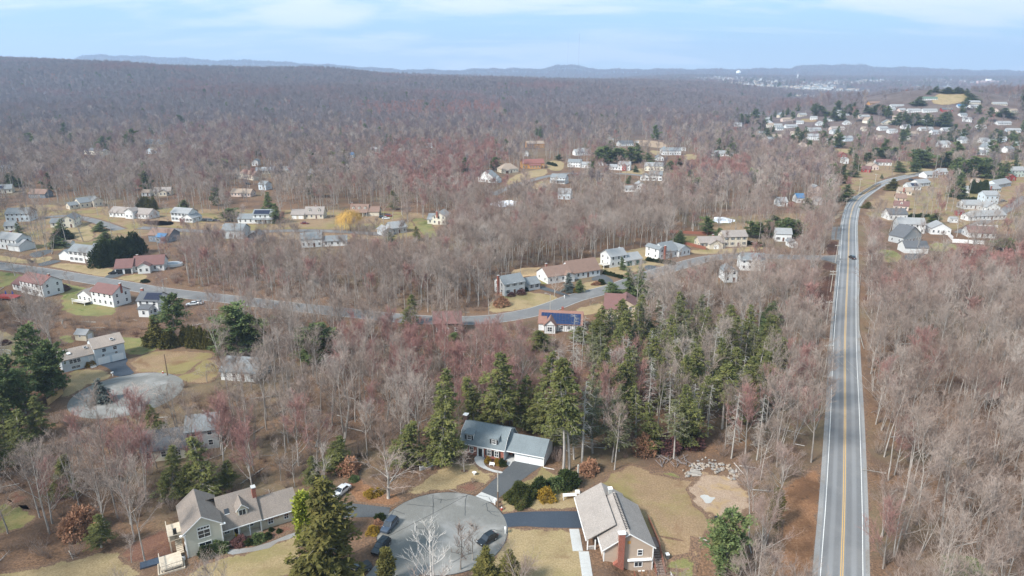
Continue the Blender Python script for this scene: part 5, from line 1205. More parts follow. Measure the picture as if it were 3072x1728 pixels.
    nb(t, 'downspout', M_WHITE, (gx+7.02, .5, .05, gx+7.12, .6, 2.5), (gx+7.1, .45, .02, gx+9.6, .55, .12))
    keepbox(t, -.5, gx+7.5, -.5, 8.5, 6.2, 0.0, 11)
house_centre()
def house_left():
    yaw = R_(31); A = Vector((-59.6, 105.0, 0)); A.z = T(A.x, A.y)
    t = thing('house', A, yaw, 'sage cape with taupe shingle roofs, tall front gable wing, single dormer and long porch', 'house', 'houses')
    # gable wing
    b = MB(); b.box(0, 0, -.5, 6.3, 9.6, 5.4, M_SAGE); b.add([(0,0,5.4),(6.3,0,5.4),(3.15,0,7.75),(0,9.6,5.4),(6.3,9.6,5.4),(3.15,9.6,7.75)], [(0,1,2),(3,5,4)], M_SAGE); b.obj('wall', t)
    r = MB()
    for xe, s in ((-.35, 1), (6.65, -1)): r.prism([(xe, -.35, 5.18), (3.15, -.35, 7.85), (3.15, -.35, 8.02), (xe, -.35, 5.35)], (0, 10.3, 0), M_SHTAUPE)
    r.obj('roof', t)
    b = MB()
    for xe in (-.38, 6.68): b.prism([(xe, -.42, 5.05), (3.15, -.42, 7.75), (3.15, -.42, 7.98), (xe, -.42, 5.28)], (0, .06, 0), M_WHITE)
    b.box(-.06, -.06, -.3, .14, -.003, 5.1, M_WHITE); b.box(6.16, -.06, -.3, 6.36, -.003, 5.1, M_WHITE); b.box(-.8, -.42, 5.02, .25, .1, 5.12, M_WHITE); b.box(6.05, -.42, 5.02, 7.0, .1, 5.12, M_WHITE); b.obj('trim', t)
    near_win(t, (3.25, -.01, 3.35), 0, 2.0, 1.5, 2, 2); near_win(t, (3.25, -.01, 5.1), 0, 2.0, .45, 4, 1); near_win(t, (3.2, -.01, .9), 0, 2.0, 1.35, 2, 2)
    for y in (2.2, 5.5): near_win(t, (-.01, y, 3.2), -math.pi/2, .8, 1.2); near_win(t, (-.01, y, .5), -math.pi/2, .8, 1.2)
    # main body
    b = MB(); b.box(6.32, 2.6, -.3, 13.2, 10.6, 2.75, M_CREAMS); b.add([(13.2,2.6,2.75),(13.2,10.6,2.75),(13.2,6.5,6.6)], [(0,1,2)], M_CREAMS)
    b.box(13.21, 1.4, -.3, 20.4, 8.6, 2.6, M_CREAMS); b.add([(20.4,1.4,2.6),(20.4,8.6,2.6),(20.4,5.0,4.9)], [(0,1,2)], M_CREAMS); b.obj('wall', t)
    r = MB(); r.prism([(6.2, .7, 2.75), (6.2, 6.5, 6.75), (6.2, 6.5, 6.93), (6.2, .7, 2.93)], (7.3, 0, 0), M_SHTAUPE); r.prism([(3.6, 11.2, 3.3), (3.6, 6.5, 6.75), (3.6, 6.5, 6.93), (3.6, 11.2, 3.48)], (9.9, 0, 0), M_SHTAUPE); ro = r.obj('roof', t)
    r = MB(); r.prism([(13.52, .9, 2.5), (13.52, 5.0, 5.05), (13.52, 5.0, 5.22), (13.52, .9, 2.67)], (7.2, 0, 0), M_SHTAUPE); r.prism([(13.52, 9.1, 2.5), (13.52, 5.0, 5.05), (13.52, 5.0, 5.22), (13.52, 9.1, 2.67)], (7.2, 0, 0), M_SHTAUPE); r.obj('roof', t)
    nb(t, 'gutter', M_WHITE, (6.4, .58, 2.66, 13.5, .69, 2.84)); nb(t, 'gutter', M_WHITE, (13.55, .78, 2.42, 20.8, .89, 2.6))
    sky_ = MB(); sl = math.atan2(4.0, 5.8); sky_.box(-.4, -.55, 0, .4, .55, .1, M_GLASS); sky_.box(-.48, -.63, -.02, .48, -.551, .09, M_WHITE); s_ = sky_.obj('skylight', ro); s_.location = (7.8, 3.6, 2.93+2.9*math.tan(sl)+.02); s_.rotation_euler = (sl, 0, 0)
    for x in (9.2, 11.2, 13.3): nb(t, 'porch_post', M_WHITE, (x-.09, .85, -.1, x+.09, 1.03, 2.72))
    nb(t, 'porch_floor', M_PALEW, (6.4, .9, -.1, 13.15, 2.58, .14)); nb(t, 'door', M_BLACK, (8.6, 2.54, .15, 9.5, 2.59, 2.2)); nb(t, 'door_surround', M_WHITE, (8.4, 2.52, .15, 8.58, 2.595, 2.3), (9.52, 2.52, .15, 9.7, 2.595, 2.3))
    near_win(t, (7.3, 2.59, .9), 0, .9, 1.2); near_win(t, (11.6, 2.59, .9), 0, 1.1, 1.2); near_win(t, (15.2, 1.39, .9), 0, .9, 1.2); near_win(t, (18.2, 1.39, .9), 0, .8, 1.1)
    d = MB(); d.box(9.5, 2.4, 3.6, 11.4, 6.0, 5.35, M_CREAMS); d.add([(9.5,2.4,5.35),(11.4,2.4,5.35),(10.45,2.4,6.3)], [(0,1,2)], M_CREAMS); d = d.obj('dormer', t)
    r = MB(); r.prism([(9.25, 2.15, 5.12), (10.45, 2.15, 6.38), (10.45, 2.15, 6.5), (9.25, 2.15, 5.24)], (0, 4.0, 0), M_SHTAUPE); r.prism([(11.65, 2.15, 5.12), (10.45, 2.15, 6.38), (10.45, 2.15, 6.5), (11.65, 2.15, 5.24)], (0, 4.0, 0), M_SHTAUPE); r.obj('roof', d)
    b = MB()
    for xe in (9.22, 11.68): b.prism([(xe, 2.1, 5.02), (10.45, 2.1, 6.28), (10.45, 2.1, 6.46), (xe, 2.1, 5.2)], (0, .05, 0), M_WHITE)
    b.obj('trim', d); near_win(d, (10.45, 2.39, 4.0), 0, 1.2, 1.15, 2, 1)
    c = nb(t, 'chimney', M_BRICK, (12.9, 4.5, 3, 13.6, 5.5, 7.7)); nb(c, 'cap', M_CONC, (12.82, 4.42, 7.702, 13.68, 5.58, 7.85))
    # vine on the right wing
    rs = np.random.RandomState(3); s = Seg()
    for i in range(260):
        x = rs.uniform(14, 20); z = 2.5; p = np.array([x, 1.36, z]); e = p + np.array([rs.normal(0, .3), -rs.uniform(.02, .25), -rs.uniform(.3, 1.3)]); s.flat(p, e, .03, np.array([1., 0, 0]))
    mobj('vine', s.mesh('vine', M_RUST), t)
    # decks at the left end
    dk = nb(t, 'deck', M_PALEW, (-2.6, 3.0, 2.5, -.02, 8.4, 2.7), (-2.5, 3.1, -.5, -2.3, 3.3, 2.49), (-2.5, 8.0, -.5, -2.3, 8.2, 2.49))
    bb = [(-2.62, 3.0, 3.55, -2.5, 8.4, 3.66), (-2.5, 2.98, 3.55, -.02, 3.08, 3.66)] + [(-2.6, 3.05+i*.3, 2.71, -2.55, 3.09+i*.3, 3.549) for i in range(18)] + [(-2.4+i*.3, 3.0, 2.71, -2.36, 3.05, 3.549) for i in range(8)]
    nb(dk, 'railing', M_PALEW, *bb)
    dk = nb(t, 'deck', M_PALEW, (-4.6, -2.4, .6, -1.0, 1.8, .8), (-4.5, -2.3, -.6, -4.3, -2.1, .59), (-1.3, -2.3, -.6, -1.1, -2.1, .59))
    bb = [(-4.62, -2.42, 1.6, -1.0, -2.3, 1.7), (-4.62, -2.29, 1.6, -4.5, 1.8, 1.7)] + [(-4.55+i*.25, -2.4, .81, -4.51+i*.25, -2.35, 1.599) for i in range(15)] + [(-4.6, -2.25+i*.25, .81, -4.55, -2.21+i*.25, 1.599) for i in range(16)]
    nb(dk, 'railing', M_PALEW, *bb)
    nb(t, 'steps', M_PALEW, *[(-1.6, 1.85+i*.3, .1+i*.2, -.4, 2.14+i*.3, .3+i*.2) for i in range(8)])
    keepbox(t, -4, 20.5, 0, 10, 7, 0.0, 8)
    for q in ((2, 5, 7), (17, 5, 6.5)):
        c = A + rot2(q[:2], yaw); HOUSE_SPOTS.append((c.x, c.y, q[2]))
house_left()
def house_right():
    yaw = R_(4.4); A = Vector((16.7, 104.2, 0))
    t = thing('house', A, yaw, 'tan raised ranch seen end-on with pinkish grey shingles and brick chimney, lower right', 'house', 'houses')
    b = MB(); b.box(0, 0, -3.2, 9.2, 12.4, 2.7, M_TANS); b.add([(0,0,2.7),(9.2,0,2.7),(4.6,0,5.75),(0,12.4,2.7),(9.2,12.4,2.7),(4.6,12.4,5.75)], [(0,1,2),(3,5,4)], M_TANS); b.obj('wall', t)
    b = MB(); b.box(-1.4, 6.4, -.4, 7.0, 16.4, 2.5, M_TANS); b.add([(-1.4,16.4,2.5),(7.0,16.4,2.5),(2.8,16.4,5.1)], [(0,2,1)], M_TANS); b.obj('wall', t)
    r = MB()
    for xe in (-.35, 9.55): r.prism([(xe, -.35, 2.47), (4.6, -.35, 5.8), (4.6, -.35, 5.97), (xe, -.35, 2.64)], (0, 13.0, 0), M_SHPINK)
    ro = r.obj('roof', t); r = MB()
    for xe in (-2.6, 7.4): r.prism([(xe, 3.2 if xe < 0 else 12.8, 2.1 if xe < 0 else 2.35), (2.8, 3.2 if xe < 0 else 12.8, 5.25), (2.8, 3.2 if xe < 0 else 12.8, 5.42), (xe, 3.2 if xe < 0 else 12.8, 2.27 if xe < 0 else 2.52)], (0, 13.6 if xe < 0 else 4.0, 0), M_SHPINK)
    r.obj('roof', t)
    b = MB()
    for xe in (-.38, 9.58): b.prism([(xe, -.42, 2.34), (4.6, -.42, 5.68), (4.6, -.42, 5.92), (xe, -.42, 2.58)], (0, .06, 0), M_WHITE)
    b.box(-.06, -.06, -3.1, .14, -.003, 2.5, M_WHITE); b.box(9.06, -.06, -3.1, 9.26, -.003, 2.5, M_WHITE); b.box(-.5, -.3, 2.36, -.36, 12.6, 2.52, M_WHITE); b.box(-2.74, 3.2, 2.0, -2.61, 16.8, 2.18, M_WHITE)
    b.obj('trim', t)
    rv = MB()
    for o_ in (-.35, .35): rv.box(4.6+o_-.05, 1.0, 5.97-abs(o_)*.72, 4.6+o_+.05, 12.4, 6.02-abs(o_)*.72, M_DARK)
    for k in range(24): rv.box(4.26, 1.2+k*.47, 5.76, 4.94, 1.26+k*.47, 5.98, M_DARK)
    rv.obj('ridge_vent', ro)
    c = MB(); c.box(2.5, -.75, -3.2, 3.65, -.001, 6.1, M_BRICK); c.box(1.5, -.74, -3.2, 2.499, -.002, -.6, M_BRICK); c.prism([(1.5,-.74,-.6),(2.499,-.74,-.6),(2.499,-.74,.2)], (0,.73,0), M_BRICK); c = c.obj('chimney', t); nb(c, 'cap', M_WHITE, (2.4, -.85, 6.102, 3.75, .1, 6.3))
    near_win(t, (6.75, -.01, .95), 0, .8, 1.1, 1, 2); near_win(t, (6.55, -.01, -1.55), 0, 1.35, .95, 2, 1)
    nb(t, 'vent', plain('orange_vent', (.55,.28,.08)), (4.3, -.04, 3.5, 4.9, -.005, 4.1))
    aw = MB(); aw.prism([(4.4,-.45,-.05),(4.4,-.01,.12),(4.4,-.01,.22),(4.4,-.45,.05)], (4.5,0,0), M_WHITE); aw.obj('awning', t)
    nb(t, 'vent_hood', M_WHITE, (6.6, -.2, -2.7, 7.1, -.01, -2.5), (7.3, -.2, -2.7, 7.8, -.01, -2.5), (7.0, -.16, 2.0, 7.12, -.01, 2.12))
    for x, y in ((-.9, 4.1), (-2.35, 4.1)): nb(t, 'porch_post', M_WHITE, (x-.1, y-.9, -.2, x+.1, y-.7, 2.1))
    nb(t, 'porch_railing', M_WHITE, (-2.3, 3.28, .75, -1.0, 3.34, .83), *[(-2.2+i*.16, 3.3, .05, -2.16+i*.16, 3.33, .749) for i in range(8)])
    for y in (1.6, 4.0): near_win(t, (-.01, y, .8), -math.pi/2, 1.0, 1.3)
    for i in range(2):
        d = nb(t, 'garage_door', M_WHITE, (-1.46, 8.3+i*3.3, 0, -1.41, 11.0+i*3.3, 2.1))
        for r_ in range(4): nb(d, 'panel', M_WHITE, (-1.48, 8.4+i*3.3, .06+r_*.52, -1.462, 10.9+i*3.3, .5+r_*.52))
    c = nb(t, 'chimney', M_CONC, (3.6, 13.2, 4.6, 4.3, 13.9, 6.1)); nb(c, 'cap', M_WHITE, (3.5, 13.1, 6.102, 4.4, 14.0, 6.25))
    # deck, rail and stair on the right
    dk = nb(t, 'deck', M_DECK, (9.22, 3.2, -.3, 11.4, 11.5, -.1), (11.2, 3.3, -2.9, 11.35, 3.45, -.31), (11.2, 7.3, -2.9, 11.35, 7.45, -.31))
    nb(dk, 'railing', M_REDW, (11.36, 3.2, .85, 11.46, 11.5, .95), *[(11.38, 3.25+i*.28, -.09, 11.43, 3.3+i*.28, .849) for i in range(29)])
    for i in range(11): nb(dk, 'step', M_DECK, (9.7, 2.95-i*.42, -.42-i*.22, 11.3, 3.18-i*.42+.2, -.34-i*.22))
    sr = MB()
    for x in (9.6, 11.32):
        sr.prism([(x,3.2,-.2),(x,-1.6,-2.75),(x,-1.6,-2.45),(x,3.2,.1)], (.09,0,0), M_REDW); sr.prism([(x,3.2,.75),(x,-1.6,-1.8),(x,-1.6,-1.68),(x,3.2,.87)], (.09,0,0), M_REDW)
        for k in range(9): sr.box(x+.02, 3.0-k*.55, -.1-k*.29, x+.07, 3.06-k*.55, .72-k*.29, M_REDW)
    sr.obj('stair_rail', dk)
    dk = nb(t, 'deck', M_DECK, (5.6, -5.5, -2.75, 12.2, -1.7, -2.6)); nb(dk, 'railing', M_REDW, (5.5, -5.5, -1.8, 5.6, -.8, -1.7), *[(5.52, -5.4+i*.3, -2.59, 5.58, -5.35+i*.3, -1.801) for i in range(15)])
    nb(dk, 'railing', M_WHITE, (12.1, -5.5, -1.8, 12.22, -1.7, -1.7), *[(12.13, -5.4+i*.3, -2.59, 12.19, -5.35+i*.3, -1.801) for i in range(13)])
    keepbox(t, -2, 12, -4, 16, 5.5, 0.0, 12)
house_right()
def path_slabs(name, label, a, b, w, n):
    """concrete walk of single slabs"""
    a, b = Vector(a[:2]), Vector(b[:2]); d = (b-a)/n; nr = Vector((d.y, -d.x)).normalized()*w
    t = thing(name, (a.x, a.y, T(a.x, a.y)), 0, None); t['kind'] = 'structure'
    for i in range(n):
        p = a + d*(i+.015); q = a + d*(i+.985); m = MB(); pts = [p, p+nr, q+nr, q]
        m.prism([(v.x-a.x, v.y-a.y, -.05) for v in pts], (0, 0, .13), M_CONC); m.obj('slab', t)
path_slabs('concrete_path', None, G('b', 2098, 1096), G('b', 2128, 1262), 1.9, 7)
path_slabs('concrete_path', None, G('b', 2172, 1266), G('b', 2212, 1520), 1.9, 8)
# ------------------------------------------------------------------ split-level house by the upper circle, and its shed
def house_split():
    A = G('e', 765, 1178); B = G('e', 920, 1140); d = B-A; yaw = math.atan2(d.y, d.x); Wd = 8.2; A.z = T(A.x, A.y)
    t = thing('house', A, yaw, 'pale blue-white split-level house with brown roof above its twin garage doors', 'house', 'houses')
    b = MB(); b.box(0, 0, -.3, Wd, 8, 5.6, M_PBLUE); b.box(-.02, -.35, 3.2, Wd+.02, -.002, 5.6, M_PBLUE)
    for x in (0, Wd): b.add([(x,0,5.6),(x,8,5.6),(x,4,7.5)], [(0,1,2)], M_PBLUE)
    b.obj('wall', t); b = MB(); b.box(-8.6, .8, -.3, -.01, 8, 3.9, M_PBLUE); b.box(-8.6, .5, 2.1, -2.2, .799, 3.9, M_PBLUE); b.add([(-8.6,.8,3.9),(-8.6,8,3.9),(-8.6,4.4,5.7)], [(0,1,2)], M_PBLUE); b.obj('wall', t)
    rm = RM('tan'); rm = shingle('shingle_brown_tan', (.30,.25,.215)); r = MB()
    for ya in (-.7, 8.4): r.prism([(-.3, ya, 5.45 if ya < 0 else 5.45), (-.3, 4, 7.55), (-.3, 4, 7.7), (-.3, ya, 5.6)], (Wd+.6, 0, 0), rm)
    ro = r.obj('roof', t); r = MB()
    for ya in (.2, 8.4): r.prism([(-8.9, ya, 3.78), (-8.9, 4.4, 5.75), (-8.9, 4.4, 5.9), (-8.9, ya, 3.93)], (8.88, 0, 0), rm)
    ro2 = r.obj('roof', t)
    for i in range(2): put(t, garage_mesh(3.2, 2.2, M_WHITE), 'garage_door', 2.2+i*3.8, -.01, .02, 0)
    for x in (2.6, 5.6): put(t, win_mesh(1.0, 1.0), 'window', x, -.36, 4.0, 0)
    for x in (2.2, 5.8): put(t, win_mesh(.7, .6), 'window', x, -.01, 2.5, 0)
    for x in (-6.2, -5.2, -4.2): put(t, win_mesh(.85, 1.1), 'window', x, .49, 2.4, 0)
    put(t, win_mesh(2.2, .7), 'window', -5.2, .79, .6, 0); put(t, door_mesh('white'), 'door', -1.0, .79, 1.0, 0)
    for k in range(5): nb(t, 'step', M_CONC, (-1.7, .4-k*.35, -.2, -.2, .75-k*.35, .9-k*.2))
    for rr_, x, y, z in ((ro, 5.4, 1.4, 6.9), (ro2, -6.2, 2.2, 5.12), (ro2, -1.6, 3.0, 5.55)):
        s = MB(); s.box(-.5, -.4, 0, .5, .4, .12, M_WHITE); s.box(-.42, -.32, .121, .42, .32, .14, M_GLASS if x > -2 else M_WHITE); o = s.obj('skylight', rr_); o.location = (x, y, z); o.rotation_euler = (.48, 0, 0)
    keepbox(t, -8.6, 8.5, 0, 8, 7.5, 0.0, 9); keepbox(t, -8.6, 0, 0, 8, 5, 0.0, 9)
    A = G('e', 598, 978); B = G('e', 700, 985); d = B-A; t = thing('shed', A, math.atan2(d.y, d.x), 'cream garden shed with grey roof behind the split-level house', 'shed')
    b = MB(); b.box(0, 0, -.3, 4.2, 3.4, 2.3, M_CREAMS); b.add([(4.2,0,2.3),(4.2,3.4,2.3),(4.2,1.7,3.5),(0,0,2.3),(0,3.4,2.3),(0,1.7,3.5)], [(0,1,2),(3,5,4)], M_CREAMS); b.obj('wall', t)
    r = MB()
    for ya in (-.3, 3.7): r.prism([(-.2, ya, 2.1), (-.2, 1.7, 3.55), (-.2, 1.7, 3.67), (-.2, ya, 2.22)], (4.7, 0, 0), RM('light_grey'))
    r.obj('roof', t); put(t, garage_mesh(2.0, 1.9, M_WHITE), 'door', 4.2, 1.7, .05, math.pi/2); put(t, win_mesh(.7, .6), 'window', 1.9, 0, 1.3, 0); keepbox(t, 0, 4.2, 0, 3.4, 3, 0.0, 4)
house_split()
def house_tudor():
    A = G('g', 262, 850); yaw = R_(-8); A = G('g', 352, 908) - Vector((math.cos(yaw), math.sin(yaw), 0))*2.2; A.z = T(A.x, A.y)
    t = thing('house', A, yaw, 'half-timbered white house whose brown roof is covered with blue solar panels', 'house', 'houses')
    wm = WM('white'); b = MB(); b.box(0, 1, -.3, 15, 9.5, 2.8, wm); b.add([(0,1,2.8),(0,9.5,2.8),(0,5.25,6.0)], [(0,1,2)], wm); b.add([(15,1,2.8),(15,9.5,2.8),(15,5.25,6.0)], [(0,1,2)], wm)
    b.box(2.2, -1.6, -.3, 6.0, .99, 3.0, wm); b.add([(2.2,-1.6,3.0),(6.0,-1.6,3.0),(4.1,-1.6,5.0)], [(0,1,2)], wm); b.obj('wall', t)
    r = MB(); rm = shingle('shingle_red_brown', (.24,.13,.10)); s = 3.2/4.25
    for ya in (.6, 9.9): r.prism([(-.3, ya, 2.55), (-.3, 5.25, 6.05), (-.3, 5.25, 6.2), (-.3, ya, 2.7)], (15.6, 0, 0), rm)
    for xe in (1.8, 6.4): r.prism([(xe, -2.0, 2.62), (4.1, -2.0, 5.05), (4.1, -2.0, 5.2), (xe, -2.0, 2.77)], (0, 6.0, 0), rm)
    ro = r.obj('roof', t); a = math.atan2(3.5, 4.65)
    for i in range(13):
        for j in range(2 if i < 4 else 3):
            if i < 2 and j == 0: continue
            p = MB(); p.box(-.5, -.72, 0, .5, .72, .05, M_SOLAR); o = p.obj('solar_panel', ro); yy = 1.25 + j*1.5*math.cos(a) + (1.25 if i < 4 else 0); o.location = (1.2+i*1.06, yy, 2.7 + (yy-.6)*3.5/4.65 + .06); o.rotation_euler = (a, 0, 0)
    db = plain('dark_timber', (.045,.03,.025)); nb(t, 'timber', db, *[(2.25+i*.62, -1.66, .3, 2.35+i*.62, -1.601, 3.1) for i in range(7)], (2.2, -1.665, 2.9, 6.0, -1.602, 3.03))
    nb(t, 'timber', db, *[(-.06, 1.2+i*.95, .3, -.001, 1.3+i*.95, 3.2) for i in range(9)], (-.065, 1.0, 2.75, -.002, 9.5, 2.9)); nb(t, 'timber', db, *[(6.5+i*.8, .94, .2, 6.6+i*.8, .999, 2.7) for i in range(10)])
    put(t, win_mesh(1.5, 1.5), 'window', 4.1, -1.62, .8, 0)
    for x in (8, 10.5, 13): put(t, win_mesh(1.0, 1.1), 'window', x, .99, .9, 0)
    c = nb(t, 'chimney', M_BRICK, (7.5, 5.4, 4, 8.3, 6.2, 7.3))
    keepbox(t, 0, 15, 0, 9, 6, 0.04, 10)
house_tudor()
# ------------------------------------------------------------------ evergreens and other single trees and shrubs
def meshdim(me):
    v = np.empty(len(me.vertices)*3, np.float32); me.vertices.foreach_get('co', v); v = v.reshape(-1, 3); return v[:, 2].max(), np.percentile(np.hypot(v[:, 0], v[:, 1]), 97)
DIM = {}
def evt(kind, z, x, ytop, ybase, label, width=None, name=None, cat='tree', group=None, dx=0, clear=2.5, crown='crown'):
    """single tree: base pixel (x, ybase), top pixel row ytop, optional crown width in metres"""
    bx, by = px(z, x, ybase); _, ty = px(z, x, ytop); loc = P(bx, by); h = height_to(loc, ty)
    k = rng.randrange(len(kind)); pair = kind[k]
    key = pair[1].name
    if key not in DIM: DIM[key] = meshdim(pair[1])
    H0, R0 = DIM[key]; s = max(h, 1)/H0; sx = s if width is None else width/2/R0
    t = tree(name or {id(HEM): 'hemlock', id(HEML): 'hemlock', id(PINE): 'pine_tree', id(CEDAR): 'cedar', id(SPRUCE): 'spruce', id(DARKC): 'fir_tree', id(LIME): 'arborvitae', id(SNAG): 'dead_conifer'}.get(id(kind), 'tree'),
             pair, loc, (sx, sx, s), rng.uniform(0, 6.28), label, cat, group, crown=crown)
    HOUSE_SPOTS.append((loc.x, loc.y, clear))
    if z in ('p', 'e') and width and width > 6.4 and kind not in ([PALET] if 'PALET' in globals() else []) and (name is None or 'tree' not in name or 'pine' in name): ww = width*.42*FPX/loc.length; KEEP.append(([(bx-ww*.45, ty), (bx+ww*.45, ty), (bx+ww, by-4), (bx-ww, by-4)], .12, loc.y - 1))
    return t
C_BIG, C_COL = [CEDAR[0]], [CEDAR[1]]
evt(C_BIG, 'p', 985, 1440, 1765, 'huge bronze-green cedar at the bottom edge left of the turning circle', 12.5, 'cedar', clear=6)
evt(LIME, 'p', 925, 1462, 1640, 'bright lime green arborvitae against the huge cedar', 4.2)
evt(C_COL, 'p', 1160, 1642, 1760, 'little dark spire conifer at the bottom edge by the lower street', 3.0, 'spruce')
evt(C_BIG, 'p', 1452, 1634, 1765, 'bronze cedar at the bottom edge below the parked dark hatchback', 5.2, 'cedar', clear=3.5)
evt(C_BIG, 'p', 1535, 1650, 1775, 'thin brownish cedar at the bottom edge right of the bronze one', 5.5, 'cedar')
evt(PINE[:1], 'p', 2175, 1530, 1735, 'bushy green pine right of the tan ranch deck', 8.4, 'pine_tree', clear=4)
evt(C_COL, 'p', 2322, 1462, 1582, 'narrow dark juniper on the bank left of the main road', 2.6, 'juniper')
evt(PINE, 'p', 2885, 1680, 1770, 'olive pine poking up at the lower right edge', 8)
for x, a_, b_, w, l in ((519,1335,1495,7,'green hemlock just behind the left gable of the sage cape'), (614,1318,1500,7.5,'taller green hemlock behind the ridge of the sage cape'), (566,1380,1490,5,'low hemlock between the two behind the sage cape'),
                        (188,1368,1490,7,'patchy pine with bare lower trunk in the left wood'), (305,1537,1642,5.5,'small bushy conifer left of the sage cape'), (935,1362,1450,5,'small dark hemlock above the lime arborvitae'),
                        (1003,1318,1400,7,'dark hemlock low in the wood left of the brick house'), (680,1380,1470,5,'small hemlock right of the pair behind the sage cape'), (1215,1258,1395,8.5,'pointed bronze-green hemlock left of the brick house')):
    evt(HEM, 'p', x, a_, b_, l, w)
evt(HEM, 'p', 488, 1210, 1335, 'round-topped yellowish hemlock in front of the dark hipped roof', 7.5)
pc = [(106,972,1168,9,'tallest pine of the cluster left of the split-level house'), (163,1022,1188,9.5,'pine leaning over the lawn by the split-level house'), (140,1050,1190,8,'pine inside the cluster by the split-level house'),
      (42,1066,1230,9,'broad pine at the left edge beside the cluster'), (4,1090,1262,9,'pine cut by the left edge above the wooden fence'), (78,1105,1240,8,'pine above the wooden fence at the left'),
      (22,1188,1345,8.5,'hemlock below the pine cluster at the left edge'), (112,1185,1310,7.5,'hemlock right below the wooden fence'), (-2,1290,1430,8,'dark hemlock at the far left edge'), (62,1240,1380,8,'dark hemlock in the left wood below the pine cluster')]
for i, (x, a_, b_, w, l) in enumerate(pc): evt(PINE if i < 6 else HEM, 'p', x, a_, b_, l, w, clear=4)
evt(PINE[2:], 'p', 527, 874, 1035, 'tall pine in front of the white house with dark solar panels', 10, clear=4)
evt(PINE[1:2], 'p', 725, 914, 1064, 'big round double pine right of the clipped hedge', 17, clear=8)
evt(PINE[1:2], 'p', 765, 935, 1066, 'right half of the big round double pine', 11, clear=4)
evt(PINE[1:2], 'p', 952, 962, 1086, 'broad bright green pine in the wood beyond the dry lawn', 15, clear=6)
evt(C_BIG, 'e', 1240, 780, 1015, 'brown-green conical cedar left of the tall pine', 6)
evt(SPRUCE, 'e', 810, 1275, 1460, 'grey-blue spruce in front of the upper turning circle', 6.5)
KEEP.append((ZP('e', (740,1440), (810,1270), (890,1450)), 0))
for x, a_, b_, w, l in ((1323,1095,1400,10.5,'tall dark hemlock just left of the brick house'), (1345,1150,1385,8,'hemlock squeezed against the left end of the brick house'), (1508,1043,1292,12.5,'broad hemlock right behind the brick house'),
                        (1633,1055,1288,10.5,'dark pointed hemlock behind the garage of the brick house'), (1425,1120,1285,8,'hemlock behind the chimney of the brick house'), (1570,1130,1290,8,'shaded hemlock between the two tall ones behind the house'),
                        (1460,1180,1300,6.5,'low hemlock behind the roof of the brick house'), (1600,1175,1300,7,'low hemlock behind the breezeway'), (1668,1190,1330,7,'hemlock beyond the right end of the garage')):
    evt(HEM, 'p', x, a_, b_, l, w, clear=3.2)
evt(HEML[:1], 'p', 1690, 1085, 1418, 'tall yellow-green hemlock with bare lower trunk right of the garage', 10, clear=3)
evt(HEML[1:], 'p', 1708, 1072, 1412, 'leaning yellow-green hemlock with long bare trunk right of the garage', 10.5, clear=3)
evt(SNAG, 'p', 1745, 1140, 1395, 'grey half-dead hemlock beside the yellow-green pair', 7)
# the hemlock grove
gp = [(1720,1395),(1860,1388),(1990,1395),(2110,1330),(2250,1270),(2330,1180),(2330,1070),(2230,1030),(2050,1000),(1900,1020),(1750,1080),(1660,1170),(1680,1280)]
gw = [tuple(P(*p)[:2]) for p in gp]; xs_ = [p[0] for p in gw]; ys_ = [p[1] for p in gw]; pl_ = []
rr = random.Random(11); n_ = 0
for _ in range(6000):
    x, y = rr.uniform(min(xs_), max(xs_)), rr.uniform(min(ys_), max(ys_))
    if bool(inpoly(np.array([x]), np.array([y]), gw)[0]) and all((x-a)**2 + (y-b)**2 > 5.0**2 for a, b in pl_): pl_.append((x, y))
    if len(pl_) > 150: break
hs = ['bushy', 'tall', 'slim', 'broad', 'ragged', 'shaded']
for i, (x, y) in enumerate(sorted(pl_, key=lambda p: p[1])):
    u_, v_ = map(float, proj(x, y, 0)); q = rr.random(); row = 'front' if v_ > 1330 else 'middle' if v_ > 1180 else 'back'; side = 'left' if u_ < 1850 else 'centre' if u_ < 2080 else 'right'
    loc = (x, y, T(x, y)); HOUSE_SPOTS.append((x, y, 2.3))
    if q < .15: tree('dead_conifer', SNAG[rr.randrange(3)], loc, rr.uniform(.8, 1.1), rr.uniform(0, 6.28), 'bleached dead hemlock in the %s row, %s of the grove' % (row, side), 'dead tree', 'dead hemlocks in the grove', crown='branches')
    elif q < .22: continue
    else:
        kd = HEML if rr.random() < .25 else AIRY if rr.random() < .8 else HEM; s = rr.uniform(.72, 1.02); wd = rr.uniform(.85, 1.15)
        k_ = 3 if wd > 1.05 else 2 if wd < .92 else (1 if s > .92 else 4)
        tree('hemlock', kd[rr.randrange(len(kd))], loc, (s*wd, s*wd, s), rr.uniform(0, 6.28), '%s olive green hemlock in the %s row, %s of the grove' % (hs[k_], row, side), 'tree', 'hemlocks of the grove')
for x, a_, b_ in ((2026,1013,1200),(2132,984,1180),(2153,1010,1195),(1876,1014,1200),(1944,992,1180),(2062,1014,1190),(2212,1067,1260),(2233,1079,1265),(2194,1174,1375),(2270,1182,1380),(2068,1155,1330),(2123,1154,1312)):
    evt(SNAG, 'p', x, a_, b_, 'bleached dead hemlock standing clear above the grove %s' % ('near its dirt clearing' if a_ > 1150 else 'toward the wood' if x < 2000 else 'toward the main road'), None, group='bare snags above the grove', cat='dead tree', clear=1.5, crown='branches')
b = MB(); b.tube((0,0,-.2), (.05,0,3.6), .26, .22, 8, M_GREYP); o = b.obj('tree_stump', None, G('b', 2088, 722)); tag(o, 'tall grey cut-off trunk standing beside the round shrubs', 'stump')
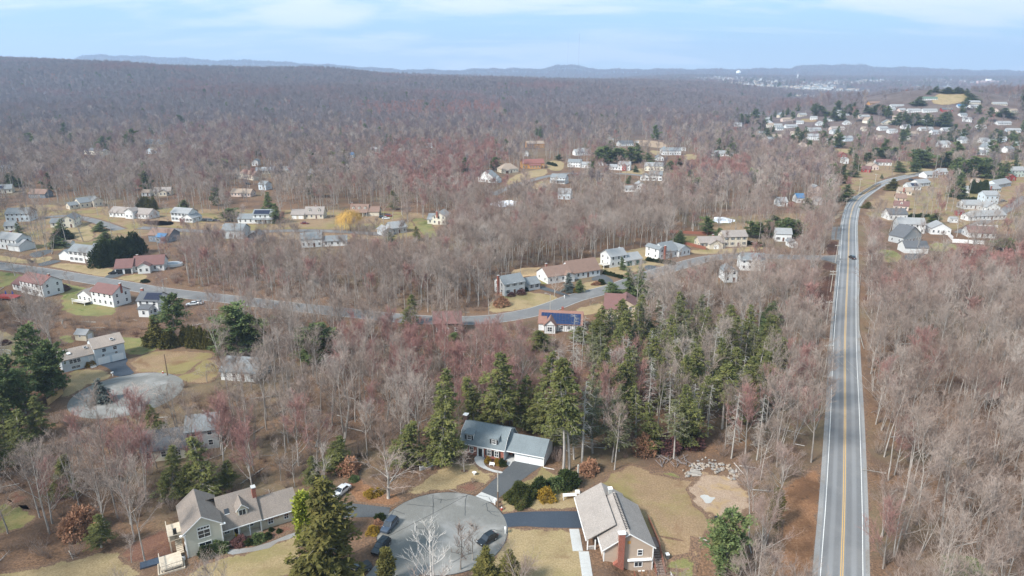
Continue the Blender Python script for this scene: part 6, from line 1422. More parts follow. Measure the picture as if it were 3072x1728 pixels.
# middle distance conifers: (zone, x, top, base, width m, kind, label)
mid_ = [('g',540,440,592,6,SPRUCE,'blue-grey spruce in front of the long brown-roofed ranch'),('g',622,490,597,4.5,DARKC,'dark green fir on the ranch front lawn'),('g',972,315,420,4,DARKC,'dark narrow fir before the white house with green garage doors'),
 ('g',1412,110,215,8,DARKC,'dark round fir on the green back lawn'),('g',1120,395,640,8,DARKC,'right one of two tall dark firs by the street'),('g',1040,405,630,8,DARKC,'left one of two tall dark firs by the street'),('g',912,520,650,9,DARKC,'squat dark fir next to the maroon-roofed house'),
 ('g',1635,-10,145,9,PINE,'ragged green pine by the red fence'),('g',1740,95,166,9,DARKC,'broad dark yew near the beige colonial'),
 ('g',1990,30,165,9,PINE,'first pine from the left of the pine row'),('g',2060,40,170,9,PINE,'second pine of the pine row'),('g',2130,25,165,9,PINE,'third pine of the pine row'),('g',2200,35,165,9,PINE,'fourth pine of the pine row'),('g',2270,20,160,9,PINE,'fifth pine of the pine row'),('g',2340,30,165,9,PINE,'last pine of the pine row'),
 ('g',2140,670,880,8,DARKC,'olive conifer rising from the bare wood near the main road'),('g',1440,820,960,9,HEM,'olive hemlock above the pale snags'),('g',1200,820,960,9,HEM,'dark hemlock behind the snags'),('g',1590,780,960,9,HEM,'brownish hemlock in the bare wood'),('g',300,880,1040,10,HEM,'dark green hemlock right below the solar roofed house'),('g',640,860,990,8,HEM,'hemlock low beside the solar roofed house'),('g',980,850,1010,9,HEM,'olive hemlock below the maroon-roofed house'),
 ('g',1980,920,1140,9,HEM,'green hemlock at the right end of the grove'),('g',2150,840,1010,7,HEM,'small hemlock toward the main road'),
 ('h',355,125,295,10,PINE,'round green pine left of the road bend'),('h',160,290,400,9,PINE,'left pine of the roadside row'),('h',60,280,390,9,PINE,'pine at the left end of the roadside row'),('h',240,310,400,9,PINE,'right pine of the roadside row'),('h',30,1030,1200,8,DARKC,'olive conifer in the wood left of the brown bank'),
 ('h',2050,480,585,12,PINE,'broad olive pine right of the white fence'),('h',1690,-10,110,8,DARKC,'tall dark fir in the right suburb'),('h',1440,250,350,9,DARKC,'dark fir behind the large white colonial'),
 ('h',880,160,215,8,CEDAR[:1],'rusty cedar at the right of the road bend'),('h',30,1180,1370,9,DARKC,'dark hemlock in the wood left of the guardrail'),
 ('f',430,-300,-290,4,DARKC,''),
 ('f',1240,520,790,8,HEM,'dark hemlock tangled in bare twigs above the street bend'),('f',1630,850,930,5,DARKC,'small dark fir behind the brown house'),
 ('j',345,630,860,9,DARKC,'dark fir right of the solar roofed house'),('j',420,730,930,9,DARKC,'second dark fir right of the solar roofed house'),('j',1530,1005,1130,6,DARKC,'dark cedar before the grey-roofed house'),('j',1770,965,1100,6,HEM,'ragged cedar at the edge of the green lawn'),
 ('j',1560,610,800,10,HEM,'olive pine in the middle wood'),('j',2235,290,460,10,DARKC,'dark conical fir high in the middle wood'),('j',2520,290,410,9,PINE,'pine near the hipped roof house'),('j',1440,75,190,7,DARKC,'left one of three small firs above the middle houses'),('j',1480,70,190,7,DARKC,'middle one of three small firs'),('j',1525,70,180,7,DARKC,'right one of three small firs'),
 ('i',290,60,175,24,PINE,'wide dark pine clump at the upper left'),('i',500,40,145,12,DARKC,'dark pine right of the wide clump'),('i',610,5,170,14,DARKC,'tall dark pine at the upper left'),('i',680,60,220,12,DARKC,'dark pine behind the cream solar house'),('i',980,90,220,18,DARKC,'dark pine right of the cream solar house'),('i',1280,15,230,18,PINE,'largest dark pine of the upper left row'),('i',1200,120,230,14,DARKC,'dark pine under the largest one'),('i',1640,70,160,12,DARKC,'pine above the light blue house'),
 ('i',160,430,580,12,DARKC,'dark pine at the left edge'),('i',60,450,570,12,DARKC,'dark pine close to the left edge'),('i',1770,700,815,9,DARKC,'dark fir behind the white colonial'),('i',2240,790,915,14,PINE,'round pine left of the solar roofed house'),('i',585,890,1050,8,DARKC,'dark fir before the cream gable'),('i',1000,1010,1140,9,DARKC,'dark fir in the birch thicket'),('i',205,930,1060,5,DARKC,'dark column cedar at the left'),('i',570,1040,1165,10,DARKC,'dark round conifer above the low house'),('i',960,920,1010,8,DARKC,'dark fir above the birch thicket'),('i',1460,420,470,6,DARKC,''),
 ('k',270,290,420,12,PINE,'green pine at the left of the hipped roof house'),('k',885,265,330,8,PINE,'pine above the long drive'),('k',1390,130,210,14,DARKC,'fir behind the upper pine mass'),('k',1290,190,360,18,PINE,'left pine of the upper pine mass'),('k',1360,180,370,20,PINE,'middle pine of the upper pine mass'),('k',1450,200,370,18,PINE,'right pine of the upper pine mass'),('k',1590,190,350,18,PINE,'pine before the tall dark cone'),('k',1665,155,340,13,DARKC,'tall dark cone fir in the upper gardens'),('k',1770,250,365,14,DARKC,'broad dark fir beside the portico garage'),('k',2060,300,400,14,PINE,'green pine below the lawn by the soil'),('k',1960,330,410,12,DARKC,'dark fir right of the dormered house'),('k',1150,160,230,8,DARKC,'small fir beside the pale blue roof'),('k',1240,300,370,7,CEDAR[:1],'yellowish cedar near the small cape'),('k',1635,370,440,6,DARKC,'dark cone by the brick-centred colonial'),('k',1560,470,550,6,DARKC,'dark leaning cone at the upper street'),('k',2420,240,320,10,DARKC,'dark bush by the long low building'),('k',1115,710,800,5,CEDAR[:1],''),('k',2320,750,1010,11,PINE,''),
 ('l',520,8,118,17,DARKC,'big dark pine pair high in the bare wood'),('l',480,50,118,11,DARKC,'lower left side of the dark pine pair'),('l',1130,298,380,9,DARKC,'dark fir beside the white barn'),('l',1210,290,400,11,DARKC,'dark fir right of the barn'),('l',1150,380,450,10,CEDAR[:1],'olive cedar above the road bend'),('l',1320,200,310,13,PINE,'olive pine left of the big pines'),('l',1410,165,270,16,PINE,'first of the big dark pines beyond the bend'),('l',1460,155,262,16,PINE,'second of the big dark pines beyond the bend'),('l',1530,160,262,16,PINE,'third of the big dark pines beyond the bend'),('l',1600,120,200,12,DARKC,'small dark pine above the big row'),
 ('l',1590,270,360,13,DARKC,'dark fir right of the long red-roofed ranch'),('l',1750,180,325,24,PINE,'great dark pine in the middle right'),('l',1700,170,300,14,PINE,'left flank of the great dark pine'),('l',1940,190,320,22,PINE,'second great pine by the right suburb'),('l',1960,28,112,14,DARKC,'dark pine above the white house in the pines'),('l',2040,22,118,16,DARKC,'dark pine next above it'),('l',2100,15,112,14,DARKC,'dark pine right of the white house in the pines'),('l',1900,60,120,10,DARKC,'small pine left of the white house'),
 ('l',2370,15,112,20,DARKC,'large dark pine at the upper right'),('l',2420,40,112,12,DARKC,'dark pine beside the large one'),('l',2480,38,108,10,DARKC,'pine with pointed top at the upper right'),('l',2540,50,108,9,DARKC,'pine near the right edge'),('l',2510,180,260,16,DARKC,'dark pine at the right edge'),('l',2180,235,400,24,PINE,'large olive pine in the right suburb'),('l',2110,270,400,18,PINE,'left flank of the large olive pine'),('l',2260,250,380,18,PINE,'right flank of the large olive pine'),('l',2400,290,385,16,DARKC,'dark round pine before the green house'),('l',2020,390,560,11,DARKC,'tall dark conifer in the right suburb'),('l',1520,410,505,11,CEDAR[:1],'rusty round cedar at the top of the road bend'),('l',1445,378,412,3,DARKC,'tiny dark cone on the roadside lawn'),('l',1140,450,590,12,DARKC,'dark conifer left of the road bend'),
 ('m',190,430,560,30,DARKC,'dark clump of firs left of the far row'),('m',130,480,560,22,DARKC,'left shoulder of the dark fir clump'),('m',270,455,560,11,DARKC,'pointed fir at the right of the dark clump'),('m',85,288,345,34,DARKC,'rounded dark pines on the far slope'),('m',490,286,340,22,DARKC,'dark pine pair on the far slope'),('m',780,400,490,32,DARKC,'dark pines at the foot of the hill'),('m',900,425,535,20,DARKC,'dark fir left of the gabled hill house'),('m',1010,388,480,24,DARKC,'dark fir behind the gabled hill house'),('m',1060,370,440,10,DARKC,'slim fir beside it'),
 ('m',1240,390,470,26,DARKC,'left dark pine below the hill lodge'),('m',1330,400,480,26,DARKC,'right dark pine below the hill lodge'),('m',1190,400,450,14,DARKC,'small pine below the hill lodge'),('m',1440,460,575,18,DARKC,'first fir of the dark belt under the hill'),('m',1490,450,575,14,DARKC,'second fir of the dark belt under the hill'),('m',1540,475,575,18,DARKC,'third fir of the dark belt under the hill'),('m',1590,470,575,18,DARKC,'fourth fir of the dark belt under the hill'),('m',1640,465,570,18,DARKC,'last fir of the dark belt under the hill'),
 ('m',1835,455,585,28,DARKC,'great dark fir below the hill field'),('m',1880,475,590,18,DARKC,'right side of the great dark fir'),('m',1730,262,305,9,DARKC,'small fir at the left of the hill field'),('m',1790,232,285,16,DARKC,'dark fir above the green-roofed house'),('m',1870,240,295,20,DARKC,'first pine of the crest line'),('m',1920,238,295,18,DARKC,'second pine of the crest line'),('m',1970,235,295,18,DARKC,'third pine of the crest line'),('m',2015,245,295,16,DARKC,'last pine of the crest line'),('m',2076,250,318,11,DARKC,'pointed fir at the right of the hill field'),('m',2125,292,360,24,DARKC,'dark pine right of the hill field'),('m',1640,320,400,24,DARKC,'dark pine left of the green-roofed house'),
 ('m',880,325,360,20,DARKC,'dark tree tops at the left of the hill crest'),('m',960,325,360,20,DARKC,'dark tree tops nearer the hill crest'),('m',2340,620,705,22,DARKC,'dark pine in the far right gardens'),('m',2300,640,705,14,DARKC,'pine beside it in the far right gardens'),('m',2480,625,700,14,DARKC,'dark pine farther right'),('m',2400,420,500,28,DARKC,'dark green pine right of the hill'),
 ('n',910,575,642,18,PINE,'solitary dark pine on the ridge slope'),('n',1340,538,575,22,DARKC,'left dark pine of the ridge clump'),('n',1420,536,570,14,DARKC,'right dark pine of the ridge clump'),('n',1368,548,578,14,DARKC,'middle dark pine of the ridge clump'),('n',1885,572,610,14,DARKC,'small dark pine on the slope'),('n',1385,615,660,14,DARKC,'small fir below the ridge clump'),('n',910,512,535,10,DARKC,'tiny pine higher on the ridge'),('n',2062,495,512,12,DARKC,'tiny dark pine up the ridge')]
for z_, x, a_, b_, w, kd, l in mid_:
    if not l: continue
    g_ = 'conifers on the far hill' if z_ == 'm' else None
    cl_ = max(2.5, w*.4); evt(kd, z_, x, a_, b_, l, w, clear=cl_, name=None if kd is not PINE else 'pine_tree', group=g_)
    u0, v0 = px(z_, x, a_); u1, v1 = px(z_, x, b_); ww = w*.5*FPX/P(u1, v1).length
    KEEP.append(([(u0-ww*.5, v0), (u0+ww*.5, v0), (u0+ww*.8, v1), (u0-ww*.8, v1)], .25, P(u1, v1).y + 2))
named_extra = 1
# hedges: rows of single bushes
def blobs(n): return n
M_CEDAR2 = needles('clipped_yew', (.030,.040,.012), (.055,.062,.018), (.09,.092,.03), 1.0)
YEW = [blob(600, 1.0, 1.5, M_YEW, .17, 900), blob(601, 1.0, 1.3, M_YEW, .17, 900)]
HEDGEM = [blob(603, 1.0, 1.9, M_CEDAR, .2, 900), blob(604, 1.0, 1.7, M_CEDAR, .2, 900)]
GOLD = [blob(605, 1.0, 1.4, M_GOLD, .16, 700)]; BROWNB = [blob(606, 1.0, 1.3, M_RUST, .15, 600)]; GREENB = [blob(607, 1.0, 1.3, M_PINE, .17, 800)]; MAROONB = [blob(608, 1, 1.2, plain('maroon_twigs', (.13,.055,.05), .9, .3), .14, 700)]
def shrub(me, loc, r, h, label, name='shrub', cat='shrub', group=None, hh=1.45):
    o = mobj(name, rng.choice(me), None, loc, rng.uniform(0, 6.28), (r, r, h/hh)); return tag(o, label, cat, group)
def row(me, z, a, b, n, r, h, label, name='hedge_bush', cat='hedge bush', group=None):
    A, B = G(z, *a), G(z, *b)
    for i in range(n):
        p = A.lerp(B, (i+.5)/n); p.z = T(p.x, p.y); shrub(me, p + Vector((rng.uniform(-.2,.2), rng.uniform(-.2,.2), 0)), r*rng.uniform(.85, 1.15), h*rng.uniform(.88, 1.1), label, name, cat, group); HOUSE_SPOTS.append((p.x, p.y, r+1))
row(HEDGEM, 'e', (1450,1015), (1715,1050), 14, 1.5, 4.2, 'bush of the olive hedge between the tall pine and the round pine', group='olive clipped hedge')
row(HEDGEM, 'e', (1195,1005), (1375,1030), 5, 2.3, 4.0, 'rounded bronze bush at the foot of the tall pine', group='bronze bushes under the tall pine')
row(YEW, 'g', (820,450), (975,490), 12, .9, 1.4, 'dark clipped bush bordering the ranch driveway', group='dark driveway hedge')
row(YEW, 'g', (1155,345), (1380,380), 10, 1.2, 1.5, 'dark bush in front of the white raised ranch', group='dark front hedge')
row(YEW, 'g', (1950,215), (2090,240), 10, .8, 1.8, 'small dark cone bush right of the beige colonial', group='cone bushes by the beige colonial')
row(HEDGEM, 'i', (1345,800), (1500,800), 6, 2.6, 5.0, 'bronze bush in the clump beside the long ranch', group='bronze clump')
row(YEW, 'k', (780,360), (870,385), 7, 1.6, 2.6, 'dark bush lining the drive above the upper lawn', group='dark drive hedge')
row(YEW, 'l', (2150,530), (2280,530), 8, 2.0, 8.5, 'tall clipped dark bush of the right suburb hedge', group='tall dark hedge')
row(YEW, 'l', (2050,580), (2210,580), 12, .8, 1.8, 'little cone bush on the right suburb lawn edge', group='little cone hedge')
row(YEW, 'l', (1640,720), (1820,720), 12, .9, 2.0, 'little cone bush behind the white colonial', group='second little cone hedge')
for i, (x, y, r, h) in enumerate(((305,800,3.6,9),(322,796,3.6,10),(345,786,3.8,10),(368,778,3.8,10),(390,768,3.6,9.5),(412,760,3.6,9))):
    sl = P(x, y); shrub(YEW, sl, r*1.15, h, 'dark tall screen conifer, number %s from the left behind the white colonial' % ['one','two','three','four','five','six'][i], 'screen_conifer', 'tree', 'dark conifer screen'); HOUSE_SPOTS.append((sl.x, sl.y, 5)); KEEP.append(([(x-20,y-55),(x+20,y-55),(x+20,y),(x-20,y)], .1))
DOME = [blob(611, 1.0, 1.45, M_CEDAR2, .10, 2600)]
S_ = [(DOME,'b',1658,925,3.2,3.0,'large clipped dark dome shrub beside the driveway apron'),(YEW,'b',1810,842,2.0,2.8,'feathery dark yew left of the pale green shrub'),(YEW,'b',2020,805,2.5,3.4,'biggest dark yew in front of the sawn-off trunk'),(GREENB,'b',1925,822,1.7,3.0,'pale green shrub between the two yews'),
      (GOLD,'b',1855,905,1.9,2.3,'golden bronze low shrub before the yews'),(GOLD,'b',1412,606,.8,1.3,'left yellow bush in the mulch bed'),(GOLD,'b',1482,622,.75,1.4,'right yellow bush in the mulch bed'),(YEW,'b',1522,632,.85,1.6,'dark green bush at the corner of the mulch bed'),(BROWNB,'b',2180,700,2.2,3.0,'olive brown thicket at the edge of the grove'),
      (BROWNB,'b',350,705,2.6,3.2,'rust-leaved shrub behind the white car'),(GREENB,'b',400,745,1.0,1.0,'small green shrub right of the rusty one'),(BROWNB,'c',590,560,2.4,4.6,'small beech holding orange leaves at the grove edge'),(MAROONB,'c',950,500,3.4,4.6,'maroon thicket behind the rock pile'),(MAROONB,'c',760,540,3.4,3.4,'reddish brown thicket left of the rock pile'),
      (YEW,'a',1540,1325,1.5,2.1,'round clipped boxwood at the corner of the sage cape'),(GREENB,'a',1640,1285,1.4,2.0,'drooping grey-green shrub beside the round boxwood'),(MAROONB,'a',1775,1240,1.5,1.5,'dome of dark red barberry in the flower bed'),(YEW,'a',1862,1228,.8,1.1,'small boxwood right of the red barberry'),(GREENB,'a',1930,1210,1.3,1.5,'blue-green juniper in the flower bed'),(YEW,'a',2003,1180,.8,1.1,'boxwood right of the blue-green juniper'),(YEW,'a',2035,1120,.5,.7,'little boxwood near the vine'),(YEW,'a',2095,1130,.5,.7,'last little boxwood of the bed'),
      (BROWNB,'a',540,1180,3.4,5.0,'beech with pale orange leaves left of the bare maple'),(BROWNB,'b',585,1110,1.2,1.7,'straw-coloured grass tuft beside the blue SUV'),(GOLD,'b',530,870,1.4,1.4,'tan grass tuft on the leafy bank'),(GOLD,'b',590,845,1.0,1.2,'second tan grass tuft on the leafy bank'),(YEW,'b',595,1040,1.0,1.3,'dark shrub above the straw tuft'),(GOLD,'b',540,1150,1.2,1.4,'ochre grass clump left of the black car'),
      (GOLD,'e',680,1195,1.2,1.6,'left yellow bush by the split-level entrance'),(GOLD,'e',715,1190,1.2,1.6,'right yellow bush by the split-level entrance'),(YEW,'e',1018,450,1.1,2.2,'pointed dark bush by the maroon-roofed garage'),(YEW,'e',1135,525,1.6,1.2,'low dark bush on the lawn corner'),(MAROONB,'e',20,1020,1.6,1.6,'dark round bush at the left edge'),(MAROONB,'e',450,600,3.2,3.2,'dark red thicket right of the brick-chimney colonial'),(YEW,'e',465,190,4.6,5.2,'large dark bush behind the long white colonial'),
      (YEW,'g',803,540,1.5,2.2,'dark round bush on the ranch island'),(BROWNB,'g',765,545,1.4,1.6,'rust round bush on the ranch island'),(BROWNB,'g',738,545,.9,1.1,'small rust bush on the ranch island'),(GOLD,'g',593,605,1.1,1.4,'orange tuft at the street corner of the ranch lawn'),(MAROONB,'g',90,635,1.5,1.8,'dark bush left of the grey-white colonial door'),(MAROONB,'g',165,622,1.8,2.2,'dark bush right of the grey-white colonial door'),(YEW,'g',210,592,.8,1.6,'little cone bush by the colonial wing'),(BROWNB,'g',5,720,3.0,4.6,'small oak still holding orange leaves on the corner lawn'),
      (GOLD,'j',1090,960,1,1,'')]
for me_, z_, x, y, r, h, l in S_:
    if l: q = G(z_, x, y); q.y += r*.85; shrub(me_, q, r, h, l); HOUSE_SPOTS.append((q.x, q.y, r+1.5)); u_, v_ = px(z_, x, y); k_ = FPX/q.length; KEEP.append(([(u_-r*k_, v_-h*k_*.8), (u_+r*k_, v_-h*k_*.8), (u_+r*k_, v_+4), (u_-r*k_, v_+4)], .0 if r > 1.4 else .2, q.y + r))
# golden weeping willow
def willow():
    rs = np.random.RandomState(9); s = Seg(); TRw, _ = bare(990, H=11, clear=.22, spread=.46, nl=12, n2=1, n3=0, n4=0, trunk_r=.4)
    for i in range(1250):
        a = rs.uniform(0, 6.28); r = 6.6*rs.rand()**.5; z0 = 10.6 - 3.4*(r/6.6)**2 + rs.normal(0, .9); L = rs.uniform(1.2, 4.0)*(0.5 + 1.1*r/6.6)
        p = np.array([math.cos(a)*r, math.sin(a)*r, z0]); o_ = np.array([math.cos(a), math.sin(a), 0])
        m1 = p + o_*.5 + [0, 0, -L*.45]; e = m1 + o_*.15 + [0, 0, -L*.55]; sd_ = np.array([-math.sin(a), math.cos(a), 0]); s.flat(p, m1, .07, sd_); s.flat(m1, e, .06, sd_)
        s.flat(p + o_*-.6, p, .06, sd_)
    q = G('j', 1130, 1005); t = thing('willow', q, 0, 'golden weeping willow in front of the brown-roofed cape', 'tree'); t.scale = (1.22, 1.22, 1.05)
    mobj('trunk', TRw.mesh('trunk', plain('dark_bark', (.10,.07,.05), .9)), t); mobj('crown', s.mesh('crown', M_WILLOW), t); HOUSE_SPOTS.append((q.x, q.y, 9)); KEEP.append((ZP('j', (985,940),(1000,780),(1160,760),(1220,800),(1220,860),(1150,1010),(1090,1010)), 0.03))
willow()
# named bare trees that stand out
def named(pair, z, x, ytop, ybase, label, width=None, clear=3.5, name='bare_tree', open_=.15):
    t = evt([pair], z, x, ytop, ybase, label, width, name=name, clear=clear); return t
def pbare(seed, mt, mc, **k):
    t_, c_ = bare(seed, **k); return (t_.mesh('trunk', mt), c_.mesh('crown', mc))
PALET = pbare(700, M_PALE, M_PALE, H=12, clear=.18, spread=.42, nl=13, stems=2, n2=4, n3=3, n4=2, tw=.022, tl=.9, up=.7, trunk_r=.2)
named(PALET, 'p', 1300, 1568, 1800, 'bleached white leafless tree at the bottom edge in front of the turning circle', 9, clear=4)
SP1 = pbare(701, M_BARK, M_TWIG, H=12, clear=.2, spread=.5, nl=12, n2=5, n3=4, n4=3, up=.15)
named(SP1, 'b', 665, 480, 865, 'wide crooked leafless tree on the leafy bank above the turning circle', 17, clear=6)
named(BARE[5], 'a', 1092, 690, 1345, 'well-shaped bare maple left of the sage cape', 9.5, clear=5); named(SAPL[0], 'a', 990, 1110, 1350, 'small bare tree left of the well-shaped maple', 4)
named(SP1, 'b', 1235, 470, 665, 'small weeping leafless cherry in the mulch ring before the brick house', 6.5, clear=3); named(SAPL[1], 'b', 1300, 705, 745, 'low bare shrub in the mulch island', 2.6, clear=2)
YT = pbare(702, M_BARK, M_TWIG, H=11, clear=.25, spread=.24, nl=12, n2=4, n3=4, n4=2, tl=.7, up=.7, trunk_r=.1)
named(YT, 'b', 1207, 1010, 1400, 'slim leafless young tree in front of the turning circle', 4.2, clear=2); named(YT, 'b', 1300, 1010, 1330, 'second slim young tree in front of the turning circle', 4.2, clear=2)
named(BARE[2], 'a', 2150, 10, 520, 'great spreading pale-limbed tree behind the hidden grey house', 13, clear=4); named(BARE[4], 'b', 325, 0, 480, 'tall forked pale tree in the wood left of the brick house', 11, clear=4)
named(BARE[0], 'c', 1580, 430, 1000, 'large bare tree by the dirt clearing near the main road', 10, clear=4); named(BARE[2], 'c', 1400, 590, 960, 'bare tree overhanging the right side of the dirt clearing', 10, clear=4)
named(BARE[2], 'c', 1250, 1290, 1620, 'bare tree at the bottom edge right of the tan ranch', 9, clear=4); named(BARE[5], 'c', 1500, 1220, 1640, 'bare tree at the bottom edge near the leafy bank', 9, clear=4)
named(BARE[3], 'g', 850, 20, 312, 'tall pale trunked tree behind the white house with green garage doors', 12, clear=3); named(BARE[1], 'g', 1310, 0, 215, 'tall forked pale tree behind the raised ranch', 10, clear=3); named(BARE[3], 'g', 1110, 0, 245, 'tall slender tree at the back lawn edge', 8)
named(SP1, 'g', 430, 440, 635, 'dark crooked street tree before the brown-roofed ranch', 9); named(SAPL[0], 'g', 710, 640, 700, 'small bare tree on the verge of the bend', 5, clear=2); named(BARE[2], 'g', 1290, 370, 640, 'wide dark crown beside the side drive', 14)
named(SP1, 'e', 120, 250, 470, 'reddish street tree at the left end of the street', 10); named(SAPL[0], 'e', 555, 420, 555, 'small leafless street tree on the south verge', 5); named(BARE[4], 'e', 410, 90, 295, 'spreading bare tree by the long white colonial', 12); named(SAPL[1], 'e', 350, 250, 350, 'tiny bare tree on the verge near the lamp', 4)
named(BARE[0], 'e', 685, 230, 390, 'dark bare tree in front of the white colonial with garage', 7); named(SP1, 'e', 1090, 1320, 1500, 'broad low bare tree in front of the upper turning circle', 14); named(BARE[4], 'f', 590, 830, 1130, 'pale silvery tree in front of the bright green pine', 9); named(SAPL[0], 'e', 1640, 1160, 1310, 'crooked small bare tree near the utility pole', 6)
named(BARE[1], 'j', 1015, 470, 790, 'tall white-barked tree rising above the middle wood', 9); named(BARE[5], 'i', 1620, 700, 920, 'pale white birch left of the white colonial', 7); named(BARE[2], 'i', 1560, 410, 590, 'rounded white-limbed tree in front of dark pines', 13)
named(BARE[4], 'h', 420, 300, 530, 'pale crooked tree by the small white cape', 12); named(BARE[2], 'h', 1300, 280, 610, 'bare tree before the white double garage', 9); named(BARE[2], 'h', 570, 170, 390, 'round brown bare tree left of the road bend', 13)
row([stems(650, 1.0, 1.4, M_TWIG, 120)], 'e', (1760,1110), (1960,1120), 5, 3.4, 6.0, 'pale leafless multi-stem shrub above the buried bungalow', 'shrub', 'shrub', 'pale leafless shrubs'); 

for k_, (z_, x, yt, yb, w_, l_) in enumerate((('e',1800,1120,1350,9,'bare tree before the left end of the buried bungalow'),('e',1880,1130,1365,8,'bare tree before the door of the buried bungalow'),('e',1990,1110,1370,9,'bare tree before the right end of the buried bungalow'),
    ('a',1000,330,640,9,'bare tree before the left end of the dark hipped roof'),('a',1330,250,600,9,'silvery tree before the tall grey wing by the cedars'),('a',1450,160,580,9,'second silvery tree before the tall grey wing'),('a',1180,300,640,8,'bare tree before the dark hipped roof'),
    ('a',60,560,1130,10,'bare tree rising from the green hollow'),('a',300,500,1010,9,'bare tree with short dead side branches in the left wood'),('a',760,520,975,10,'leaning tall bare tree in the left wood'),('a',620,600,1010,9,'bare tree with bent lower trunk in the left wood'))):
    named(BARE[(0,2,5,4,6,7,1,2,3,5,0)[k_]], z_, x, yt, yb, l_, w_, clear=2.5)

rr = random.Random(21); n_ = 0
for _ in range(900):
    u_, v_ = rr.uniform(2180, 3080), rr.uniform(330, 560)
    if v_ > 480 and u_ < 2800 and rr.random() < .75: continue
    q = P(u_, v_)
    if abs(u_ - 2560) < 80 and v_ > 520: continue
    if any((q.x-a)**2 + (q.y-b)**2 < max(c, 5)**2 for a, b, c in HOUSE_SPOTS) or any(bool(inpoly(np.array([q.x]), np.array([q.y]), w)[0]) for w in CLEAR[:4]): continue
    kd = PINE if rr.random() < .45 else DARKC; s = rr.uniform(.7, 1.15); side = 'near the right edge' if u_ > 2900 else 'right of the road bend' if u_ > 2650 else 'beyond the road bend'
    lv = 'high on the hill slope' if v_ < 375 else 'among the lower rows' if v_ < 440 else 'between the suburb gardens'
    tree('pine_tree' if kd is PINE else 'fir_tree', kd[rr.randrange(len(kd))], q, (s*1.15, s*1.15, s), rr.uniform(0, 6.28), '%s dark %s %s, %s' % ('small' if s < .85 else 'tall' if s > 1 else 'middling', 'pine' if kd is PINE else 'fir', lv, side), 'tree', 'evergreens scattered through the right suburb')
    HOUSE_SPOTS.append((q.x, q.y, 5)); n_ += 1
    if n_ > 95: break
# ------------------------------------------------------------------ cars
CARM = {}
def paint(k, c, rough=.28):
    if k not in CARM:
        m = bpy.data.materials.new('car_paint_' + k); m.use_nodes = True; b = m.node_tree.nodes['Principled BSDF']
        b.inputs['Base Color'].default_value = c4(c); b.inputs['Roughness'].default_value = rough; b.inputs['Metallic'].default_value = .3; b.inputs['Coat Weight'].default_value = .6; CARM[k] = m
    return CARM[k]
M_TYRE = plain('tyre_rubber', (.02,.02,.022), .8); M_RIM = plain('alloy_rim', (.45,.46,.48), .35, .05, 1, .8)
M_HEAD = plain('headlamp_glass', (.75,.78,.8), .1); M_TAIL = plain('tail_lamp_red', (.45,.02,.02), .3)
CSH = {}
def hull(b, st, m):
    """loft: stations (y, half width low, half width high, z low, z mid, z top)"""
    rings = []
    for y, wl, wm, wt, zl, zm, zt in st: rings.append([(-wl,y,zl),(-wm,y,zm),(-wt,y,zt),(wt,y,zt),(wm,y,zm),(wl,y,zl)])
    vs = [p for r in rings for p in r]; fs = []
    for i in range(len(rings)-1):
        for j in range(6): fs.append((i*6+j, (i+1)*6+j, (i+1)*6+(j+1) % 6, i*6+(j+1) % 6))
    fs += [tuple(range(6)), tuple(range(len(vs)-1, len(vs)-7, -1))]
    b.add(vs, fs, m)
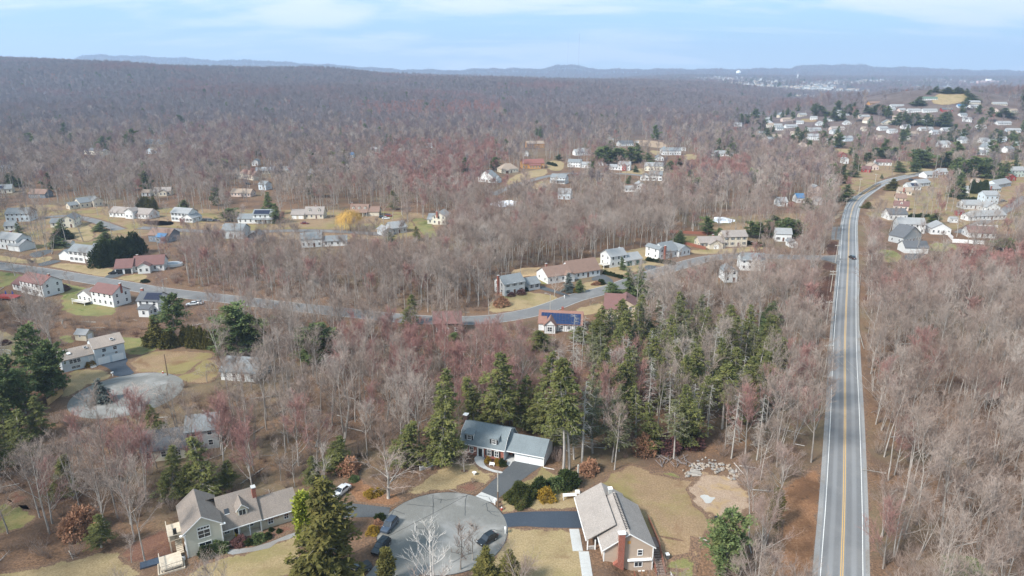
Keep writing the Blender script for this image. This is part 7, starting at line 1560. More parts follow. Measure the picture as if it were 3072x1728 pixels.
def car_parts(kind, pm):
    key = (kind, pm.name)
    if key in CSH: return CSH[key]
    P_ = []; L, H_ = {'suv': (4.7, 1.7), 'sedan': (4.75, 1.45), 'hatch': (4.3, 1.55), 'pickup': (5.7, 1.85)}[kind]; hl = L/2; bz = 1.0 if kind in ('suv', 'pickup') else .88
    b = MB(); hull(b, [(-hl,.72,.78,.70,.32,.55,.72),(-hl+.25,.86,.90,.80,.24,.60,bz-.14),(-hl+1.25,.88,.93,.84,.22,.62,bz),(0,.88,.94,.86,.22,.62,bz+.04),(hl-.6,.88,.93,.84,.24,.64,bz+.05),(hl-.12,.84,.88,.78,.28,.62,bz+.02),(hl,.76,.80,.72,.34,.6,bz-.12)], pm)
    P_.append(('body', b, None))
    cf, cr = (-hl+1.15, hl-.25) if kind in ('suv', 'hatch') else (-hl+1.35, hl-.85) if kind == 'sedan' else (-hl+1.4, hl-2.1)
    b = MB(); hull(b, [(cf,.80,.78,.74,bz-.02,bz,bz+.03),(cf+.75,.82,.74,.66,bz,bz+.35,H_-.06),(cr-.45,.82,.74,.66,bz+.02,bz+.38,H_-.05),(cr,.80,.78,.70,bz-.02,bz+.02,bz+.12)], M_GLASS); P_.append(('windows', b, None))
    b = MB(); hull(b, [(cf+.72,.60,.68,.60,H_-.08,H_-.04,H_-.01),(cf+1.1,.62,.69,.60,H_-.07,H_-.02,H_+.02),(cr-.75,.62,.69,.60,H_-.07,H_-.02,H_+.02),(cr-.42,.60,.67,.60,H_-.08,H_-.04,H_-.01)], pm)
    for x in (-1, 1):
        for y0, z0, y1, z1 in ((cf+.05, bz, cf+.74, H_-.08), (cr-.05, bz+.08, cr-.44, H_-.06), ((cf+cr)/2+.1, bz, (cf+cr)/2+.05, H_-.06)): b.tube((x*.80, y0, z0), (x*.68, y1, z1), .045, .04, 4, pm)
    P_.append(('roof', b, None))
    if kind == 'pickup': b = MB(); b.box(-.78, hl-2.0, bz+.06, .78, hl-.12, bz+.12, M_BLACK); P_.append(('bed_cover', b, None))
    w = MB(); w.tube((-.11,0,0),(.11,0,0),.34,.34,14,M_TYRE); P_.append(('wheel', w, [(x, y, .34) for x in (-.84, .84) for y in (-hl+.85, hl-.9)]))
    b = MB(); b.box(-.13,-.04,-.06,.13,.03,.07,M_HEAD); P_.append(('headlight', b, [(x, -hl+.06, .66) for x in (-.6, .6)]))
    b = MB(); b.box(-.13,-.03,-.08,.13,.03,.09,M_TAIL); P_.append(('tail_light', b, [(x, hl-.02, .78) for x in (-.62, .62)]))
    b = MB(); b.box(-.26,-.02,-.06,.26,.015,.06,M_WHITE); P_.append(('number_plate', b, [(0, hl+.01, .62)]))
    CSH[key] = [(n, q.mesh(n), l) for n, q, l in P_]; return CSH[key]
RIMM = None
def car(z, x, y, yaw, kind, pm, label, group='parked cars', keep=.0, world=None, name='parked_car', s=1.0, lift=.08):
    """yaw: heading of the bonnet, degrees clockwise from toward the camera"""
    global RIMM
    q = G(z, x, y) if world is None else Vector((*world, T(*world))); q.z += lift
    t = thing(name, q, R_(yaw), label, 'car' if kind != 'pickup' else 'pickup truck', group); t.scale = (s, s, s)
    if RIMM is None:
        w = MB(); w.tube((-.125,0,0),(.125,0,0),.20,.20,10,M_RIM); RIMM = w.mesh('rim')
    for n, me, l in car_parts(kind, pm):
        for p in (l or [(0,0,0)]):
            o = mobj(n, me, t, p)
            if n == 'wheel': mobj('rim', RIMM, o)
    if z: u, v = px(z, x, y); k = FPX/q.length*2.6; KEEP.append(([(u-k, v-k*.9), (u+k, v-k*.9), (u+k, v+k*.5), (u-k, v+k*.5)], keep)); HOUSE_SPOTS.append((q.x, q.y, 3))
    return t
NAVY, BLK, WHT, GRY, SLV, BLU, RDC = paint('slate_blue', (.055,.075,.11)), paint('black', (.012,.013,.016)), paint('white', (.72,.73,.74)), paint('grey', (.10,.11,.12)), paint('silver', (.42,.43,.44)), paint('blue', (.03,.06,.22)), paint('dark_red', (.18,.02,.02))
car('b', 676, 1085, -20, 'suv', NAVY, 'slate blue SUV parked at the left rim of the turning circle')
car('b', 612, 1245, -22, 'suv', BLK, 'black SUV parked behind the slate blue one')
car('b', 1410, 1190, -46, 'hatch', BLK, 'black hatchback parked at the right rim of the turning circle')
car('b', 312, 825, -28, 'sedan', WHT, 'white sedan parked on the leafy bank behind the huge cedar')
car('b', 425, 1432, -50, 'pickup', GRY, 'grey pickup truck with black bed cover at the bottom edge')
car('h', 742, 655, 178, 'suv', BLK, 'black SUV driving away along the main road', None, name='car', lift=.06)
car('e', 905, 455, -80, 'suv', BLK, 'black car in the drive of the maroon-roofed contemporary house', 'parked cars')
car('e', 1565, 690, -100, 'sedan', SLV, 'silver car on the street behind the tall pine'); car('e', 1525, 700, -70, 'sedan', WHT, 'white car on the street behind the tall pine')
car('i', 1990, 915, 80, 'suv', BLK, 'left black car beside the white colonial'); car('i', 2030, 915, 80, 'suv', GRY, 'grey car in the middle beside the white colonial'); car('i', 2085, 915, 95, 'sedan', BLK, 'right black car beside the white colonial')
car('i', 2190, 962, 90, 'sedan', SLV, 'silver car on the street below the three dark cars'); car('j', 1475, 893, 85, 'sedan', WHT, 'white car right of the brown-roofed cape'); car('j', 1440, 885, 60, 'suv', BLK, 'black car left of the white one at the cape'); car('j', 1502, 868, 70, 'suv', RDC, 'dark red car behind the white one at the cape')
car('l', 1722, 430, 90, 'sedan', BLU, 'blue car in a drive at the top of the road bend'); car('l', 1680, 430, 90, 'suv', BLK, 'black car left of the blue one at the road bend'); car('h', 2055, 160, 90, 'sedan', GRY, 'grey car on the lawn at the right'); car('i', 2395, 560, 60, 'suv', BLK, 'black car at the tan colonial in the wood'); car('k', 1340, 375, 80, 'sedan', WHT, 'white car beside the tiny outbuilding')
car('j', 690, 940, 90, 'sedan', RDC, 'red car in front of the beige cape with two dormers')
# ------------------------------------------------------------------ poles, lamps, wires, roadside things
def pole(z, x, ytop, ybase, label, arms=1, grey=True, upper=None, r=.16, yaw=None, group='utility poles'):
    bx, by = px(z, x, ybase); _, ty = px(z, x, ytop); q = P(bx, by); h = height_to(q, ty); t = thing('utility_pole', q, 0 if yaw is None else yaw, label, 'utility pole', group)
    b = MB(); b.tube((0,0,-.5),(0,0,h*(.45 if upper else 1)),r*1.2,r if upper else r*.75,8,M_WOODP if not grey else M_GREYP); b.obj('pole', t)
    if upper: b = MB(); b.tube((0,0,h*.45),(0,0,h),r,r*.75,8,M_GREYP); b.obj('pole_top', t)
    for k in range(arms):
        zz = h - .5 - k*1.1; b = MB(); b.box(-1.3,-.08,zz-.08,1.3,.08,zz+.08,M_GREYP); c = b.obj('crossarm', t)
        b = MB()
        for xx in (-1.2,-.6,.6,1.2): b.tube((xx,0,zz+.08),(xx,0,zz+.32),.06,.05,6,M_WHITE)
        b.obj('insulators', c)
    return q + Vector((0,0,h))
tops = []
p1 = pole('b', 1489, 662, 935, 'utility pole between the driveway apron and the hydrant, brown below and grey above', 0, False, True, .15)
p2 = pole('e', 1325, 1088, 1255, 'brown utility pole by the upper turning circle', 0, False)
for i, (x, yt, yb, a_) in enumerate(((505,1400,1640,1),(517,1022,1232,1),(554,758,945,2),(597,532,690,1),(692,126,190,1),(744,60,150,1),(600,366,492,0),(637,388,440,0),(800,-40,90,1),(848,140,212,0))):
    tops.append(pole('h', x, yt, yb, ['first utility pole with crossarm up the road verge, beside the guardrail','utility pole on the brown bank beside the guardrail','utility pole with two crossarms at the top of the brown bank','utility pole on the leafy island by the side road','utility pole at the left of the road bend','farther utility pole at the left of the road bend','brown pole beside the parking pull-in','short pole at the parking pull-in','utility pole beyond the road bend','thin pole on the right verge of the bend'][i], a_, a_ > 0, None, .15))
pole('l', 1718, 262, 330, 'tall utility pole standing before the great dark pine', 1, True); pole('l', 1072, 765, 890, 'brown pole left of the main road near the pull-in', 0, False); pole('l', 1390, 375, 460, 'utility pole on the roadside lawn beyond the bend', 1)
def wire(name, a, b, sag, label, r=.035, m=None):
    s = Seg(); a, b = np.array(a), np.array(b); n = 14; pts = [a + (b-a)*k/n - np.array([0,0,4*sag*(k/n)*(1-k/n)]) for k in range(n+1)]
    for k in range(n): s.tube(pts[k], pts[k+1], r, r, 3)
    o = mobj(name, s.mesh(name, m or M_BLACK)); tag(o, label, 'wire', 'overhead wires')
off = tops[0]
near_pole = P(2418, 1900); near_pole = Vector((tops[0].x - 3.5, 70, tops[0].z))
for k, (dx_, l_) in enumerate(((-1.2,'left pale overhead wire above the leafy bank by the main road'),(1.2,'right pale overhead wire above the leafy bank by the main road'))):
    wire('overhead_wire', (near_pole.x+dx_, near_pole.y, near_pole.z-.5), (off.x+dx_, off.y, off.z-.5), 1.2, l_, .025, M_GREYP)
    for i in range(3): wire('overhead_wire', (tops[i].x+dx_, tops[i].y, tops[i].z-.5), (tops[i+1].x+dx_, tops[i+1].y, tops[i+1].z-.5), .8, '%s wire between roadside poles along the %s' % ('left' if k == 0 else 'right', ['guardrail','brown bank','side road mouth'][i]), .02, M_GREYP)
wire('overhead_wire', (p1.x, p1.y, p1.z-1.5), (-42, 86, 7), 1.0, 'dark cable crossing above the turning circle from the utility pole', .03)
def lamp(z, x, ytop, ybase, label, d):
    bx, by = px(z, x, ybase); _, ty = px(z, x, ytop); q = P(bx, by); h = height_to(q, ty); t = thing('street_lamp', q, d, label, 'street lamp', 'street lamps')
    b = MB(); b.tube((0,0,-.2),(0,0,h-.3),.13,.08,8,M_GREYP); b.obj('pole', t); b = MB(); b.tube((0,0,h-.5),(1.6,0,h),.06,.05,6,M_GREYP); a_ = b.obj('arm', t); b = MB(); b.box(1.4,-.14,h-.06,2.2,.14,h+.1,M_GREYP); b.obj('lamp_head', a_)
lamp('g', 396, 605, 757, 'grey street lamp on the south verge of the bend', math.pi); lamp('e', 1295, 490, 592, 'grey street lamp north of the left street', 0); lamp('g', 2006, 195, 292, 'grey street lamp below the beige colonial', math.pi); lamp('f', 772, 545, 700, 'street lamp half hidden in the wood by the street', 0)
def guardrail(name, pts, label, side=0, m=M_STEEL, h=.72, post=4.0):
    l = catmull(pts, 8); t = thing(name, (l[0].x, l[0].y, T(l[0].x, l[0].y)), 0, label, 'guardrail'); o0 = Vector(t.location); V = []; F = []
    for i, p in enumerate(l):
        zz = T(p.x, p.y); d = (l[min(i+1, len(l)-1)]-l[max(i-1, 0)]).normalized(); n_ = Vector((d.y, -d.x))*.05
        for q, z_ in ((p-n_, h-.3), (p-n_, h), (p+n_, h), (p+n_, h-.3)): V.append((q.x-o0.x, q.y-o0.y, zz+z_-o0.z))
        if i:
            a = 4*(i-1)
            for j in range(4): F.append((a+j, a+(j+1) % 4, a+4+(j+1) % 4, a+4+j))
    mobj('rail', npmesh('rail', V, F, [m]), t); pm = MB(); pm.box(-.09,-.09,-.3,.09,.09,h-.31,m); pm = pm.mesh('post'); acc = 0
    for i in range(1, len(l)):
        acc += (l[i]-l[i-1]).length
        if acc > post: acc = 0; mobj('post', pm, t, (l[i].x-o0.x, l[i].y-o0.y, T(l[i].x, l[i].y)-o0.z))
guardrail('guardrail', [G('d', 332, 272), G('d', 365, 245), G('d', 381, 180)] + [G('h', x, y) for x, y in ((566,1440),(572,1300),(580,1200),(592,1050),(603,950),(612,850),(618,775))], 'long steel guardrail along the left shoulder of the main road')
guardrail('guardrail', [G('h', x, y) for x, y in ((655,330),(672,270),(705,205),(760,140),(820,90))], 'short guardrail on the outside of the road bend')
guardrail('low_rail', [G('h', x, y) for x, y in ((845,1449),(825,1380),(800,1250),(800,1000),(812,850),(822,755))], 'thin low rail on the right shoulder of the main road', m=M_GREYP, h=.55, post=6)
def fence(name, a, b, h, m, label, bw=.14, gap=.03, rails=True, posts=2.4, cat='fence'):
    L = (b-a).length; d = b-a; t = thing(name, (a.x, a.y, T(a.x, a.y)), math.atan2(d.y, d.x), label, cat); n = min(300, int(L/(bw+gap))); w = L/n - gap
    pm = MB(); pm.box(0,-.02,.05,w,.02,h,m); pm = pm.mesh('board')
    for i in range(n): mobj('board', pm, t, (i*L/n, 0, 0))
    k = MB(); k.box(0,.022,h*.25,L,.07,h*.25+.08,m); k.box(0,.022,h*.75,L,.07,h*.75+.08,m); k.obj('rail', t)
    pp = MB(); pp.box(-.07,.02,-.3,.07,.16,h+.1,m); pp = pp.mesh('post')
    for i in range(int(L/posts)+1): mobj('post', pp, t, (min(i*posts, L), .06, 0))
fence('picket_fence', G('b', 905, 660), G('b', 1098, 588), 1.1, M_WHITE, 'white picket fence between the lawn and the dark hemlocks', .09, .12)
fence('board_fence', G('a', 365, 168), G('a', 478, 78), 1.9, plain('new_pine_board', (.46,.30,.14), .8), 'tan wooden board fence under the pine cluster', .3, .02)
fence('red_fence', G('g', 1345, 128), G('g', 1690, 148), 1.7, M_REDW, 'red-brown wooden fence behind the green lawn', .5, .02); fence('red_fence', G('g', 1430, 215), G('g', 1625, 262), 1.7, M_REDW, 'red-brown wooden fence between the two middle gardens', .4, .02)
fence('white_fence', G('h', 1545, 425), G('h', 1615, 500), 2.2, M_WHITE, 'white fence running toward the camera in the right suburb', .6, .02); fence('white_fence', G('h', 1615, 515), G('h', 1890, 532), 2.0, M_WHITE, 'long white fence in front of the maroon-roofed ranch', .6, .02)
fence('white_fence', G('h', 1830, 380), G('h', 2010, 385), 1.4, M_WHITE, 'low white fence beyond the maroon-roofed ranch', .6, .05)
KEEP += [(ZP('b', (900,670),(1100,555),(1110,600),(920,690)), 0), (ZP('a', (360,170),(478,50),(480,100),(370,180)), 0), (ZP('h', (1520,410),(1620,490),(1900,500),(1900,540),(1600,540)), .12), (ZP('g', (1340,120),(1700,125),(1700,160),(1340,145)), .1)]
def mailbox(z, x, y, label, c=M_WHITE):
    t = thing('mailbox', G(z, x, y), rng.uniform(-.5,.5), label, 'mailbox', 'mailboxes'); nb(t, 'post', c, (-.08,-.08,-.2,.08,.08,1.0)); nb(t, 'box', c, (-.16,-.35,1.002,.16,.3,1.38)); 
mailbox('b', 1466, 912, 'white mailbox beside the driveway apron'); mailbox('b', 1543, 1130, 'white mailbox at the mouth of the blue-black driveway'); mailbox('e', 893, 1262, 'small mailbox at the split-level driveway'); mailbox('g', 508, 648, 'white mailbox beside the long ranch drive')
def hydrant(z, x, y, label):
    t = thing('fire_hydrant', G(z, x, y), 0, label, 'fire hydrant', 'fire hydrants'); b = MB(); b.tube((0,0,-.1),(0,0,.62),.16,.14,8,M_RED); b.tube((-.26,0,.42),(.26,0,.42),.07,.07,6,M_RED); b.obj('body', t); b = MB(); b.tube((0,0,.622),(0,0,.85),.17,.05,8,M_WHITE); b.obj('cap', t)
hydrant('b', 1517, 955, 'red and white hydrant right of the utility pole'); hydrant('e', 1289, 1240, 'red hydrant left of the brown utility pole')
def bin_(z, x, y, label, c, lid): t = thing('wheelie_bin', G(z, x, y), .2, label, 'bin', 'wheelie bins'); b = MB(); b.prism([(-.26,-.3,.05),(.26,-.3,.05),(.32,-.38,1.0),(-.32,-.38,1.0)], (0,.7,0), c); b.obj('body', t); nb(t, 'lid', lid, (-.34,-.42,1.002,.34,.36,1.1))
bin_('b', 2128, 1000, 'blue-lidded bin at the garage wall of the tan ranch', M_BLACK, plain('blue_plastic', (.01,.14,.55), .4)); bin_('b', 2140, 1030, 'black bin beside the blue-lidded one', M_BLACK, M_BLACK); bin_('c', 755, 1318, 'grey bin on the lawn beside the red stair', plain('grey_plastic', (.12,.12,.12)), M_WHITE); bin_('c', 1125, 1040, 'dark bin at the edge of the dirt clearing', M_BLACK, M_BLACK); bin_('e', 926, 1115, 'black bin behind the split-level garage', M_BLACK, M_BLACK)
# stones and logs behind the dirt clearing
def rock_pile():
    rs = random.Random(4); t = thing('rock_pile', G('c', 1080, 680), 0, 'arc of pale rubble stones behind the dirt clearing', 'rock pile'); o0 = Vector(t.location); sm = [plain('rubble_%s' % n, c, .9, .2, 1) for n, c in (('pale', (.34,.31,.28)), ('grey', (.22,.21,.20)), ('warm', (.30,.245,.195)))]; ms = []
    for k in range(9):
        b = MB(); vs = []; 
        for i in range(3):
            for j in range(6): a = j*math.pi/3 + rs.uniform(-.3,.3); r_ = (.5,.62,.34)[i]*rs.uniform(.75,1.15); vs.append((math.cos(a)*r_*1.25, math.sin(a)*r_*.9, (-.3,.12,.5)[i]*rs.uniform(.7,1.1)))
        fs = [tuple(range(5,-1,-1)), tuple(range(12,18))] + [(i*6+j, i*6+(j+1) % 6, (i+1)*6+(j+1) % 6, (i+1)*6+j) for i in range(2) for j in range(6)]
        b.add(vs, fs, sm[k % 3]); ms.append(b.mesh('stone'))
    arc = [(930,700),(930,650),(1000,625),(1060,610),(1130,630),(1180,640),(1220,660),(1270,710)]
    for k in range(130):
        i = rs.randrange(len(arc)-1); f = rs.random(); x = arc[i][0]*(1-f)+arc[i+1][0]*f; y = arc[i][1]*(1-f)+arc[i+1][1]*f
        q = G('c', x + rs.gauss(0,20), y + rs.gauss(0,20)); s = rs.uniform(.2, .68); o = mobj('stone', rs.choice(ms), t, (q.x-o0.x, q.y-o0.y, .05 + rs.random()*.22 - o0.z), rs.uniform(0,6), (s, s, s))
    for k in range(10):
        q = G('c', 960+rs.uniform(-25,25), 655+k*5); o = MB(); o.tube((-1,0,0),(1,0,0),.16,.15,6,sm[0]); o = o.obj('log', t, (q.x-o0.x, q.y-o0.y, .2+.08*(k % 3)-o0.z)); o.rotation_euler = (0,0,rs.uniform(-.3,.3))
    q = thing('log_pile', G('c', 820, 610), 0, 'heap of grey cut branches at the edge of the grove', 'log pile'); o0 = Vector(q.location)
    for k in range(26):
        a = G('c', 690+rs.uniform(0,240), 560+rs.uniform(0,60)); b = MB(); L = rs.uniform(.6,1.6); b.tube((-L,0,0),(L,0,rs.uniform(-.1,.3)),.09,.05,5,M_BARKF); o = b.obj('log', q, (a.x-o0.x, a.y-o0.y, .3-o0.z)); o.rotation_euler = (0,0,rs.uniform(.6,2.4))
    KEEP.append((ZP('c', (920,640),(1010,580),(1200,590),(1300,680),(1290,740),(1000,740)), 0)); HOUSE_SPOTS.append((o0.x, o0.y, 7))
rock_pile()
for x0, y0, x1, y1, l in ((1300,620,1420,635,'fallen pale trunk right of the rock pile'),(1260,600,1330,680,'leaning dead pole at the rock pile'),(1710,455,1790,470,'fallen branch near the main road bank'),(1000,1160,1060,1185,'pale timber on the vegetable bed')):
    a_, b_ = G('c', x0, y0, .5), G('c', x1, y1, .3); b = MB(); b.tube((0,0,0), b_-a_, .14, .08, 6, M_PALE); o = b.obj('fallen_log', None, a_); tag(o, l, 'log')
# garden pieces
t = thing('garden_table', G('b', 2028, 868), .1, 'white garden frame beside the feathery yews', 'garden table'); nb(t, 'top', M_WHITE, (-1.4,-.5,.95,1.4,.5,1.02)); nb(t, 'leg', M_WHITE, (-1.4,-.5,0,-1.3,-.4,.94)); nb(t, 'leg', M_WHITE, (1.3,-.5,0,1.4,-.4,.94)); nb(t, 'leg', M_WHITE, (-1.4,.4,0,-1.3,.5,.94)); nb(t, 'leg', M_WHITE, (1.3,.4,0,1.4,.5,.94))
o = nb(None, 'fire_wood', plain('orange_wood', (.45,.25,.10)), (0,0,0,1.3,.6,.4)); o.location = G('b', 2010, 862); tag(o, 'low stack of orange firewood under the white garden frame', 'firewood')
o = nb(None, 'wheelbarrow', M_WHITE, (0,0,.1,1.0,.7,.6), (.1,.1,.601,.9,.6,.75)); o.location = G('b', 2070, 835); tag(o, 'pale cart parked right of the white garden frame', 'cart')
t = thing('garden_bench', G('b', 1443, 622), -.3, 'small white bench in the mulch bed', 'bench'); nb(t, 'seat', M_WHITE, (-.6,-.2,.4,.6,.2,.46)); nb(t, 'leg', M_WHITE, (-.55,-.2,0,-.47,.2,.399)); nb(t, 'leg', M_WHITE, (.47,-.2,0,.55,.2,.399)); nb(t, 'backrest', M_WHITE, (-.6,.2,.46,.6,.24,.85))
t = thing('bird_bath', G('b', 1311, 690), 0, 'white bird bath on the lawn of the brick house', 'bird bath'); b = MB(); b.tube((0,0,0),(0,0,.6),.14,.1,8,M_WHITE); b.obj('stem', t); b = MB(); b.tube((0,0,.602),(0,0,.72),.3,.5,12,M_WHITE); b.obj('bowl', t)
t = thing('barbecue', G('c', 700, 1425, -2.6), .1, 'black covered barbecue on the lower deck of the tan ranch', 'barbecue'); b = MB(); b.box(-.45,-.3,0,.45,.3,.85,M_BLACK); b.obj('cabinet', t); b = MB(); b.prism([(-.5,-.35,.852),(-.5,.35,.852),(-.5,.2,1.25),(-.5,-.2,1.25)], (1.0,0,0), M_BLACK); b.obj('lid', t)
t = thing('barbecue', G('a', 1318, 1135, 2.72), .5, 'black grill on the upper deck of the sage cape', 'barbecue'); nb(t, 'cabinet', M_BLACK, (-.3,-.3,0,.3,.3,.8)); nb(t, 'lid', M_BLACK, (-.28,-.28,.802,.28,.28,1.15))
t = thing('porch_chair', G('a', 1785, 1155, .15), 2.2, 'yellow chair on the long porch', 'chair'); ym = plain('yellow_chair', (.62,.42,.03)); nb(t, 'seat', ym, (-.3,-.3,.35,.3,.3,.42)); nb(t, 'backrest', ym, (-.3,.25,.421,.3,.32,1.05)); nb(t, 'leg', ym, (-.3,-.3,0,-.22,.3,.349)); nb(t, 'leg', ym, (.22,-.3,0,.3,.3,.349))
t = thing('wheelbarrow', G('a', 1300, 1352), .4, 'dark red wheelbarrow below the pale deck', 'wheelbarrow'); b = MB(); b.prism([(-.4,-.35,.35),(.4,-.35,.35),(.6,-.35,.7),(-.6,-.35,.7)], (0,.7,0), paint('dark_red', (.18,.02,.02))); b.obj('tray', t); b = MB(); b.tube((-.05,0,.2),(.05,0,.2),.2,.2,10,M_TYRE); o = b.obj('wheel', t, (.7,0,0)); nb(t, 'handle', M_STEEL, (-1.1,-.3,.4,-.5,-.25,.45), (-1.1,.25,.4,-.5,.3,.45))
o = nb(None, 'cold_frame', paint('slate_blue', (.05,.07,.1)), (0,0,0,5.0,1.8,.35)); o.location = G('a', 1055, 1405); o.rotation_euler = (0,0,R_(28)); tag(o, 'dark blue tarpaulin cover over a low bed beside the lawn', 'cover')
o = nb(None, 'raised_bed', M_PALEW, (0,0,0,.15,3.2,.3), (.16,0,0,4.4,.15,.3), (4.25,.16,0,4.4,3.2,.3), (.16,3.05,0,4.24,3.2,.3), (.16,.16,0,4.24,3.04,.12)); o.location = G('a', 1190, 1452); o.rotation_euler = (0,0,R_(28)); tag(o, 'timber-edged raised garden bed at the bottom edge', 'raised bed')
t = thing('water_butt', G('a', 1384, 1325), 0, 'white water drum beside the corner of the sage cape', 'drum'); b = MB(); b.tube((0,0,0),(0,0,.9),.3,.3,10,M_WHITE); b.obj('drum', t); b = MB(); b.tube((0,0,.902),(0,0,.98),.31,.28,10,M_BLACK); b.obj('lid', t)
def goal(z, x, y, yaw, label):
    t = thing('soccer_goal', G(z, x, y), yaw, label, 'soccer goal'); b = MB()
    for p, q in (((-1.8,0,0),(-1.8,0,2)),((1.8,0,0),(1.8,0,2)),((-1.8,0,2),(1.8,0,2)),((-1.8,0,2),(-1.8,1.2,0)),((1.8,0,2),(1.8,1.2,0)),((-1.8,1.2,0.05),(1.8,1.2,0.05))): b.tube(p, q, .07, .07, 6, M_WHITE)
    b.obj('frame', t); b = MB()
    for i in range(13): b.tube((-1.8+i*.3,0,2),(-1.8+i*.3,1.2,0),.012,.012,3,M_WHITE)
    for j in range(6): b.tube((-1.8,.2*j,2-j*.34),(1.8,.2*j,2-j*.34),.012,.012,3,M_WHITE)
    b.obj('net', t)
goal('e', 52, 1098, -.2, 'white soccer goal on the field at the left edge')
# pool, red deck, tarps, small buildings
b = MB(); b.tube((0,0,0),(0,0,1.2),4.2,4.2,28,M_WHITE); o = b.obj('above_ground_pool', None, G('e', 1372, 385)); o.scale = (1,.75,1); tag(o, 'round white-walled garden pool right of the maroon-roofed house', 'pool'); q = b; 
b = MB(); b.tube((0,0,1.21),(0,0,1.24),3.9,3.9,28,plain('pool_cover_grey', (.30,.33,.36))); w_ = b.obj('cover', o)
KEEP.append((ZP('e', (1300,330),(1450,340),(1450,410),(1300,410)), .25)); q = G('e', 1372, 385); HOUSE_SPOTS.append((q.x, q.y, 6))
t = thing('red_deck', G('e', 70, 650), -.2, 'red wooden deck at the left edge below the brick-chimney colonial', 'deck'); nb(t, 'boards', M_RED, (-6,-2,.7,3.5,3,.85)); nb(t, 'railing', M_RED, (-6,-2.1,.86,3.5,-2.0,1.7)); nb(t, 'post', M_RED, (-5.9,-1.9,-.3,-5.7,-1.7,.69)); nb(t, 'post', M_RED, (3.2,-1.9,-.3,3.4,-1.7,.69))
for dx_, l_ in ((-1.5,'left folded blue parasol on the red deck'),(1.2,'right folded blue parasol on the red deck')):
    t2 = thing('parasol', t.location + Vector((dx_,1,.86)), 0, l_, 'parasol', 'folded blue parasols'); b = MB(); b.tube((0,0,0),(0,0,2.2),.04,.04,6,M_STEEL); b.obj('pole', t2); b = MB(); b.tube((0,0,.9),(0,0,2.3),.34,.06,8,plain('blue_canvas', (.02,.08,.38))); b.obj('canopy', t2)
for z_, x, y, w_, d_, h_, wm_, rm_, l in (('e',735,265,4,3,2.2,'white','grey','white shed with two windows above the conifer screen'),('e',500,240,4.2,3.4,2.2,'white','tan','pale shed behind the large dark bush'),('e',860,270,4.4,3,1.8,'cream','tan','low cream shed right of the white one'),('h',1655,282,4.4,3.4,2.4,'red','maroon','small red shed on the suburb lawn'),
                              ('h',1595,342,4,4,2.4,'white','light_grey','small white shed left of the white ranch'),('k',1625,155,5,4,2.4,'white','tan','small white shed on the bare soil'),('k',2075,235,5,4,3,'white','light_grey','small white shed beside the lawn'),('l',1085,165,6,5,2.6,'pale_blue','light_grey','pale blue shed below the thin pines'),('l',2170,450,5,4,2.6,'pinkish','tan','small shed behind the dark hedge'),('j',1910,215,5,4,3,'white','grey','')):
    if not l: continue
    q = G(z_, x, y); t = thing('shed', q, rng.uniform(-.2,.2), l, 'shed', 'garden sheds'); w = MB(); r = MB(); gable_block(w, r, 0, 0, w_, d_, h_, 'x', .9, .2, wm=WM(wm_), rm=RM(rm_)); w.obj('wall', t); r.obj('roof', t); put(t, win_mesh(.7,.7), 'window', 1, 0, 1.2, 0); put(t, win_mesh(.7,.7), 'window', w_-1, 0, 1.2, 0); HOUSE_SPOTS.append((q.x, q.y, 4))
    u_, v_ = px(z_, x, y); KEEP.append(([(u_-2, v_-22), (u_+26, v_-22), (u_+26, v_+3), (u_-2, v_+3)], .1))
for z_, pts_, nm_ in (('k', [(230,735),(350,715),(470,710),(480,760),(380,780),(250,770)], 'snow_patch'), ('l', [(100,725),(180,715),(290,745),(240,770),(100,765)], 'snow_patch')): sh(nm_, z_, pts_, plain('old_snow', (.72,.74,.78), .9, .15, .2), .1, .12, jit=.8)
# ------------------------------------------------------------------ far landmarks
def mast(x, ytop, ybase, D, r, label):
    dx = (x-1536)/FPX; zt = CAMH - D*.91*(ytop-222)/2048; xx = dx*D/1.048; z0 = T(xx, D); t = thing('radio_mast', (xx, D, z0), 0, label, 'radio mast', 'radio masts on the skyline')
    b = MB(); h = zt - z0; mm = plain('mast_steel', (.16,.15,.17), .6)
    for i in range(3):
        a = i*2.094; b.tube((math.cos(a)*r, math.sin(a)*r, 0), (math.cos(a)*r, math.sin(a)*r, h), r*.30, r*.30, 4, mm)
    n = int(h/12)
    for k in range(n):
        for i in range(3): a, c_ = i*2.094, (i+1)*2.094; b.tube((math.cos(a)*r, math.sin(a)*r, k*h/n), (math.cos(c_)*r, math.sin(c_)*r, (k+1)*h/n), r*.14, r*.14, 3, mm)
    b.obj('lattice', t)
mast(1735, 102, 198, 8150, 1.9, 'tall thin radio mast on the round hill'); mast(1702, 118, 196, 8100, .9, 'faint second radio mast left of the tall one')
def tower(x, y, D):
    dx = (x-1536)/FPX; xx = dx*D/1.048; z1 = CAMH - D*.91*(y-222)/2048; z0 = T(xx, D); t = thing('water_tower', (xx, D, z0), 0, 'white water tower on the skyline', 'water tower'); h = z1-z0
    b = MB(); b.tube((0,0,0),(0,0,h-8),4,4,10,M_WHITE); b.obj('column', t); b = MB(); b.tube((0,0,h-8),(0,0,h),9,22,16,M_WHITE); b.tube((0,0,h+.01),(0,0,h+14),22,20,16,M_WHITE); b.tube((0,0,h+14.02),(0,0,h+22),20,6,16,M_WHITE); b.obj('tank', t)
tower(2215, 219, 6100)
def church():
    D = 4700; xx = (2393-1536)/FPX*D/1.048; z0 = T(xx, D); t = thing('church', (xx, D, z0), .3, 'white church steeple rising from the far town', 'church'); nb(t, 'nave', WM('white'), (-8,0,0,8,30,12)); nb(t, 'tower', M_WHITE, (-4,-8,0,4,-.01,26)); b = MB(); b.tube((0,-4,26.01),(0,-4,46),4.6,.2,6,M_WHITE); b.obj('spire', t)
church()
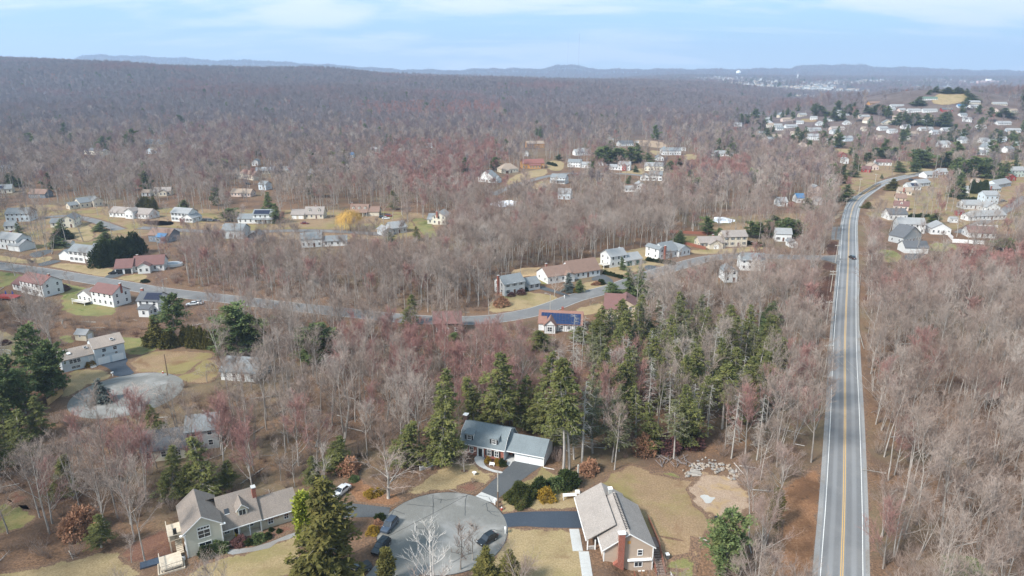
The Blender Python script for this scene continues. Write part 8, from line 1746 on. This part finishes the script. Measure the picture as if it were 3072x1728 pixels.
def hospital():
    D = 3900; xx = (2970-1536)/FPX*D/1.048; z0 = T(xx, D); t = thing('large_building', (xx, D, z0), .1, 'long red and white institution building at the right horizon', 'building'); pk = plain('pale_pink_wall', (.52,.38,.36)); nb(t, 'wall', pk, (-55,0,0,62,20,26)); nb(t, 'wall', M_WHITE, (-5,5,26.01,20,18,36)); nb(t, 'wall', plain('dull_red_wall', (.40,.16,.15)), (-150,10,0,-55.1,26,14))
    w = MB()
    for i in range(18): w.box(-50+i*6,-.1,8,-47+i*6,-.01,10,M_GLASS); w.box(-50+i*6,-.1,16,-47+i*6,-.01,18,M_GLASS)
    w.obj('windows', t)
hospital()
def town():
    rs = np.random.RandomState(2); b = MB(); cols = [WM('white'), WM('cream'), WM('beige'), WM('pinkish'), WM('grey')]; rf = [RM('light_grey'), RM('tan'), RM('grey')]
    cs = rs.uniform([2000, 2900], [3000, 5900], (34, 2)); n = 0
    for k in range(520):
        c = cs[rs.randint(len(cs))]; u = (c[0] + rs.normal(0, 45) - 1536)/FPX; y = c[1] + rs.normal(0, 130); x = u*y/1.048
        if y < 2300: continue
        z = T(x, y) - .5; w = rs.uniform(9, 20); d = rs.uniform(9, 14); h = rs.uniform(7, 12); wm = cols[rs.choice(5, p=[.5,.2,.1,.1,.1])]; rm = rf[rs.randint(3)]
        b.box(x-w/2, y-d/2, z, x+w/2, y+d/2, z+h, wm); TOWNS.append((x, y))
        b.add([(x-w/2-.5,y-d/2-.5,z+h+.01),(x+w/2+.5,y-d/2-.5,z+h+.01),(x+w/2+.5,y+d/2+.5,z+h+.01),(x-w/2-.5,y+d/2+.5,z+h+.01),(x-w/2-.5,y,z+h+4),(x+w/2+.5,y,z+h+4)], [(0,1,5,4),(2,3,4,5),(0,4,3),(1,2,5)], rm)
    o = b.obj('distant_town'); tag(o, 'scatter of pale houses of the far town on the plain', None, None, 'stuff')
TOWNS = []
town()
# ------------------------------------------------------------------ forest placement
def WHERE(u, v, y):
    if u > 2600:
        a = 'at the lower right corner' if v > 1450 and u > 2850 else 'by the road at the lower right' if v > 1450 else 'at the right edge' if u > 2850 else 'close to the right verge'
    elif u > 2120: a = 'left of the leafy bank' if v > 1400 else 'between grove and main road' if v > 1150 else 'above the grove by the road'
    elif u > 1100: a = 'by the turning circle' if v > 1400 else 'behind the brick house' if v > 1150 else 'amid the pink maples'
    elif u > 620: a = 'left of the turning circle' if v > 1400 else 'left of the brick house' if v > 1150 else 'below the dry lawn'
    else: a = 'in the lower left corner' if v > 1450 else 'in the left wood' if v > 1200 else 'near the upper turning circle'
    return a
VD = ['rounded', 'slender high-crowned', 'wide low-branched', 'very tall straight', 'twin-stemmed', 'crooked', 'three-stemmed', 'upswept']
def forest():
    rs = np.random.RandomState(5)
    pts = []
    def band(y0, y1, step, jit=.85, slope=.86, extra=25):
        ys = np.arange(y0, y1, step)
        for y in ys:
            w = slope*y + extra; xs = np.arange(-w, w, step)
            pts.append(np.column_stack([xs + rs.uniform(-jit, jit, len(xs))*step*.5, np.full(len(xs), y) + rs.uniform(-jit, jit, len(xs))*step*.5]))
    def take():
        nonlocal pts
        q = np.vstack(pts); pts = []; return q
    def visible_filter(q, h, keep_prob=0.0):
        x, y = q[:, 0], q[:, 1]; z = terrain(x, y); bad = np.zeros(len(q), bool); dice = rs.rand(len(q))
        for f in (.0, .35, .62, .85):
            u, v = proj(x, y, z + h*f)
            for ent in KEEP:
                poly, kp = ent[0], ent[1]
                if f == 0 and (kp > .3 or len(ent) > 2): continue
                b = inpoly(u, v, poly)
                if len(ent) > 2: b &= y < ent[2]
                bad |= b & (dice > kp)
        return ~bad
    def world_filter(q):
        bad = np.zeros(len(q), bool)
        for poly in CLEAR:
            xs = [p[0] for p in poly]; ys = [p[1] for p in poly]
            k = (q[:, 0] > min(xs)) & (q[:, 0] < max(xs)) & (q[:, 1] > min(ys)) & (q[:, 1] < max(ys)) & ~bad
            if k.any():
                i = np.where(k)[0]; bad[i] |= inpoly(q[i, 0], q[i, 1], poly)
        for (hx, hy, hr) in HOUSE_SPOTS: bad |= (q[:, 0]-hx)**2 + (q[:, 1]-hy)**2 < hr*hr
        return ~bad
    # near and middle woods
    band(78, 420, 5.6); near = take(); near = near[world_filter(near)]; near = near[visible_filter(near, 17)]
    def thin(q):
        k = np.ones(len(q), bool)
        for poly, p in THIN:
            w = [tuple(P(*a)[:2]) for a in poly]; i = inpoly(q[:, 0], q[:, 1], w); k &= ~(i & (rs.rand(len(q)) > p))
        return q[k]
    near = thin(near)
    uu_, vv_ = proj(near[:, 0], near[:, 1], np.zeros(len(near))); near = near[~((uu_ > 2600) & (rs.rand(len(near)) < .15))]
    band(420, 900, 7.2); mid = take(); mid = mid[world_filter(mid)]; mid = thin(mid[visible_filter(mid, 16)])
    band(900, 2900, 12.5); far = take(); far = far[world_filter(far)]; far = thin(far[visible_filter(far, 12)])
    band(2900, 6200, 22, extra=60); vf = take(); uu = 1.048*vf[:, 0]/vf[:, 1]; vf = vf[~((uu > .2) & (rs.rand(len(vf)) < .3))]
    if TOWNS:
        tw = np.array(TOWNS); ok = np.ones(len(vf), bool)
        for tx, ty in tw: ok &= ~((np.abs(vf[:, 0]-tx) < 20) & (vf[:, 1] < ty+15) & (vf[:, 1] > ty-170))
        vf = vf[ok]
    band(6200, 9000, 42, extra=60); vf2 = take()
    # the nearest stand as single trees
    u, v = proj(near[:, 0], near[:, 1], np.zeros(len(near)) + 9)
    inside = (u > -60) & (u < 3132)
    order = np.argsort(near[:, 1] + np.where(inside, 0, 1e4))
    big = order[:430]; rest = order[430:]
    nb = nm = ns = 0
    for i in big:
        x, y = near[i]; px, py = u[i], v[i]; r = rs.rand(); loc = (x, y, T(x, y)); rz = rs.uniform(0, 6.28)
        pinkz = any(inpoly(px, py, z) for z in PINKZ)
        where = WHERE(px, py, y)
        if (pinkz and r < .75) or r < .07:
            if nm < 120:
                nm += 1; k_ = rs.randint(2); s_ = rs.uniform(.75, 1.1); tree('budding_maple', MAPLE[k_], loc, s_, rz, '%s %s reddish budding maple %s' % ('small' if s_ < .87 else 'large' if s_ > 1 else 'middling', ('single-stemmed', 'forked')[k_], where), 'tree', 'reddish budding maples ' + where); continue
        if r > .86 and ns < 100:
            ns += 1; k_ = rs.randint(2); tree('sapling', SAPL[k_], loc, rs.uniform(.8, 1.3), rz, '%s bare understorey tree %s' % (('thin', 'brown bushy')[k_], where), 'small tree', 'bare understorey trees ' + where); continue
        if nb < 290:
            nb += 1; k_ = rs.randint(len(BARE)); s_ = rs.uniform(.72, 1.08); tree('bare_tree', BARE[k_], loc, s_, rz, '%s %s leafless tree %s' % ('shorter' if s_ < .84 else 'towering' if s_ > .98 else 'grey', VD[k_], where), 'tree', 'leafless trees ' + where)
    print('near single', nb, nm, ns, 'rest', len(rest), len(mid), len(far), len(vf), len(vf2))
    def stuff(name, q, protos, label, smin, smax, probs=None, pink=None, zoff=0, dark=False):
        if not len(q): return
        x, y = q[:, 0], q[:, 1]; z = terrain(x, y) + zoff
        me = bpy.data.meshes.new(name); me.from_pydata(np.column_stack([x, y, z]).tolist(), [], [])
        n = len(q); idx = rs.choice(len(protos), n, p=probs)
        if pink is not None:
            uu, vv = proj(x, y, z + 10); k = np.zeros(n, bool)
            for zone in PINKZ: k |= inpoly(uu, vv, zone)
            k &= rs.rand(n) < .7; idx[k] = pink
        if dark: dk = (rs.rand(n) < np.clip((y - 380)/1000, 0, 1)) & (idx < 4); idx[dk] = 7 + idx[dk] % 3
        for nm_, t_, val in (('rz', 'FLOAT', rs.uniform(0, 6.28, n)), ('sc', 'FLOAT', rs.uniform(smin, smax, n)), ('idx', 'INT', idx)):
            a = me.attributes.new(nm_, t_, 'POINT'); a.data.foreach_set('value', val)
        o = mobj(name, me); tag(o, label, None, None, 'stuff')
        cl = bpy.data.collections.new(name + '_kinds')
        for k, pm in enumerate(protos):
            s = bpy.data.objects.new('%s_kind_%02d' % (name, k), pm); cl.objects.link(s)
        g = bpy.data.node_groups.new(name, 'GeometryNodeTree')
        g.interface.new_socket('Geometry', in_out='INPUT', socket_type='NodeSocketGeometry'); g.interface.new_socket('Geometry', in_out='OUTPUT', socket_type='NodeSocketGeometry')
        N = g.nodes; L = g.links; gi = N.new('NodeGroupInput'); go = N.new('NodeGroupOutput')
        ip = N.new('GeometryNodeInstanceOnPoints'); ci = N.new('GeometryNodeCollectionInfo')
        ci.inputs['Collection'].default_value = cl; ci.inputs['Separate Children'].default_value = True; ci.inputs['Reset Children'].default_value = True
        def attr(nm_, t_):
            a = N.new('GeometryNodeInputNamedAttribute'); a.data_type = t_; a.inputs['Name'].default_value = nm_; return a.outputs['Attribute']
        cx = N.new('ShaderNodeCombineXYZ'); L.new(attr('rz', 'FLOAT'), cx.inputs[2])
        L.new(gi.outputs[0], ip.inputs['Points']); L.new(ci.outputs[0], ip.inputs['Instance']); ip.inputs['Pick Instance'].default_value = True
        L.new(attr('idx', 'INT'), ip.inputs['Instance Index']); L.new(cx.outputs[0], ip.inputs['Rotation']); L.new(attr('sc', 'FLOAT'), ip.inputs['Scale'])
        L.new(ip.outputs[0], go.inputs[0])
        md = o.modifiers.new('placement', 'NODES'); md.node_group = g
    nr = near[rest]
    stuff('woodland', nr, NEARB + FARM, 'leafless grey wood among and beyond the nearest streets', .68, 1.08, [.155]*6 + [.07], 6)
    stuff('middle_woodland', mid, FARB + FARM + FPINE + FARD, 'leafless wood wrapped round the houses of the middle distance', .72, 1.08, [.22]*4 + [.10, .01, .01, 0, 0, 0], 4, dark=True)
    def skyline(q, h):
        uu, vv = proj(q[:, 0], q[:, 1], terrain(q[:, 0], q[:, 1]) + h)
        lim = np.interp(uu, [2300, 2350, 2500, 2600, 2700, 2800, 2950, 3072, 3400], [0, 296, 284, 276, 269, 260, 262, 268, 268])
        return q[~((vv < lim) & (q[:, 1] < 2600))]
    far = skyline(far, 17)
    mixm = rs.rand(len(far)) > (far[:, 1] - 880)/900.0
    stuff('slope_woodland', far[mixm], FARB + FARM + FPINE + FARD, 'bare wood rising behind the middle houses', .85, 1.3, [.225]*4 + [.08, .01, .01, 0, 0, 0], 4, dark=True); far = far[~mixm]
    stuff('ridge_woodland', far, VFAR + FARM + FPINE, 'bare wood climbing the broad ridge', .85, 1.3, [.305]*3 + [.07, .01, .005], 3)
    stuff('distant_woodland', vf, VFAR + FPINE, 'hazy bare wood filling the far plain', 1.1, 1.6, [.31]*3 + [.05, .02])
    stuff('horizon_woodland', vf2, VFAR, 'blue hazy wood on the hills at the horizon', 1.8, 2.6)
    # brush on the floor of the near woods
    band(78, 330, 3.9); br = take(); br = br[world_filter(br)]; br = br[visible_filter(br, 3)]
    bm = [stems(500, 2.2, 2.4, M_TWIGD, 55, w=.017), stems(501, 1.5, 3.6, M_TWIG, 50, w=.017), stems(502, 2.8, 1.6, M_TWIGD, 60, w=.017), stems(503, 2.0, 3.0, M_TWIG, 45, w=.017)]
    stuff('undergrowth', br, bm, 'tangled leafless brush on the leaf-covered floor of the wood', .5, 1.35)
    band(80, 300, 9.0); fl = take(); fl = fl[world_filter(fl)]; fl = fl[rs.rand(len(fl)) < .6]
    lg = []
    for k in range(3):
        s = Seg(); a = np.array([-3.5 + k, 0, .15]); b_ = np.array([3.5, .4*k, .3]); s.tube(a, b_, .15, .05, 5)
        for j in range(7): p = a + (b_ - a)*(.35 + .09*j); s.tube(p, p + np.array([.9, (-1)**j*(.9 + .1*j), .5]), .04, .015, 3)
        lg.append(s.mesh('fallen_branch', M_SNAG if k else M_BARK))
    stuff('fallen_branches', fl, lg, 'fallen grey boughs lying on the floor of the wood', .5, 1.2)
forest()
# ------------------------------------------------------------------ haze
def haze():
    b = MB(); b.box(-14000, -400, -6, 14000, 14000, 640, None)
    m = bpy.data.materials.new('haze'); m.use_nodes = True; nt = m.node_tree; nt.nodes.clear()
    out = nt.nodes.new('ShaderNodeOutputMaterial'); v = nt.nodes.new('ShaderNodeVolumePrincipled')
    v.inputs['Color'].default_value = (.56, .74, 1, 1); v.inputs['Density'].default_value = HAZE_D; v.inputs['Anisotropy'].default_value = .2
    nt.links.new(v.outputs[0], out.inputs['Volume'])
    b.mats = []; b.m = [0]*len(b.f); b.mats = [m]
    o = b.obj('haze'); tag(o, 'thin blue haze over the valley', None, None, 'stuff')
HAZE_D = 0.00012
haze()
